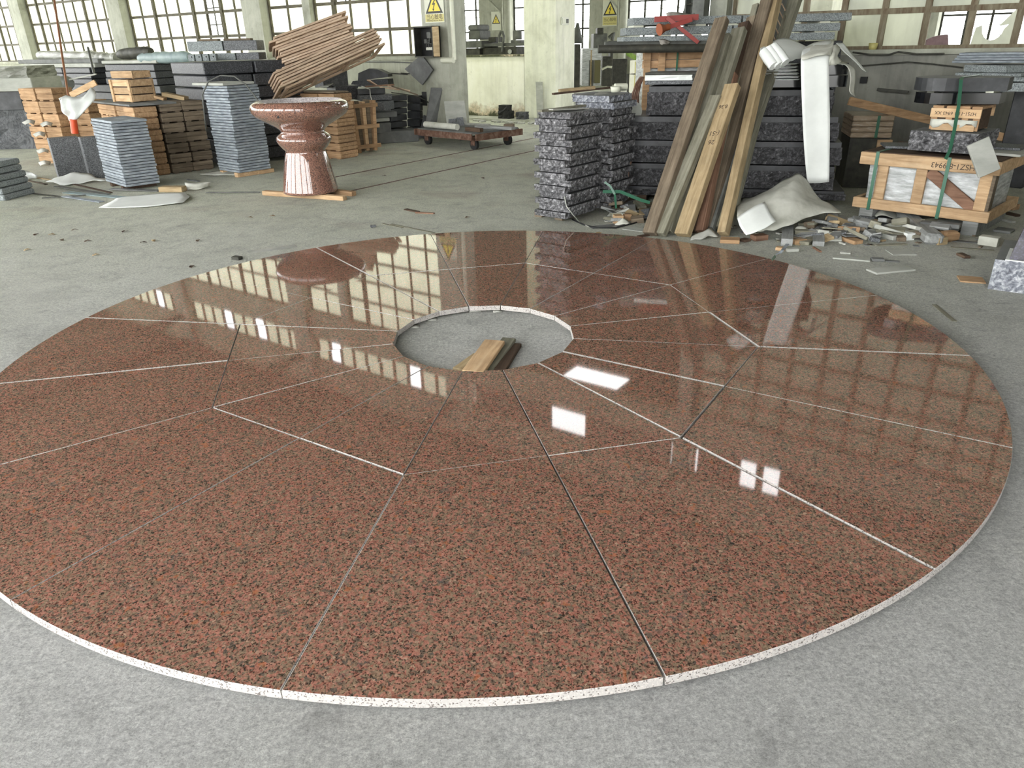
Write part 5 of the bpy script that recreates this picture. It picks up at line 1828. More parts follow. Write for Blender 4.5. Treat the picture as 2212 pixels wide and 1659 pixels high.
# ---- the person washing down in the far hall
PB = G(1337, 186)
PY = PB.y
def person():
    root = thing('person', 'person in blue shirt and long dark apron, seen from behind in the far hall', 'person', (PB.x, PB.y, 0), (0, 0, .1))
    def skin(name, verts, edges, radii, mat, sub=1):
        me = bpy.data.meshes.new(name + '_cage')
        me.from_pydata([Vector(v) for v in verts], edges, [])
        o = bpy.data.objects.new(name, me)
        col.objects.link(o)
        sm = o.modifiers.new('skin', 'SKIN')
        for i, r in enumerate(radii):
            me.skin_vertices[0].data[i].radius = r if isinstance(r, tuple) else (r, r)
        me.skin_vertices[0].data[0].use_root = True
        ss = o.modifiers.new('sub', 'SUBSURF')
        ss.levels = ss.render_levels = sub + 1
        dg = bpy.context.evaluated_depsgraph_get()
        m2 = bpy.data.meshes.new_from_object(o.evaluated_get(dg))
        m2.name = name
        for p in m2.polygons:
            p.use_smooth = True
        bpy.data.objects.remove(o)
        return m2
    V = [(0, 0, .88), (0, .02, 1.06), (0, .08, 1.24), (0, .14, 1.38), (0, .19, 1.46),               # pelvis..neck
         (-.10, 0, .82), (-.13, .02, .46), (-.14, -.02, .10), (-.15, .10, .05),                     # left leg
         (.10, 0, .82), (.13, .02, .46), (.14, -.02, .10), (.15, .10, .05),
         (-.17, .13, 1.36), (-.24, .16, 1.10), (-.32, .34, .90), (-.35, .41, .86),
         (.17, .13, 1.36), (.25, .18, 1.12), (.30, .38, .98), (.31, .46, .96)]
    E_ = [(0, 1), (1, 2), (2, 3), (3, 4), (0, 5), (5, 6), (6, 7), (7, 8), (0, 9), (9, 10), (10, 11), (11, 12), (3, 13), (13, 14), (14, 15), (15, 16), (3, 17), (17, 18), (18, 19), (19, 20)]
    Rr = [(.16, .12), (.15, .11), (.17, .12), (.15, .10), .055, .10, .075, .05, .05, .10, .075, .05, .05, .075, .05, .038, .035, .075, .05, .038, .035]
    link('body', skin('body', V, E_, Rr, None), M['cloth_dark'], root)
    # shirt over the back
    SV = [(0, .02, 1.0), (0, .06, 1.18), (0, .13, 1.36), (-.18, .13, 1.37), (-.25, .16, 1.12), (.18, .13, 1.37), (.26, .18, 1.13)]
    link('shirt', skin('shirt', SV, [(0, 1), (1, 2), (2, 3), (3, 4), (2, 5), (5, 6)], [(.18, .135), (.185, .13), (.165, .115), .085, .06, .085, .06], None), M['cloth_blue'], root)
    # apron skirt
    mb = MB().lathe([(.20, .95), (.24, .6), (.27, .28), (.255, .28), (.22, .6), (.18, .95)], 20)
    ap = link('apron', mb.mesh('apron'), M['cloth_dark'], root)
    ap.scale = (1, .75, 1)
    for s in (-1, 1):
        link('boot', MB().tube([(s * .13, -.02, .02), (s * .13, -.02, .32)], [.075, .07], 12).box((s * .13, .06, .045), (.10, .22, .085), None, .02).mesh('boot'), M['boot'], root)
    # head with face, cap and hair
    H = Vector((0, .25, 1.54))
    hm = MB().lathe([(0, -.115), (.05, -.105), (.072, -.05), (.082, .0), (.078, .05), (.055, .09), (0, .105)], 16, c=H)
    hm.tube([H + Vector((0, .07, 0)), H + Vector((0, .105, -.02))], [.018, .012], 6)
    for s in (-1, 1):
        hm.tube([H + Vector((s * .078, 0, .0)), H + Vector((s * .092, -.005, .005))], [.02, .014], 6)
    link('head', hm.mesh('head'), M['skin'], root)
    for s in (-1, 1):
        link('eye', MB().lathe([(0, -.008), (.008, 0), (0, .008)], 8, c=H + Vector((s * .028, .078, .01))).mesh('eye'), M['black'], root)
    link('cap', MB().lathe([(.088, -.02), (.09, .03), (.075, .08), (.04, .11), (0, .12)], 16, c=H).box(H + Vector((0, .10, .03)), (.13, .09, .012), None, .004).mesh('cap'), M['cap_grey'], root)
    # gloved hands with fingers
    for s, hp in ((-1, Vector((-.36, .44, .84))), (1, Vector((.315, .49, .95)))):
        hv = [hp, hp + Vector((0, .05, -.02))]
        he = [(0, 1)]
        hr = [.03, .036]
        for f in range(4):
            o_ = Vector(((f - 1.5) * .019, .085 + (0, .012, .008, -.004)[f], -.03))
            i0 = len(hv)
            hv += [hp + o_, hp + o_ + Vector((0, .03, -.03))]
            he += [(1, i0), (i0, i0 + 1)]
            hr += [.0095, .008]
        i0 = len(hv)
        hv += [hp + Vector((-s * .04, .05, -.01)), hp + Vector((-s * .05, .085, -.025))]
        he += [(0, i0), (i0, i0 + 1)]
        hr += [.011, .009]
        link('hand', skin('hand', hv, he, hr, None), M['skin'], root)
    return root


M['cloth_dark'] = mat_noise('dark_work_clothes', [(.3, (40, 40, 42)), (.7, (62, 60, 60))], 8, rough=.8, bs=.2)
M['cloth_blue'] = mat_noise('blue_shirt', [(.3, (66, 88, 112)), (.7, (92, 114, 136))], 8, rough=.85, bs=.2)
M['boot'] = mat_plain('olive_rubber_boot', (86, 82, 44), .5)
M['skin'] = mat_plain('skin', (176, 134, 108), .5)
M['cap_grey'] = mat_plain('grey_cap', (126, 120, 116), .8)
M['green_cloth'] = mat_noise('green_cloth', [(.3, (110, 150, 50)), (.7, (180, 206, 120))], 4, rough=.8, bs=.2)
person()

# ---- machinery round the person: saw frame, tank, wrapped panels, post
def fbox(name, label, x0, y0, x1, y1, Y, dpt_, mat, cat, ch=.01, group=None):
    """upright box between pixels at distance Y standing on the floor unless told otherwise"""
    a, b_ = P(x0, y1, Y), P(x1, y0, Y)
    return put(name, label, cat, box_mesh(name, (b_.x - a.x, dpt_, b_.z - max(a.z, 0)), ch), M[mat], ((a.x + b_.x) / 2, Y + dpt_ / 2, max(a.z, 0)))


YM = 25.5
fbox('steel_tank', 'tall dark steel cabinet beside the whitewashed pillar, seen through the doorway', 1241, 96, 1254, 190, 18.2, .5, 'steel', 'cabinet')
put('funnel', 'dark pointed funnel on top of the tall steel cabinet', 'funnel', MB().lathe([(0, 0), (.14, 0), (.03, .42), (0, .43)], 12).mesh('cone'), M['steel_mid'], P(1247, 94, 18.45))
fbox('wrapped_pallet', 'pallet of tall panels under clear film, behind the steel cabinet', 1257, 104, 1300, 186, 21, .7, 'film', 'pallet')
fbox('stone_tile', 'tall dark panel leaning beside the film-wrapped pallet', 1272, 130, 1283, 186, 20.6, .1, 'steel_mid', 'panel')
fbox('wood_post', 'thin pale post in front of the film-wrapped pallet', 1275, 108, 1279, 186, 20.4, .08, 'wood_yel', 'post')
fbox('water_tank', 'dark green water tank behind the post in the far hall', 1284, 130, 1298, 180, 20.2, .3, 'boot', 'tank')
# polishing machine = column, arm, saw head
root = thing('polishing_machine', 'large dark polishing machine with a vertical column and long arm in the far hall', 'machine', (P(1322, 150, YM).x, YM, 0))
def rel(x, y, Y=YM):
    p = P(x, y, Y)
    return Vector((p.x - root.location.x, Y - YM, p.z))


def rbox(name, x0, y0, x1, y1, dpt_, mat, dy=0.0):
    a, b_ = rel(x0, y1), rel(x1, y0)
    z0 = max(a.z, 0)
    return link(name, MB().box(((a.x + b_.x) / 2, dy + dpt_ / 2, (z0 + b_.z) / 2), (b_.x - a.x, dpt_, b_.z - z0), None, .015).mesh(name), M[mat], root)


rbox('column', 1316, 96, 1325, 190, .5, 'steel')
rbox('arm', 1315, 88, 1346, 96, .4, 'steel_mid')
rbox('drive_head', 1282, 72, 1312, 106, .8, 'steel_mid')
rbox('drive_gear', 1290, 60, 1304, 76, .5, 'steel')
rbox('water_tray', 1300, 122, 1320, 186, 1.0, 'steel')
rbox('back_panel', 1296, 128, 1368, 188, .3, 'steel', 1.2)
link('hose', MB().tube([rel(1315, 82), rel(1321, 76), rel(1326, 70), rel(1322, 88)], .05, 8).mesh('hose'), M['steel_mid'], root)
link('hose', MB().tube([rel(1300, 150), rel(1312, 144), rel(1322, 145)], .035, 8).mesh('hose'), M['sign_white'], root)
# green cloth
drape('green_cloth', 'bright green and white cloth hanging from the machine beside the person', [[(1352, 112, 24.5), (1362, 112, 24.3), (1384, 127, 24.2)], [(1354, 120, 24.5), (1368, 128, 24.3), (1386, 134, 24.2)]], M['green_cloth'], 'cloth', wob=.03, sub=4, thick=.01, seed=6)
fbox('wood_post', 'pale upright board standing right of the person in the far hall', 1370, 133, 1382, 190, 14.4, .06, 'sign_cream', 'board')
put('steel_rail_frame', 'thin dark bent steel rail in front of the pale upright board', 'rail', MB().tube([G(1356, 300) * 1.0 + Vector((0, 0, 0)), P(1356, 160, G(1356, 300).y), P(1385, 160, G(1356, 300).y)], .018, 6).mesh('steel_rail_frame'), M['steel'], (0, 0, 0))
# rusty bent bars bundle left of the planks
for k in range(4):
    Yk = 8.75
    put('rebar', 'bent rusty steel strip in the bundle left of the wrapped slabs', 'bar', MB().tube([Vector((P(1364 + 5 * k, 236, Yk).x, Yk, 0.012)), P(1364 + 5 * k, 236, Yk), P(1366 + 4 * k, 205, Yk), P(1374 + 3 * k, 182, Yk), P(1384 + 2 * k, 166, Yk)], .012, 6).mesh('rebar'), M['rust'], (0, 0, 0), (0, 0, 0), 'rusty strips left of the planks')

# ---- leaning planks
planks = [
    # foot x, y, top x, y, Ytop, width, thick, wood, label
    (1404, 506, 1560, 42, 7.35, .115, .05, 'wood_brown', 'long brown plank at the left of the leaning bundle, its square top free'),
    (1425, 507, 1548, 210, 6.95, .10, .05, 'wood_grey', 'shorter weathered grey plank, second foot from the left in the leaning bundle'),
    (1440, 502, 1567, 78, 7.38, .11, .045, 'wood_grey', 'grey-green plank behind the shorter one, its top just below the brown plank'),
    (1461, 500, 1598, 64, 7.40, .12, .05, 'wood_grey', 'wide grey plank in the middle of the leaning bundle with knots'),
    (1474, 508, 1583, 185, 6.95, .125, .05, 'wood_yel', 'short yellowish plank with handwriting, front of the leaning bundle'),
    (1490, 500, 1610, 52, 7.55, .10, .05, 'wood_dark', 'dark plank behind the wide grey plank with knots'),
    (1511, 501, 1580, 162, 7.2, .10, .05, 'wood_red', 'short reddish plank behind the yellowish written plank'),
    (1524, 494, 1662, -12, 7.75, .11, .05, 'wood_brown', 'long brown-grey plank leaving the top of the picture'),
    (1548, 494, 1720, -10, 8.05, .12, .05, 'wood_grey', 'rightmost tall grey plank leaving the top of the picture'),
    (1562, 506, 1679, -12, 7.75, .075, .06, 'wood_yel', 'light squared timber with a pale front edge, at the right of the leaning bundle'),
    (1450, 496, 1584, 96, 7.50, .10, .05, 'wood_grey', 'grey plank mostly hidden behind the wide grey one in the middle'),
    (1502, 497, 1626, 40, 7.72, .09, .05, 'wood_brown', 'brown-grey plank just left of the thin lath, top under the picture edge'),
    (1570, 490, 1690, 40, 7.90, .09, .05, 'wood_grey', 'olive plank half hidden behind the light squared timber'),
    (1515, 498, 1634, 12, 7.80, .06, .04, 'wood_grey', 'thin grey lath between the grey plank and the long brown ones'),
    (1536, 496, 1694, -10, 8.0, .06, .05, 'steel_mid', 'narrow dark grey board wound with cord, leaving the top of the picture'),
]
for k, (fx_, fy, tx, ty, Yt, w, th, m_, lb) in enumerate(planks):
    a = G(fx_, fy, .02)
    b_ = P(tx, ty, Yt)
    x = (b_ - a)
    L = x.length
    x.normalize()
    view = Vector((-.95, -1, 0))
    n = (view - x * view.dot(x)).normalized()        # wide face towards the camera, a little to its left
    y = n.cross(x).normalized()
    Mx = Matrix((x, y, n)).transposed()
    w, th = w * 1.05, th * 1.45
    me = MB().box((L / 2, 0, 0), (L, w, th), None, .004).mesh('plank')
    o = put('plank', lb, 'plank', me, M[m_], a, Mx.to_euler())
    if k == 4:
        o2 = link('handwriting', text_mesh('(-51', .06, 'handwriting'), M['ink'], o, (L * .66, 0, th / 2 + .001), (0, 0, PI / 2))
        o4 = link('handwriting', text_mesh('26', .06, 'handwriting'), M['ink'], o, (L * .60, 0, th / 2 + .001), (0, 0, PI / 2))
        o3 = link('handwriting', text_mesh('8.36', .05, 'handwriting'), M['ink'], o, (L * .84, 0, th / 2 + .001), (0, 0, PI / 2))
    if k == 14:
        for q_ in range(9):
            link('cord_turn', MB().box((L * (.66 + q_ * .035), 0, 0), (.012, w + .012, th + .012)).mesh('cord_turn'), M['wood_pale'], o)

# ---- white foam sheets on top, hanging strip and fallen sheet
Yf1 = FA.y - .55
zf = None
# folded stack (lower): five flat folds
for k in range(5):
    xa, xb2 = 1655 + 1 * (k % 2), 1724 - 2 * k
    yk = 173 - 7 * k
    a, b_ = P(xa, yk, 7.42), P(xb2, yk + 1, 7.30)
    w = (b_ - a).length
    d_ = .30
    hh5 = .026
    prof_ = []
    mb = MB()
    n = 8
    rows = []
    for t_ in range(2):
        rows.append([Vector((0, 0, 0))])
    # a flat fold: U-section open to the left
    sec = [(w, 0)] + [(0 + .0, 0)] + [(-.014 * math.sin(a_ * PI / 6), .011 - .011 * math.cos(a_ * PI / 6)) for a_ in range(1, 6)] + [(0, .022), (w * .98, .022)]
    g = [[Vector((x, d_ * f, z)) for x, z in sec] for f in (0, .5, 1)]
    me = MB().grid(g, thick=.003).mesh('folded_sheet')
    put('folded_sheet', 'folded white foam sheet, %s of the neat folds on the black slabs' % rank(k, 5), 'sheet', me, M['foam'], (a.x, a.y, a.z), (0, 0, math.atan2(b_.y - a.y, b_.x - a.x)))
drape('folded_sheet', 'large white foam sheet folded in thick pleats, lying askew on the neat folds',
      [[(1642, 104, 7.3), (1660, 96, 7.4), (1682, 84, 7.55), (1705, 82, 7.65), (1740, 100, 7.6)],
       [(1640, 118, 7.15), (1656, 108, 7.22), (1690, 100, 7.35), (1716, 104, 7.4), (1742, 108, 7.4)],
       [(1652, 134, 7.08), (1672, 138, 7.05), (1692, 132, 7.12), (1712, 122, 7.2), (1732, 122, 7.25)],
       [(1670, 142, 7.05), (1682, 143, 7.03), (1700, 136, 7.08), (1716, 128, 7.16), (1730, 126, 7.22)]], M['foam'], wob=.012, sub=5, seed=12)
for k, (p0, p1, p2, p3) in enumerate((((1650, 112), (1672, 143), (1680, 138), (1658, 106)), ((1660, 106), (1684, 142), (1694, 135), (1668, 101)), ((1670, 101), (1697, 136), (1706, 128), (1680, 95)))):
    mb = MB().tube([P(*p0, 7.12), P((p0[0] + p1[0]) / 2, (p0[1] + p1[1]) / 2, 7.04), P(*p1, 6.98)], [.045, .05, .045], 10)
    put('sheet_fold', 'rolled pleat of white foam sheet, %s of three' % ('left', 'middle', 'right')[k], 'sheet', mb.mesh('sheet_fold'), M['foam'], (0, 0, 0))
# the broad strip hanging straight down
drape('hanging_strip', 'broad white foam strip hanging straight down over the dark rock-faced blocks',
      [[(1738, 103, 7.35), (1758, 92, 7.35), (1796, 85, 7.4)],
       [(1732, 112, 7.0), (1758, 110, 7.0), (1794, 114, 6.98)],
       [(1730, 125, 6.88), (1760, 122, 6.88), (1790, 118, 6.88)],
       [(1730, 170, 6.88), (1762, 170, 6.88), (1791, 170, 6.86)],
       [(1734, 270, 6.90), (1764, 270, 6.90), (1793, 270, 6.88)],
       [(1738, 340, 6.92), (1766, 340, 6.92), (1792, 340, 6.90)],
       [(1744, 396, 6.95), (1768, 395, 6.95), (1791, 393, 6.92)]], M['foam'], wob=.002, sub=4, seed=2)
drape('foam_sheet', 'white foam sheet draped over the head of the hanging strip with a pointed top corner',
      [[(1734, 106, 7.2), (1762, 94, 7.3), (1790, 92, 7.4), (1803, 84, 7.5)],
       [(1730, 124, 6.86), (1760, 116, 6.84), (1788, 110, 6.84), (1800, 100, 6.95)],
       [(1733, 130, 6.85), (1760, 122, 6.83), (1786, 118, 6.82), (1796, 120, 6.9)]], M['foam_dirty'], wob=.006, sub=4, seed=5)
drape('foam_sheet', 'grey-white foam scrap bunched right of the hanging strip',
      [[(1792, 104, 6.98), (1806, 96, 7.05), (1814, 102, 7.1)], [(1790, 124, 6.9), (1800, 116, 6.86), (1808, 122, 6.95)], [(1788, 143, 6.9), (1800, 143, 6.86), (1818, 132, 6.98)]], M['foam_dirty'], wob=.02, sub=4, seed=15)
drape('foam_sheet', 'long white foam strip curling off to the right of the hanging strip',
      [[(1806, 94, 7.2), (1820, 92, 7.25)], [(1822, 112, 7.1), (1842, 120, 7.2)], [(1846, 132, 7.05), (1862, 144, 7.15)], [(1862, 150, 7.05), (1872, 156, 7.15)]], M['foam'], wob=.01, sub=5, seed=25)
drape('foam_strip', 'narrow grey foam strip curling down at the right edge of the rock-faced pile',
      [[(1806, 138, 7.1), (1810, 134, 7.3)], [(1826, 140, 6.95), (1832, 138, 7.1)], [(1834, 150, 6.9), (1848, 150, 7.0)], [(1838, 170, 6.88), (1848, 172, 6.95)], [(1833, 194, 6.88), (1845, 197, 6.95)], [(1838, 203, 6.86), (1847, 209, 6.9)]], M['foam_dirty'], wob=.004, sub=4, seed=35)
# the big fallen sheet on the floor
drape('foam_sheet', 'big off-white foam sheet slumped like a tent on the floor right of the planks',
      [[(1606, 432, 6.75), (1650, 415, 6.85), (1700, 388, 6.9), (1726, 372, 6.9), (1745, 392, 6.9), (1768, 432, 6.85)],
       [(1594, 448, 6.5), (1640, 430, 6.55), (1684, 408, 6.55), (1716, 395, 6.6), (1748, 425, 6.6), (1790, 440, 6.6)],
       [(1590, 466, 6.25), (1625, 462, 6.25), (1676, 445, 6.25), (1716, 436, 6.3), (1760, 442, 6.35), (1812, 454, 6.4)],
       [(1608, 494, 6.08), (1640, 500, 6.05), (1670, 500, 6.05), (1710, 482, 6.12), (1760, 466, 6.25), (1816, 458, 6.32)]], M['foam_dirty'], wob=.02, sub=5, seed=9)
drape('foam_sheet', 'bright folded-over corner of the slumped foam sheet, nearest the planks',
      [[(1592, 470, 6.2), (1618, 452, 6.22), (1652, 436, 6.3)], [(1598, 490, 6.06), (1632, 478, 6.05), (1664, 462, 6.12)], [(1612, 509, 5.95), (1640, 500, 5.95), (1676, 478, 6.02)]], M['foam'], wob=.006, sub=5, seed=19)

# ---- right: long crate with wrapped goods
CL, CR = G(1846, 446, .12), G(2128, 482, .12)
CRf, CLf = G(2128, 482, .12), None
yK = math.atan2(CR.y - CL.y, CR.x - CL.x)
LK = (CR - CL).length
zK0, zK1 = .12, P(2140, 352, CR.y).z
zK1b = P(1850, 328, CL.y).z
zK1 = (zK1 + zK1b) / 2
DK = .85
cx, cy = corner_box(CL, yK, LK, DK)
root = thing('long_crate', 'long open pine crate with diagonal brace and film-wrapped goods, right of the rock-faced pile', 'crate', (cx, cy, 0), (0, 0, yK))
x0, x1 = -LK / 2, LK / 2
link('wrapped_goods', MB().grid([[(-LK / 2 + .06 + (LK - .12) * i / 16, -DK / 2 + .05 + .015 * math.sin(i * 2.1 + j), zK0 + .02 + (zK1 - zK0 - .06) * j / 6) for i in range(17)] for j in range(7)], thick=.02).box((0, .05, (zK0 + zK1) / 2), (LK - .12, DK - .22, zK1 - zK0 - .06)).mesh('wrapped_goods'), M['film'], root)
for y in (-DK / 2, DK / 2):
    link('top_rail', MB().box((0, y, zK1 - .05), (LK + .04, .035, .105), None, .004).mesh('top_rail'), M['wood_new'], root)
    link('bottom_rail', MB().box((0, y, zK0 + .045), (LK + .04, .035, .09), None, .004).mesh('bottom_rail'), M['wood_new'], root)
for x in (x0, x1):
    link('end_rail', MB().box((x, 0, zK1 - .05), (.035, DK - .04, .10), None, .004).mesh('end_rail'), M['wood_new'], root)
    link('end_rail', MB().box((x, 0, zK0 + .045), (.035, DK - .04, .09), None, .004).mesh('end_rail'), M['wood_new'], root)
for f in (.17, .47, .93):
    link('upright', MB().box((x0 + LK * f, -DK / 2 + .028, (zK0 + zK1) / 2), (.09, .03, zK1 - zK0 - .1), None, .003).mesh('upright'), M['wood_new'], root)
link('upright', MB().box((x1 - .03, -DK / 2 + .06, (zK0 + zK1) / 2), (.05, .09, zK1 - zK0), None, .003).mesh('upright'), M['wood_brown'], root)
link('diagonal_brace', MB().beam((x0 + LK * .52, -DK / 2 + .03, zK1 - .12), (x0 + LK * .90, -DK / 2 + .03, zK0 + .09), .03, .09, (0, 0, 1), .003).mesh('diagonal_brace'), M['wood_red'], root)
for f in (.1, .9):
    link('foot', MB().box((x0 + LK * f, 0, zK0 / 2), (.12, DK, zK0), None, .004).mesh('foot'), M['wood_silver'], root)
link('strap', MB().box((x0 + LK * .12, -DK / 2 - .021, (zK0 + zK1) / 2), (.028, .004, zK1 - zK0 + .02)).box((x0 + LK * .12, 0, zK1 + .012), (.028, DK + .05, .004)).mesh('strap'), M['strap'], root)
link('strap', MB().box((x0 + LK * .66, -DK / 2 - .021, (zK0 + zK1) / 2), (.028, .004, zK1 - zK0 + .02)).mesh('strap'), M['strap'], root)
tx_ = text_mesh('HSZ1-8 9943', .062, 'handwriting')
link('handwriting', tx_, M['ink'], root, (x1 - .33, -DK / 2 - .019, zK1 - .055), (PI / 2, PI, 0))
link('lid_board', MB().box((0, 0, zK1 + .004), (LK, DK, .012)).mesh('lid_board'), M['wood_dark'], root)
zt5 = zK1 + .016
def onK(lx, ly, z=0.0):
    return Vector((cx + math.cos(yK) * lx - math.sin(yK) * ly, cy + math.sin(yK) * lx + math.cos(yK) * ly, zt5 + z))


def kx(px, py, ly):
    """lx on the crate for a pixel, on the vertical plane at ly"""
    vb_ = Vector((-math.sin(yK), math.cos(yK), 0))
    ub_ = Vector((math.cos(yK), math.sin(yK), 0))
    d = ray(px, py)
    o_ = Vector((cx, cy, 0)) + vb_ * ly
    k = (o_ - CAM).dot(vb_) / d.dot(vb_)
    q = CAM + d * k
    return (q - o_).dot(ub_), q.z


# thin boards on the lid
a_ = kx(1960, 335, -.2)[0]
put('stone_slab', 'thin grey slab lying left on the lid of the long crate', 'slab', box_mesh('thin_slab', (.42, .3, .02), .002), M['granite_mid'], onK(kx(1950, 330, -.1)[0], .0), (0, 0, yK + .5))
put('stone_slab', 'thin pale slab overhanging the right end of the long crate', 'slab', box_mesh('thin_slab_b', (.62, .5, .02), .002), M['slab_pale'], onK(kx(2145, 335, .0)[0] - .05, .12), (0, 0, yK - .1))
put('stone_slab', 'second thin slab on the pale one at the right end of the crate', 'slab', box_mesh('thin_slab_c', (.5, .3, .02), .002), M['granite_mid'], onK(kx(2145, 335, .0)[0] - .08, .22, .021), (0, 0, yK))
# rough slab
xA, zA = kx(1958, 330, -.36)
xB, _ = kx(2105, 345, -.36)
_, zT = kx(1960, 300, -.36)
hB_ = .16
put('rough_slab', 'thick grey stone slab with rock-faced front edge on the long crate', 'slab', rough_mesh('rough_slab', (xB - xA, .55, hB_), .025, 61, 5, .04), [M['dust_dark'], M['rock_face']], onK((xA + xB) / 2, -.09, .021), (0, 0, yK))
z6 = .021 + hB_ + .003
# small crate on it
xA, _ = kx(1997, 300, -.30)
xB, _ = kx(2105, 306, -.30)
hC_ = .20
root2 = thing('small_crate', 'small pine crate with crossed-out handwriting, upside down on the rough slab', 'crate', onK((xA + xB) / 2, -.1, z6), (0, 0, yK - .02))
ws = xB - xA
link('crate_core', MB().box((0, 0, hC_ * .5), (ws * .9, .30, hC_ * .86)).mesh('crate_core'), M['wood_dark'], root2)
for y in (-.17, .17):
    link('slat', MB().box((0, y, hC_ * .70), (ws, .016, hC_ * .36), None, .002).mesh('slat'), M['wood_new'], root2)
    link('slat', MB().box((0, y, hC_ * .14), (ws * .86, .014, hC_ * .26), None, .002).mesh('slat'), M['wood_new'], root2)
for x in (-ws * .42, -ws * .12, ws * .2, ws * .42):
    link('slat', MB().box((x, -.155, hC_ * .5), (.05, .012, hC_ * .95), None, .002).mesh('slat'), M['wood_crate'], root2)
for x in (-.36, -.1, .16, .4):
    link('slat', MB().box((x * ws, 0, hC_ * .93), (ws * .2, .34, .02), None, .002).mesh('slat'), M['wood_crate'], root2)
link('handwriting', text_mesh('H751-11-1 6943 XX', .038, 'handwriting'), M['ink'], root2, (0, -.1795, hC_ * .70), (PI / 2, PI, 0))
link('paper_lining', MB().grid([[(-ws * .46 + ws * .92 * i / 10, -.182 - .012 * math.sin(i * 1.7), hC_ * (.45 - .12 * j * (1 + .5 * math.sin(i * 1.3)))) for i in range(11)] for j in range(3)], thick=.003).mesh('paper_lining'), M['foam_dirty'], root2)
z7 = z6 + hC_ + .006
# two coffin-shaped polished slabs
def coffin(name, label, w, d, h, clip, mats, loc, yaw):
    poly = [(-w / 2, -d * .02)]
    for k in range(7):
        a = PI + k * PI / 14
        poly.append((-w / 2 + d * .42 + d * .42 * math.cos(a), -d / 2 + d * .46 + d * .46 * math.sin(a)))
    poly += [(-w * .1, -d / 2), (w / 2, -d * .18), (w / 2, d * .3), (w * .36, d / 2), (-w * .3, d / 2), (-w / 2 + .03, d * .3)]
    mb = MB()
    n = len(poly)
    vs = [(x, y, 0) for x, y in poly] + [(x, y, h) for x, y in poly]
    mb.add(vs, [tuple(range(n - 1, -1, -1))], 0)
    mb.add(vs, [tuple(range(n, 2 * n))], 1)
    mb.add(vs, [(i, (i + 1) % n, n + (i + 1) % n, n + i) for i in range(n)], 0)
    return put(name, label, 'slab', mb.mesh(name), mats, loc, (0, 0, yaw))


xA, _ = kx(1962, 230, -.1)
xB, _ = kx(2158, 235, -.1)
wcf = xB - xA
coffin('shaped_slab', 'lower polished black slab with a rounded end, on the small crate', wcf * .93, .52, .085, 0, [M['polished_black'], M['polished_black']], onK((xA + xB) / 2 + .0, .0, z7), yK + .08)
coffin('shaped_slab', 'upper grey-topped slab with rounded end and clipped corners, strapped on the black one', wcf, .56, .10, 0, [M['dark_sawn'], M['dusty_black_top']], onK((xA + xB) / 2, .02, z7 + .10), yK + .12)
for k in range(2):
    put('spacer', 'thin spacer between the two shaped slabs', 'spacer', box_mesh('spacer_c', (.06, .2, .013), .001), M['sign_white'], onK((xA + xB) / 2 + (-.2, .25)[k], .02, z7 + .086), (0, 0, yK), 'spacers between the shaped slabs')
# green strap running over all of them
tops = [onK(kx(2068, 190, -.27)[0], .28, z7 + .208), onK(kx(2068, 190, -.27)[0], -.2, z7 + .208), onK(kx(2068, 200, -.3)[0], -.275, z7 + .19), onK(kx(2066, 250, -.3)[0], -.30, z7 + .0), onK(kx(2058, 300, -.35)[0], -.36, z6 + .02), onK(kx(2050, 335, -.4)[0], -.405, .05), onK(kx(2042, 352, -.44)[0], -.452, -.02)]
mb = MB()
for i in range(len(tops) - 1):
    mb.beam(tops[i], tops[i + 1], .028, .004, (0, -1, .3) if i > 1 else (0, 0, 1))
put('green_strap', 'green packing strap running over the shaped slabs and small crate', 'strap', mb.mesh('green_strap'), M['strap'], (0, 0, 0))
# grey offcut leaning on the crate
a, b_ = P(2112, 305, CR.y - .05), P(2137, 375, CR.y - .12)
mb = MB().beam(a, b_, .16, .03, (-.2, -1, .2), .003)
put('stone_offcut', 'pale grey stone offcut leaning on the right top corner of the long crate', 'offcut', mb.mesh('stone_offcut'), M['slab_pale'], (0, 0, 0))
# long diagonal plank behind
put('plank', 'long thin plank sloping down to the right behind the shaped slabs', 'plank', MB().beam(P(1834, 218, 8.4), P(2225, 310, 8.25), .05, .085, (0, 0, 1), .004).mesh('plank'), M['wood_crate'], (0, 0, 0))
# film-wrapped package behind the crate
root3 = thing('wrapped_package', 'film-wrapped stack of boards with green strap behind the long crate', 'package', None or (0, 0, 0))
pa, pb = P(1836, 298, 8.3), P(1925, 300, 8.2)
yP = math.atan2(pb.y - pa.y, pb.x - pa.x)
wP = (pb - pa).length
hP = P(1840, 250, 8.3).z - pa.z
cq = corner_box(pa, yP, wP, .6)
root3.location = (cq[0], cq[1], 0)
root3.rotation_euler = (0, 0, yP)
for k in range(4):
    link('wrapped_board', MB().box((0, 0, pa.z + hP * (k + .5) / 4), (wP, .6, hP / 4 * .95), None, .008).mesh('wrapped_board'), M['film_wood'] if 'film_wood' in M else M['wood_crate'], root3)
link('strap', MB().box((wP * .12, -.303, pa.z + hP / 2), (.03, .004, hP)).mesh('strap'), M['strap'], root3)
link('pallet', MB().box((0, 0, pa.z * .5), (wP * .96, .56, pa.z - .01)).mesh('pallet'), M['steel'], root3)  # solid support, coloured dark for the shaded gap under the package
link('end_block', MB().box((wP * .36, -.30, pa.z * .86), (.15, .03, pa.z * .22), None, .003).mesh('end_block'), M['wood_new'], root3)
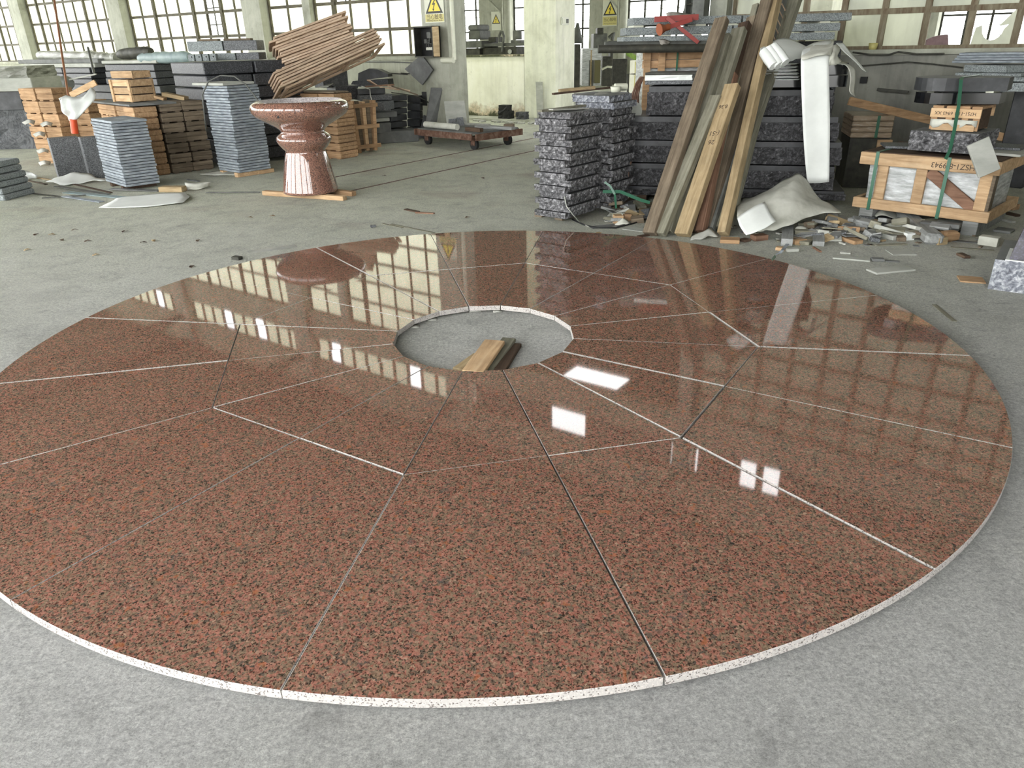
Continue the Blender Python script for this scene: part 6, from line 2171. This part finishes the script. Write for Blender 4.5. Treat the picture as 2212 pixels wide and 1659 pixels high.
# granite bars and boards against the right wall
for k, (xl_, xr2, yb0, yt0, m_) in enumerate(((2018, 2225, 196, 178, 'granite_grey'), (2026, 2225, 175, 166, 'granite_grey'), (2062, 2204, 164, 157, 'granite_grey'), (2080, 2170, 155, 140, 'granite_grey'), (2056, 2225, 136, 114, 'teal'))):
    Yk = 8.2 + .08 * k
    a, b_ = P(xl_, yb0, Yk), P(xr2, yb0 + 5, Yk - .5)
    h = P(xl_, yt0, Yk).z - a.z
    w = math.hypot(b_.x - a.x, b_.y - a.y)
    yw = math.atan2(b_.y - a.y, b_.x - a.x)
    q = corner_box(a, yw, w, .4)
    lb = ('lowest, longest', 'second', 'third, shorter', 'short thick', '')[k]
    if k < 4:
        put('granite_bar', 'pale speckled granite bar, %s one in the heap by the right wall' % lb, 'bar', box_mesh('granite_bar_r', (w, .4, h), .005), M[m_], (q[0], q[1], a.z), (0, 0, yw))
    else:
        for j in range(4):
            put('board', 'long thin grey-green board, %s of four by the right wall' % rank(j, 4), 'board', box_mesh('board_r', (w, .4, h / 4 - .003), .002), M['slab_blue'], (q[0] + .02 * j, q[1], a.z + j * h / 4), (0, 0, yw))
# supports under that heap
a = P(2030, 197, 8.25)
for j, x in enumerate((.25, 1.0)):
    q = a + Vector((x, .1, 0))
    put('granite_block', 'dark support block under the granite bars by the right wall, %s' % ('left', 'right')[j], 'block', box_mesh('support', (.3, .3, a.z - .002), .01), M['dark_sawn'], (q.x, q.y - .12 * x, 0), (0, 0, yK))
# things on the sill and cable along the right wall
s_, z_ = st(1887, 113, .12)
put('cup', 'small pale cup standing on the right-hand sill', 'cup', MB().lathe([(0, 0), (.045, 0), (.055, .075), (.05, .075), (.04, .01), (0, .01)], 20).mesh('cup'), M['sign_cream'], S(s_, -.0 + .03, SILL))
put('wall_cable', 'dark cable sagging across the grey wall above the long crate', 'cable', MB().tube([wallpt(1860, 142, -.03), wallpt(1900, 139, -.03), wallpt(1960, 134, -.03), wallpt(2010, 138, -.03), wallpt(2080, 146, -.03)], .008, 6).mesh('wall_cable'), M['steel'], (0, 0, 0))
put('wall_cable', 'tangled dark cable lying along the right-hand sill', 'cable', MB().tube([wallpt(1842, 113, -.03), wallpt(1880, 118, -.05), wallpt(1920, 118, -.05), wallpt(1940, 112, -.06), wallpt(1980, 117, -.05), wallpt(2040, 116, -.05)], .010, 6).mesh('wall_cable'), M['steel'], (0, 0, 0))
put('shelf_strip', 'thin dark strip fixed along the grey wall behind the shaped slabs', 'strip', MB().beam(wallpt(1895, 193, -.05), wallpt(1962, 199, -.05), .05, .03).mesh('shelf_strip'), M['steel'], (0, 0, 0))
a_, b_ = st(1857, 180, -.01), st(1874, 166, -.01)
sbox('trim_41', a_[0], b_[0], -.02, .02, a_[1], b_[1], M['black'])
# stone piece seen through the missing pane
me = profile_slab('curved_stone', 'maroon stone piece with curved top standing outside the missing window pane', [(2000, 118), (2050, 118), (2048, 74), (2032, 76), (2015, 80), (2001, 86)], 12.0, .05, M['maroon'], 'stone')

# ---- monument base at the right edge
BL, BR = G(2133, 624), G(2290, 646)
yM = math.atan2(BR.y - BL.y, BR.x - BL.x)
hM = P(2145, 560, BL.y).z
wM, dM = .95, .62
q = corner_box(BL, yM, wM, dM)
root = thing('monument', 'monument base of blue-grey stone with a plum polished upright, cut off by the right edge', 'monument', (q[0], q[1], 0), (0, 0, yM))
link('base_block', rough_mesh('base_block', (wM, dM, hM), .006, 71, 5, .03), [M['dust_dark'], M['rock_light']], root)
Qm = G(2179, 563, hM)
Rm = Matrix.Rotation(-yM, 3, 'Z')
ql = Rm @ (Qm - Vector((q[0], q[1], 0)))
ql.y = max(ql.y, -dM / 2 + .02)
hS = .62
sl = MB()
xa, ya, zz0 = ql.x, ql.y, hM + .006
sl.add([(xa, ya, zz0), (xa + .7, ya, zz0), (xa + .7, ya + .3, zz0), (xa, ya + .3, zz0),
        (xa + .10, ya + .04, zz0 + hS), (xa + .62, ya + .04, zz0 + hS), (xa + .62, ya + .26, zz0 + hS), (xa + .10, ya + .26, zz0 + hS)],
       [(3, 2, 1, 0), (4, 5, 6, 7), (0, 1, 5, 4), (1, 2, 6, 5), (2, 3, 7, 6), (3, 0, 4, 7)])
up = link('upright_stone', sl.mesh('upright_stone'), M['plum'], root)
up['label'] = 'polished plum-coloured upright stone'
link('foam_pad', MB().box((xa + .35, ya + .15, hM + .003), (.74, .34, .006)).mesh('foam_pad'), M['foam'], root)

# ================================================================== LOOSE THINGS ON THE FLOOR
def bit(name, label, cat, p0, p1, w, th, mat, z=0.0, z1=None, group=None, ch=.003):
    """a flat piece whose long axis runs between two floor pixels"""
    a, b_ = G(p0[0], p0[1], z + th / 2), G(p1[0], p1[1], (z if z1 is None else z1) + th / 2)
    c = (a + b_) / 2
    d = b_ - a
    L = d.length
    yw = math.atan2(d.y, d.x)
    pt = -math.asin(d.z / L)
    me = MB().box((0, 0, 0), (L, w, th), None, ch).mesh(name)
    return put(name, label, cat, me, M[mat], c, (0, pt, yw), group)


# boards in the round hole
bit('plank', 'pale pine plank sticking out over the floor of the round hole, topmost', 'plank', (1021, 806), (1069, 738), .115, .022, 'wood_new', .026, .045)
bit('plank', 'pale pine offcut lying flat at the left of the planks in the round hole', 'plank', (995, 800), (1040, 768), .10, .015, 'wood_yel', .0)
bit('plank', 'grey-green plank beside the pine plank in the round hole', 'plank', (1048, 803), (1100, 733), .08, .022, 'wood_grey', .0, .02)
bit('plank', 'dark grey plank, rightmost of those in the round hole', 'plank', (1072, 801), (1108, 744), .10, .022, 'wood_dark', .0)
for k, (x, y, w_) in enumerate(((1027, 671, 26), (1075, 672, 20), (934, 690, 20), (897, 706, 18))):
    a, b_ = G(x - w_ / 2, y + 1), G(x + w_ / 2, y)
    put('paper_scrap', 'pale paper slip under the back rim of the round hole, %s' % ('long curled one', 'short one at the right', 'left one in shade', 'leftmost one')[k], 'paper',
        MB().grid([[(-(b_ - a).length / 2, -.03, 0), (0, -.035, .004), ((b_ - a).length / 2, -.03, 0)], [(-(b_ - a).length / 2, .03, 0), (0, .03, .006), ((b_ - a).length / 2, .03, 0)]], thick=.001).mesh('paper_scrap'), M['paper'], ((a + b_) / 2) + Vector((0, 0, .003)))

# rim of the disc
bit('rubber_block', 'small dark block poking out under the far left rim of the red disc', 'block', (504, 556), (520, 558), .05, .025, 'steel')
bit('paper_scrap', 'flat greenish-white sheet at the back rim of the red disc behind the bowl reflection', 'paper', (536, 545), (640, 531), .10, .002, 'paper')
bit('rubber_block', 'small blue-grey block on the floor behind the red disc', 'block', (800, 489), (812, 488), .04, .02, 'granite_mid')
for k, (a, b_) in enumerate((((826, 483), (870, 492)), ((845, 484), (938, 503)))):
    bit('strip', ('shorter' if k == 0 else 'longer') + ' thin pale strip lying behind the back rim of the disc', 'strip', a, b_, .03, .004, 'wood_grey')
bit('wood_scrap', 'pinkish wood sliver on the open floor between bowl and split slabs', 'scrap', (898, 459), (938, 461), .035, .012, 'wood_red')
bit('wood_scrap', 'curled dark bark piece beside the pinkish sliver', 'scrap', (876, 452), (904, 458), .05, .012, 'wood_dark')
rnd = random.Random(3)
leafm = MB().grid([[(-.03, -.012, 0), (0, -.02, .012), (.03, -.008, .004)], [(-.03, .01, .004), (0, .018, .01), (.03, .012, 0)]], thick=.001).mesh('dry_leaf')
for k, (x, y) in enumerate(((78, 507), (112, 507), (133, 519), (190, 521), (208, 551), (162, 497), (310, 524), (332, 520), (428, 520), (415, 576), (540, 470), (830, 380), (1043, 385), (588, 407 + 60), (1010, 470), (270, 500), (60, 540))):
    put('dry_leaf', 'small dry leaf or chip lying on the open concrete floor', 'leaf', leafm, M[('wood_dark', 'wood_yel', 'wood_brown')[k % 3]], G(x, y, .004), (0, 0, rnd.uniform(0, 6)), 'dry leaves on the open floor')

# ---- left front: sheet, blue strips, papers
drape('foam_sheet', 'long off-white foam sheet lying on the floor in front of the left slab stacks',
      [[(252, 428, G(252, 430).y), (320, 419, G(320, 422).y), (398, 417, G(398, 420).y)],
       [(232, 440, G(232, 440).y), (310, 434, G(310, 436).y), (412, 424, G(412, 428).y)],
       [(214, 448, G(214, 449).y), (300, 450, G(300, 451).y), (396, 437, G(396, 440).y)]], M['foam'], wob=.012, sub=5, seed=40)
for k, (a, b_, w, m_) in enumerate((((142, 415), (300, 430), .10, 'teal'), ((138, 424), (220, 436), .07, 'slab_blue'), ((122, 402), (232, 420), .08, 'steel_mid'), ((160, 398), (240, 416), .04, 'wood_dark'), ((72, 418), (180, 430), .03, 'steel'), ((90, 428), (200, 420), .03, 'steel_mid'), ((240, 408), (345, 412), .10, 'dust_dark'))):
    bit('plastic_strip', ('broad blue-grey strip in the heap of strips before the near left stack', 'shorter blue strip at the front of the strip heap', 'grey strip lying across the back of the strip heap', 'curled brown strip on the strip heap',
        'thin dark strip sticking out left of the strip heap', 'thin grey strip crossing the dark one left of the heap', 'flat grey board lying right in front of the near left stack')[k], 'strip', a, b_, w, .008, m_, .004 + .008 * (k % 4), .002)
bit('wood_offcut', 'pine block on the floor right of the near left stack', 'offcut', (348, 408), (398, 408), .12, .06, 'wood_yel')
bit('wood_offcut', 'small pale wood piece right of the tall slab stack', 'offcut', (562, 371), (588, 367), .10, .05, 'wood_new')
drape('foam_scrap', 'folded grey foam scrap right of the pine block', [[(398, 396, G(398, 410).y + .1), (432, 394, G(432, 410).y + .1), (456, 392, G(456, 404).y)], [(404, 410, G(404, 411).y), (430, 411, G(430, 412).y), (452, 402, G(452, 403).y)]], M['foam_dirty'], 'scrap', wob=.02, sub=4, seed=41)
drape('plastic_sheet', 'crumpled white film heap in front of the standing grey blocks', [[(118, 384, G(118, 392).y), (150, 374, G(150, 392).y), (190, 376, G(190, 392).y), (222, 384, G(222, 390).y)], [(98, 394, G(98, 396).y), (140, 398, G(140, 402).y), (180, 396, G(180, 398).y), (228, 390, G(228, 392).y)]], M['foam'], wob=.04, sub=5, seed=42)
drape('plastic_sheet', 'crumpled white film heap near the left edge of the picture', [[(30, 370, G(30, 388).y + .1), (48, 366, G(48, 388).y + .1), (82, 376, G(82, 388).y)], [(20, 386, G(20, 388).y), (46, 390, G(46, 392).y), (78, 386, G(78, 388).y)]], M['foam'], wob=.03, sub=5, seed=43)
drape('foam_scrap', 'curled pale scrap at the foot of the tall slab stack', [[(430, 376, G(430, 378).y), (470, 368, G(470, 376).y), (498, 368, G(498, 376).y)], [(445, 378, G(445, 380).y), (478, 380, G(478, 382).y), (524, 378, G(524, 380).y)]], M['foam_dirty'], 'scrap', wob=.012, sub=4, seed=44)
for k, (a, b_) in enumerate((((60, 390), (100, 398)), ((405, 388), (430, 392)), ((82, 384), (120, 390)))):
    bit('wood_scrap', ('thin brown stick left of the white film heap', 'grey chip between the two slab stacks', 'flat tan scrap behind the white film heap')[k], 'scrap', a, b_, .04, .012, ('wood_brown', 'dust_dark', 'wood_yel')[k])
put('rod', 'thin dark rod lying on the floor left of the stone bowl', 'rod', MB().tube([G(445, 416, .01), G(562, 415, .01)], .008, 6).mesh('rod'), M['steel_mid'], (0, 0, 0))

# ---- between the split slabs and the planks
J = [
    ('wood_offcut', 'light pine cube with end grain left of the planks, in front of the scraps', 'offcut', (1326, 474), (1344, 473), .09, .08, 'wood_new'),
    ('wood_offcut', 'pinkish pine cube just right of the light one', 'offcut', (1346, 470), (1362, 469), .07, .07, 'wood_crate'),
    ('wood_offcut', 'dark square post end standing askew behind the pine cubes', 'offcut', (1345, 456), (1366, 432), .07, .06, 'wood_dark'),
    ('wood_scrap', 'tan stick behind the pine cubes', 'scrap', (1368, 446), (1400, 455), .05, .03, 'wood_yel'),
    ('wood_scrap', 'grey stick lying over the tan one behind the cubes', 'scrap', (1352, 460), (1404, 461), .05, .03, 'wood_silver'),
    ('wood_scrap', 'brown batten along the foot of the rock-faced pile, left', 'scrap', (1352, 438), (1412, 442), .05, .04, 'wood_brown'),
    ('foam_scrap', 'wide flat dirty sheet on the floor left of the plank feet', 'scrap', (1358, 478), (1408, 468), .16, .006, 'paper'),
    ('foam_scrap', 'second flat sheet below it, near the leftmost plank foot', 'scrap', (1350, 492), (1396, 498), .12, .005, 'slab_pale'),
    ('foam_scrap', 'pale flat strip left of the plank feet', 'scrap', (1276, 492), (1348, 484), .10, .004, 'dust_dark'),
    ('wood_scrap', 'dark chip in front of the leftmost plank foot', 'scrap', (1378, 511), (1402, 507), .04, .012, 'wood_dark'),
    ('wood_offcut', 'pink-ended wood offcut in front of the plank feet', 'offcut', (1556, 518), (1598, 520), .12, .03, 'wood_crate'),
    ('wood_offcut', 'darker small offcut touching the pink-ended one', 'offcut', (1602, 520), (1616, 517), .07, .02, 'wood_dark'),
    ('wood_offcut', 'reddish block at the left foot of the slumped foam sheet', 'offcut', (1626, 514), (1654, 511), .08, .045, 'wood_red'),
    ('wood_offcut', 'pinkish offcut lying right of the frayed stump', 'offcut', (1710, 522), (1736, 519), .09, .035, 'wood_crate'),
    ('wood_offcut', 'olive-grey offcut next to the pointed grey wedge', 'offcut', (1737, 526), (1756, 514), .08, .03, 'wood_grey'),
    ('wood_offcut', 'small pale block at the rim, left of a pair', 'offcut', (1676, 536), (1696, 538), .05, .025, 'wood_new'),
    ('wood_offcut', 'small pale block at the rim, right of a pair', 'offcut', (1699, 540), (1723, 539), .06, .025, 'slab_pale'),
    ('wood_wedge', 'long grey pointed wedge of wood leaning out of the scrap heap', 'wedge', (1768, 527), (1768, 478), .09, .04, 'wood_silver'),
    ('wood_stump', 'frayed broken wood stump under the slumped foam sheet', 'stump', (1700, 524), (1702, 492), .09, .06, 'wood_silver'),
    ('wood_offcut', 'broad brown board end standing in the scrap heap', 'offcut', (1808, 500), (1856, 502), .03, .09, 'wood_crate'),
    ('plank', 'grey weathered plank reaching out of the rock-faced pile over the scraps', 'plank', (1797, 468), (1864, 490), .10, .05, 'wood_silver'),
    ('wood_offcut', 'pink offcut lying in front of the broad brown board end', 'offcut', (1818, 512), (1855, 524), .09, .03, 'wood_crate'),
    ('stone_offcut', 'dark grey stone strip tilted up in the scrap heap', 'offcut', (1890, 500), (1912, 468), .12, .03, 'granite_mid'),
    ('foam_roll', 'small bright white foam roll in the scrap heap', 'roll', (1918, 496), (1968, 512), .08, .06, 'foam'),
    ('stone_offcut', 'pale speckled slab piece left of the small white roll', 'offcut', (1902, 504), (1938, 514), .09, .035, 'slab_pale'),
    ('foam_scrap', 'triangular grey paper before the pale speckled slab piece', 'scrap', (1876, 520), (1908, 508), .14, .004, 'paper'),
    ('plank', 'thick rounded grey timber lying across the front of the scrap heap, nearest the crate', 'timber', (1938, 452), (2020, 518), .14, .09, 'wood_silver'),
    ('wood_offcut', 'brown block right of the thick rounded timber', 'offcut', (2030, 512), (2066, 508), .10, .08, 'wood_crate'),
    ('wood_offcut', 'small tan block touching the end of the thick timber', 'offcut', (2020, 520), (2040, 518), .08, .06, 'wood_yel'),
    ('stone_offcut', 'grey slab strip under the long crate, right of the timber', 'offcut', (2006, 490), (2058, 488), .10, .04, 'dust_dark'),
    ('foam_roll', 'cream rolled paper lying left of the monument base', 'roll', (2116, 517), (2158, 523), .08, .07, 'foam_dirty'),
    ('strip', 'thin grey strip on the floor left of the monument base, upper', 'strip', (2056, 520), (2150, 527), .05, .006, 'dust_dark'),
    ('strip', 'thin pale strip on the floor left of the monument base, lower', 'strip', (2054, 534), (2148, 541), .03, .005, 'wood_grey'),
    ('strip', 'thin wedge-shaped lath in front of the scrap heap', 'strip', (1892, 530), (1958, 527), .05, .008, 'wood_grey'),
    ('board', 'thin square pale board lying flat on the floor before the crate', 'board', (1920, 545), (1972, 545), .16, .006, 'slab_pale'),
    ('strip', 'long pale tile strip lying parallel to the disc rim', 'strip', (1799, 555), (1880, 562), .08, .012, 'slab_pale'),
    ('strip', 'darker short tile strip at the right end of the long pale one', 'strip', (1882, 560), (1910, 561), .06, .018, 'dust_dark'),
    ('strip', 'small pointed chip right of the tile strips', 'strip', (1912, 563), (1944, 565), .04, .006, 'dust_dark'),
    ('tile', 'pale chipped stone tile strip alone on the floor near the disc', 'tile', (1882, 587), (1966, 579), .12, .014, 'slab_pale'),
    ('board', 'flat pinkish-brown board piece left of the monument base', 'board', (2070, 602), (2126, 606), .14, .010, 'wood_crate'),
    ('strip', 'narrow clear strip lying on the floor right of the disc', 'strip', (2018, 658), (2062, 694), .03, .004, 'wood_grey'),
    ('wood_scrap', 'reddish twig in front of the scrap heap', 'scrap', (1757, 534), (1773, 544), .02, .012, 'wood_red'),
    ('wood_scrap', 'pale curled shaving in front of the scrap heap', 'scrap', (1815, 545), (1838, 547), .04, .012, 'paper'),
    ('wood_scrap', 'dark bark chip by the monument base', 'scrap', (2072, 548), (2090, 556), .05, .02, 'wood_dark'),
    ('wood_offcut', 'brown plank end at the right foot of the long crate', 'offcut', (2150, 440), (2196, 448), .10, .05, 'wood_crate'),
    ('wood_scrap', 'pale splinter on the floor right of the long crate', 'scrap', (2148, 470), (2190, 480), .05, .02, 'paper'),
    ('wood_scrap', 'grey slab chip on the floor behind the monument upright', 'scrap', (2150, 495), (2188, 500), .14, .02, 'dust_dark'),
    ('wood_scrap', 'dark lath behind the grey chip right of the crate', 'scrap', (2140, 452), (2200, 466), .05, .02, 'wood_dark'),
    ('paper_scrap', 'paper sheet crumpled under the long crate rail', 'paper', (1985, 478), (2004, 492), .10, .01, 'paper'),
    ('wood_scrap', 'brown slat under the slumped foam sheet', 'scrap', (1745, 500), (1800, 494), .06, .02, 'wood_brown'),
    ('wood_scrap', 'dark slat behind the grey wedge', 'scrap', (1775, 480), (1812, 474), .06, .03, 'wood_dark'),
    ('stone_offcut', 'grey stone strip under the left end of the long crate', 'offcut', (1858, 470), (1892, 474), .10, .05, 'granite_mid'),
]
for nm, lb, ct, a, b_, w, th, m_ in J:
    bit(nm, lb, ct, a, b_, w, th, m_, ch=.02 if 'rounded' in lb else .003)
drape('foam_scrap', 'crumpled off-white paper draped over the pine cubes', [[(1322, 456, G(1322, 470).y), (1338, 450, G(1338, 468).y), (1350, 458, G(1350, 468).y)], [(1300, 476, G(1300, 478).y), (1316, 468, G(1316, 474).y), (1328, 466, G(1328, 474).y)]], M['paper'], 'paper', wob=.02, sub=4, seed=50)
drape('foam_scrap', 'shell-shaped paper scrap in front of the pine cubes', [[(1330, 482, G(1330, 484).y), (1344, 468, G(1344, 484).y), (1360, 480, G(1360, 484).y)], [(1328, 486, G(1328, 487).y), (1344, 486, G(1344, 488).y), (1360, 485, G(1360, 487).y)]], M['foam_dirty'], 'paper', wob=.01, sub=4, seed=51)
drape('paper_scrap', 'torn pile of grey-white paper in front of the plank feet', [[(1500, 512, G(1500, 514).y), (1534, 494, G(1534, 512).y), (1552, 508, G(1552, 512).y)], [(1490, 516, G(1490, 518).y), (1516, 516, G(1516, 519).y), (1550, 512, G(1550, 515).y)]], M['paper'], 'paper', wob=.03, sub=5, seed=52)
drape('foam_scrap', 'curved pale foam piece arched in the scrap heap left of the thick timber', [[(1888, 462, G(1888, 474).y), (1908, 448, G(1908, 474).y), (1938, 462, G(1938, 474).y)], [(1882, 476, G(1882, 480).y), (1904, 462, G(1904, 480).y), (1934, 474, G(1934, 480).y)]], M['foam_dirty'], 'scrap', wob=.01, sub=5, seed=53)
drape('foam_scrap', 'large pale foam piece propped behind the small white roll', [[(1936, 470, G(1936, 490).y + .1), (1962, 474, G(1962, 490).y + .1), (1982, 492, G(1982, 500).y)], [(1926, 492, G(1926, 494).y), (1950, 500, G(1950, 503).y), (1984, 510, G(1984, 512).y)]], M['foam'], 'scrap', wob=.01, sub=5, seed=54)
drape('foam_scrap', 'small drooping foam scrap beneath the slumped sheet', [[(1716, 496, G(1716, 508).y), (1734, 486, G(1734, 508).y), (1752, 500, G(1752, 510).y)], [(1712, 508, G(1712, 510).y), (1732, 510, G(1732, 512).y), (1750, 508, G(1750, 511).y)]], M['foam_dirty'], 'scrap', wob=.02, sub=4, seed=55)
# cords and straps
put('cord', 'thin black cord curving over the floor left of the plank feet', 'cord', MB().tube([G(x, y, .008) for x, y in ((1236, 474), (1262, 486), (1290, 492), (1330, 492), (1370, 482), (1404, 470))], .007, 6).mesh('cord'), M['black'], (0, 0, 0))
put('wire', 'thin pale wire looping down from the near split-faced stack', 'wire', MB().tube([P(1219, 424, 6.68), P(1224, 446, 6.66), P(1238, 464, 6.62), G(1252, 480, .01), G(1272, 490, .01)], .005, 6).mesh('wire'), M['slab_pale'], (0, 0, 0))
mb = MB()
pts = [P(1306, 393, 7.0), P(1318, 402, 6.98), P(1328, 420, 6.96), P(1331, 450, 6.98)]
for i in range(3):
    mb.beam(pts[i], pts[i + 1], .02, .003, (0, -1, 0))
put('green_strap', 'loose green strap end curling down between the split slabs and planks', 'strap', mb.mesh('green_strap'), M['strap'], (0, 0, 0))
mb = MB()
pts = [P(1302, 414, 7.0), P(1340, 414, 6.98), P(1384, 432, 6.92), P(1404, 438, 6.9)]
for i in range(3):
    mb.beam(pts[i], pts[i + 1], .03, .003, (0, -1, .5))
put('green_strap', 'second loose green strap sticking out toward the planks', 'strap', mb.mesh('green_strap'), M['strap'], (0, 0, 0))
mb = MB()
pts = [G(1701, 527, .02), G(1690, 541, .035), G(1684, 547, .02), G(1676, 549, .01)]
for i in range(3):
    mb.beam(pts[i], pts[i + 1], .025, .003)
put('grey_strap', 'grey strap end curling over the small pale blocks', 'strap', mb.mesh('grey_strap'), M['slab_blue'], (0, 0, 0))
put('green_strap', 'small green strap end at the disc rim', 'strap', MB().beam(G(1675, 553, .05), G(1668, 562, .05), .02, .004, (0, -1, .3)).mesh('green_strap'), M['strap'], (0, 0, 0))
# tiny litter among the scraps: too many to tell apart
rnd = random.Random(9)
chip = MB().box((0, 0, .006), (.05, .025, .012), None, .002).mesh('wood_chip')
chip2 = MB().box((0, 0, .003), (.04, .04, .006), None, .001).mesh('wood_chip')
for k in range(90):
    if k < 55:
        x = rnd.uniform(1640, 2120)
        y = rnd.uniform(492, 530) + (x - 1640) * .01
    else:
        x = rnd.uniform(1290, 1640)
        y = rnd.uniform(468, 505)
    put('wood_chip', 'tiny wood or stone chip in the litter around the scrap heaps', 'chip', chip if k % 2 else chip2, M[('wood_yel', 'wood_grey', 'paper', 'wood_brown', 'dust_dark')[k % 5]], G(x, y, 0), (0, 0, rnd.uniform(0, 6)), 'tiny chips in the litter')

# the heap itself: loose offcuts piled in front of the rock-faced pile and the long crate
rnd = random.Random(31)
hm = [MB().box((0, 0, 0), d, None, .004).mesh('heap_offcut') for d in ((.22, .09, .03), (.15, .10, .025), (.30, .07, .035), (.12, .09, .06), (.20, .15, .012))]
mats_ = ['wood_silver', 'dust_dark', 'slab_pale', 'wood_yel', 'granite_mid', 'wood_grey', 'paper', 'wood_brown', 'wood_grey', 'dust_dark', 'wood_silver']
for k in range(74):
    if k < 58:
        x = rnd.uniform(1735, 2060)
        f = rnd.random() ** .8
        y = 516 + (x - 1735) * .012 - f * 44
        z = .02 + f * .10 * rnd.uniform(.3, 1)
    else:
        x = rnd.uniform(1300, 1400)
        f = rnd.random()
        y = 476 - f * 36
        z = .02 + f * .06
    p = G(x, y, z)
    put('heap_offcut', 'loose grey or tan offcut in the scrap heap before the dark pile and crate' if k < 58 else 'loose offcut in the small heap between split slabs and planks', 'offcut', hm[k % 5], M[mats_[k % 11]], p,
        (rnd.uniform(-.35, .35), rnd.uniform(-.3, .3), rnd.uniform(0, 3.1)), 'offcuts of the long scrap heap' if k < 58 else 'offcuts of the small heap')
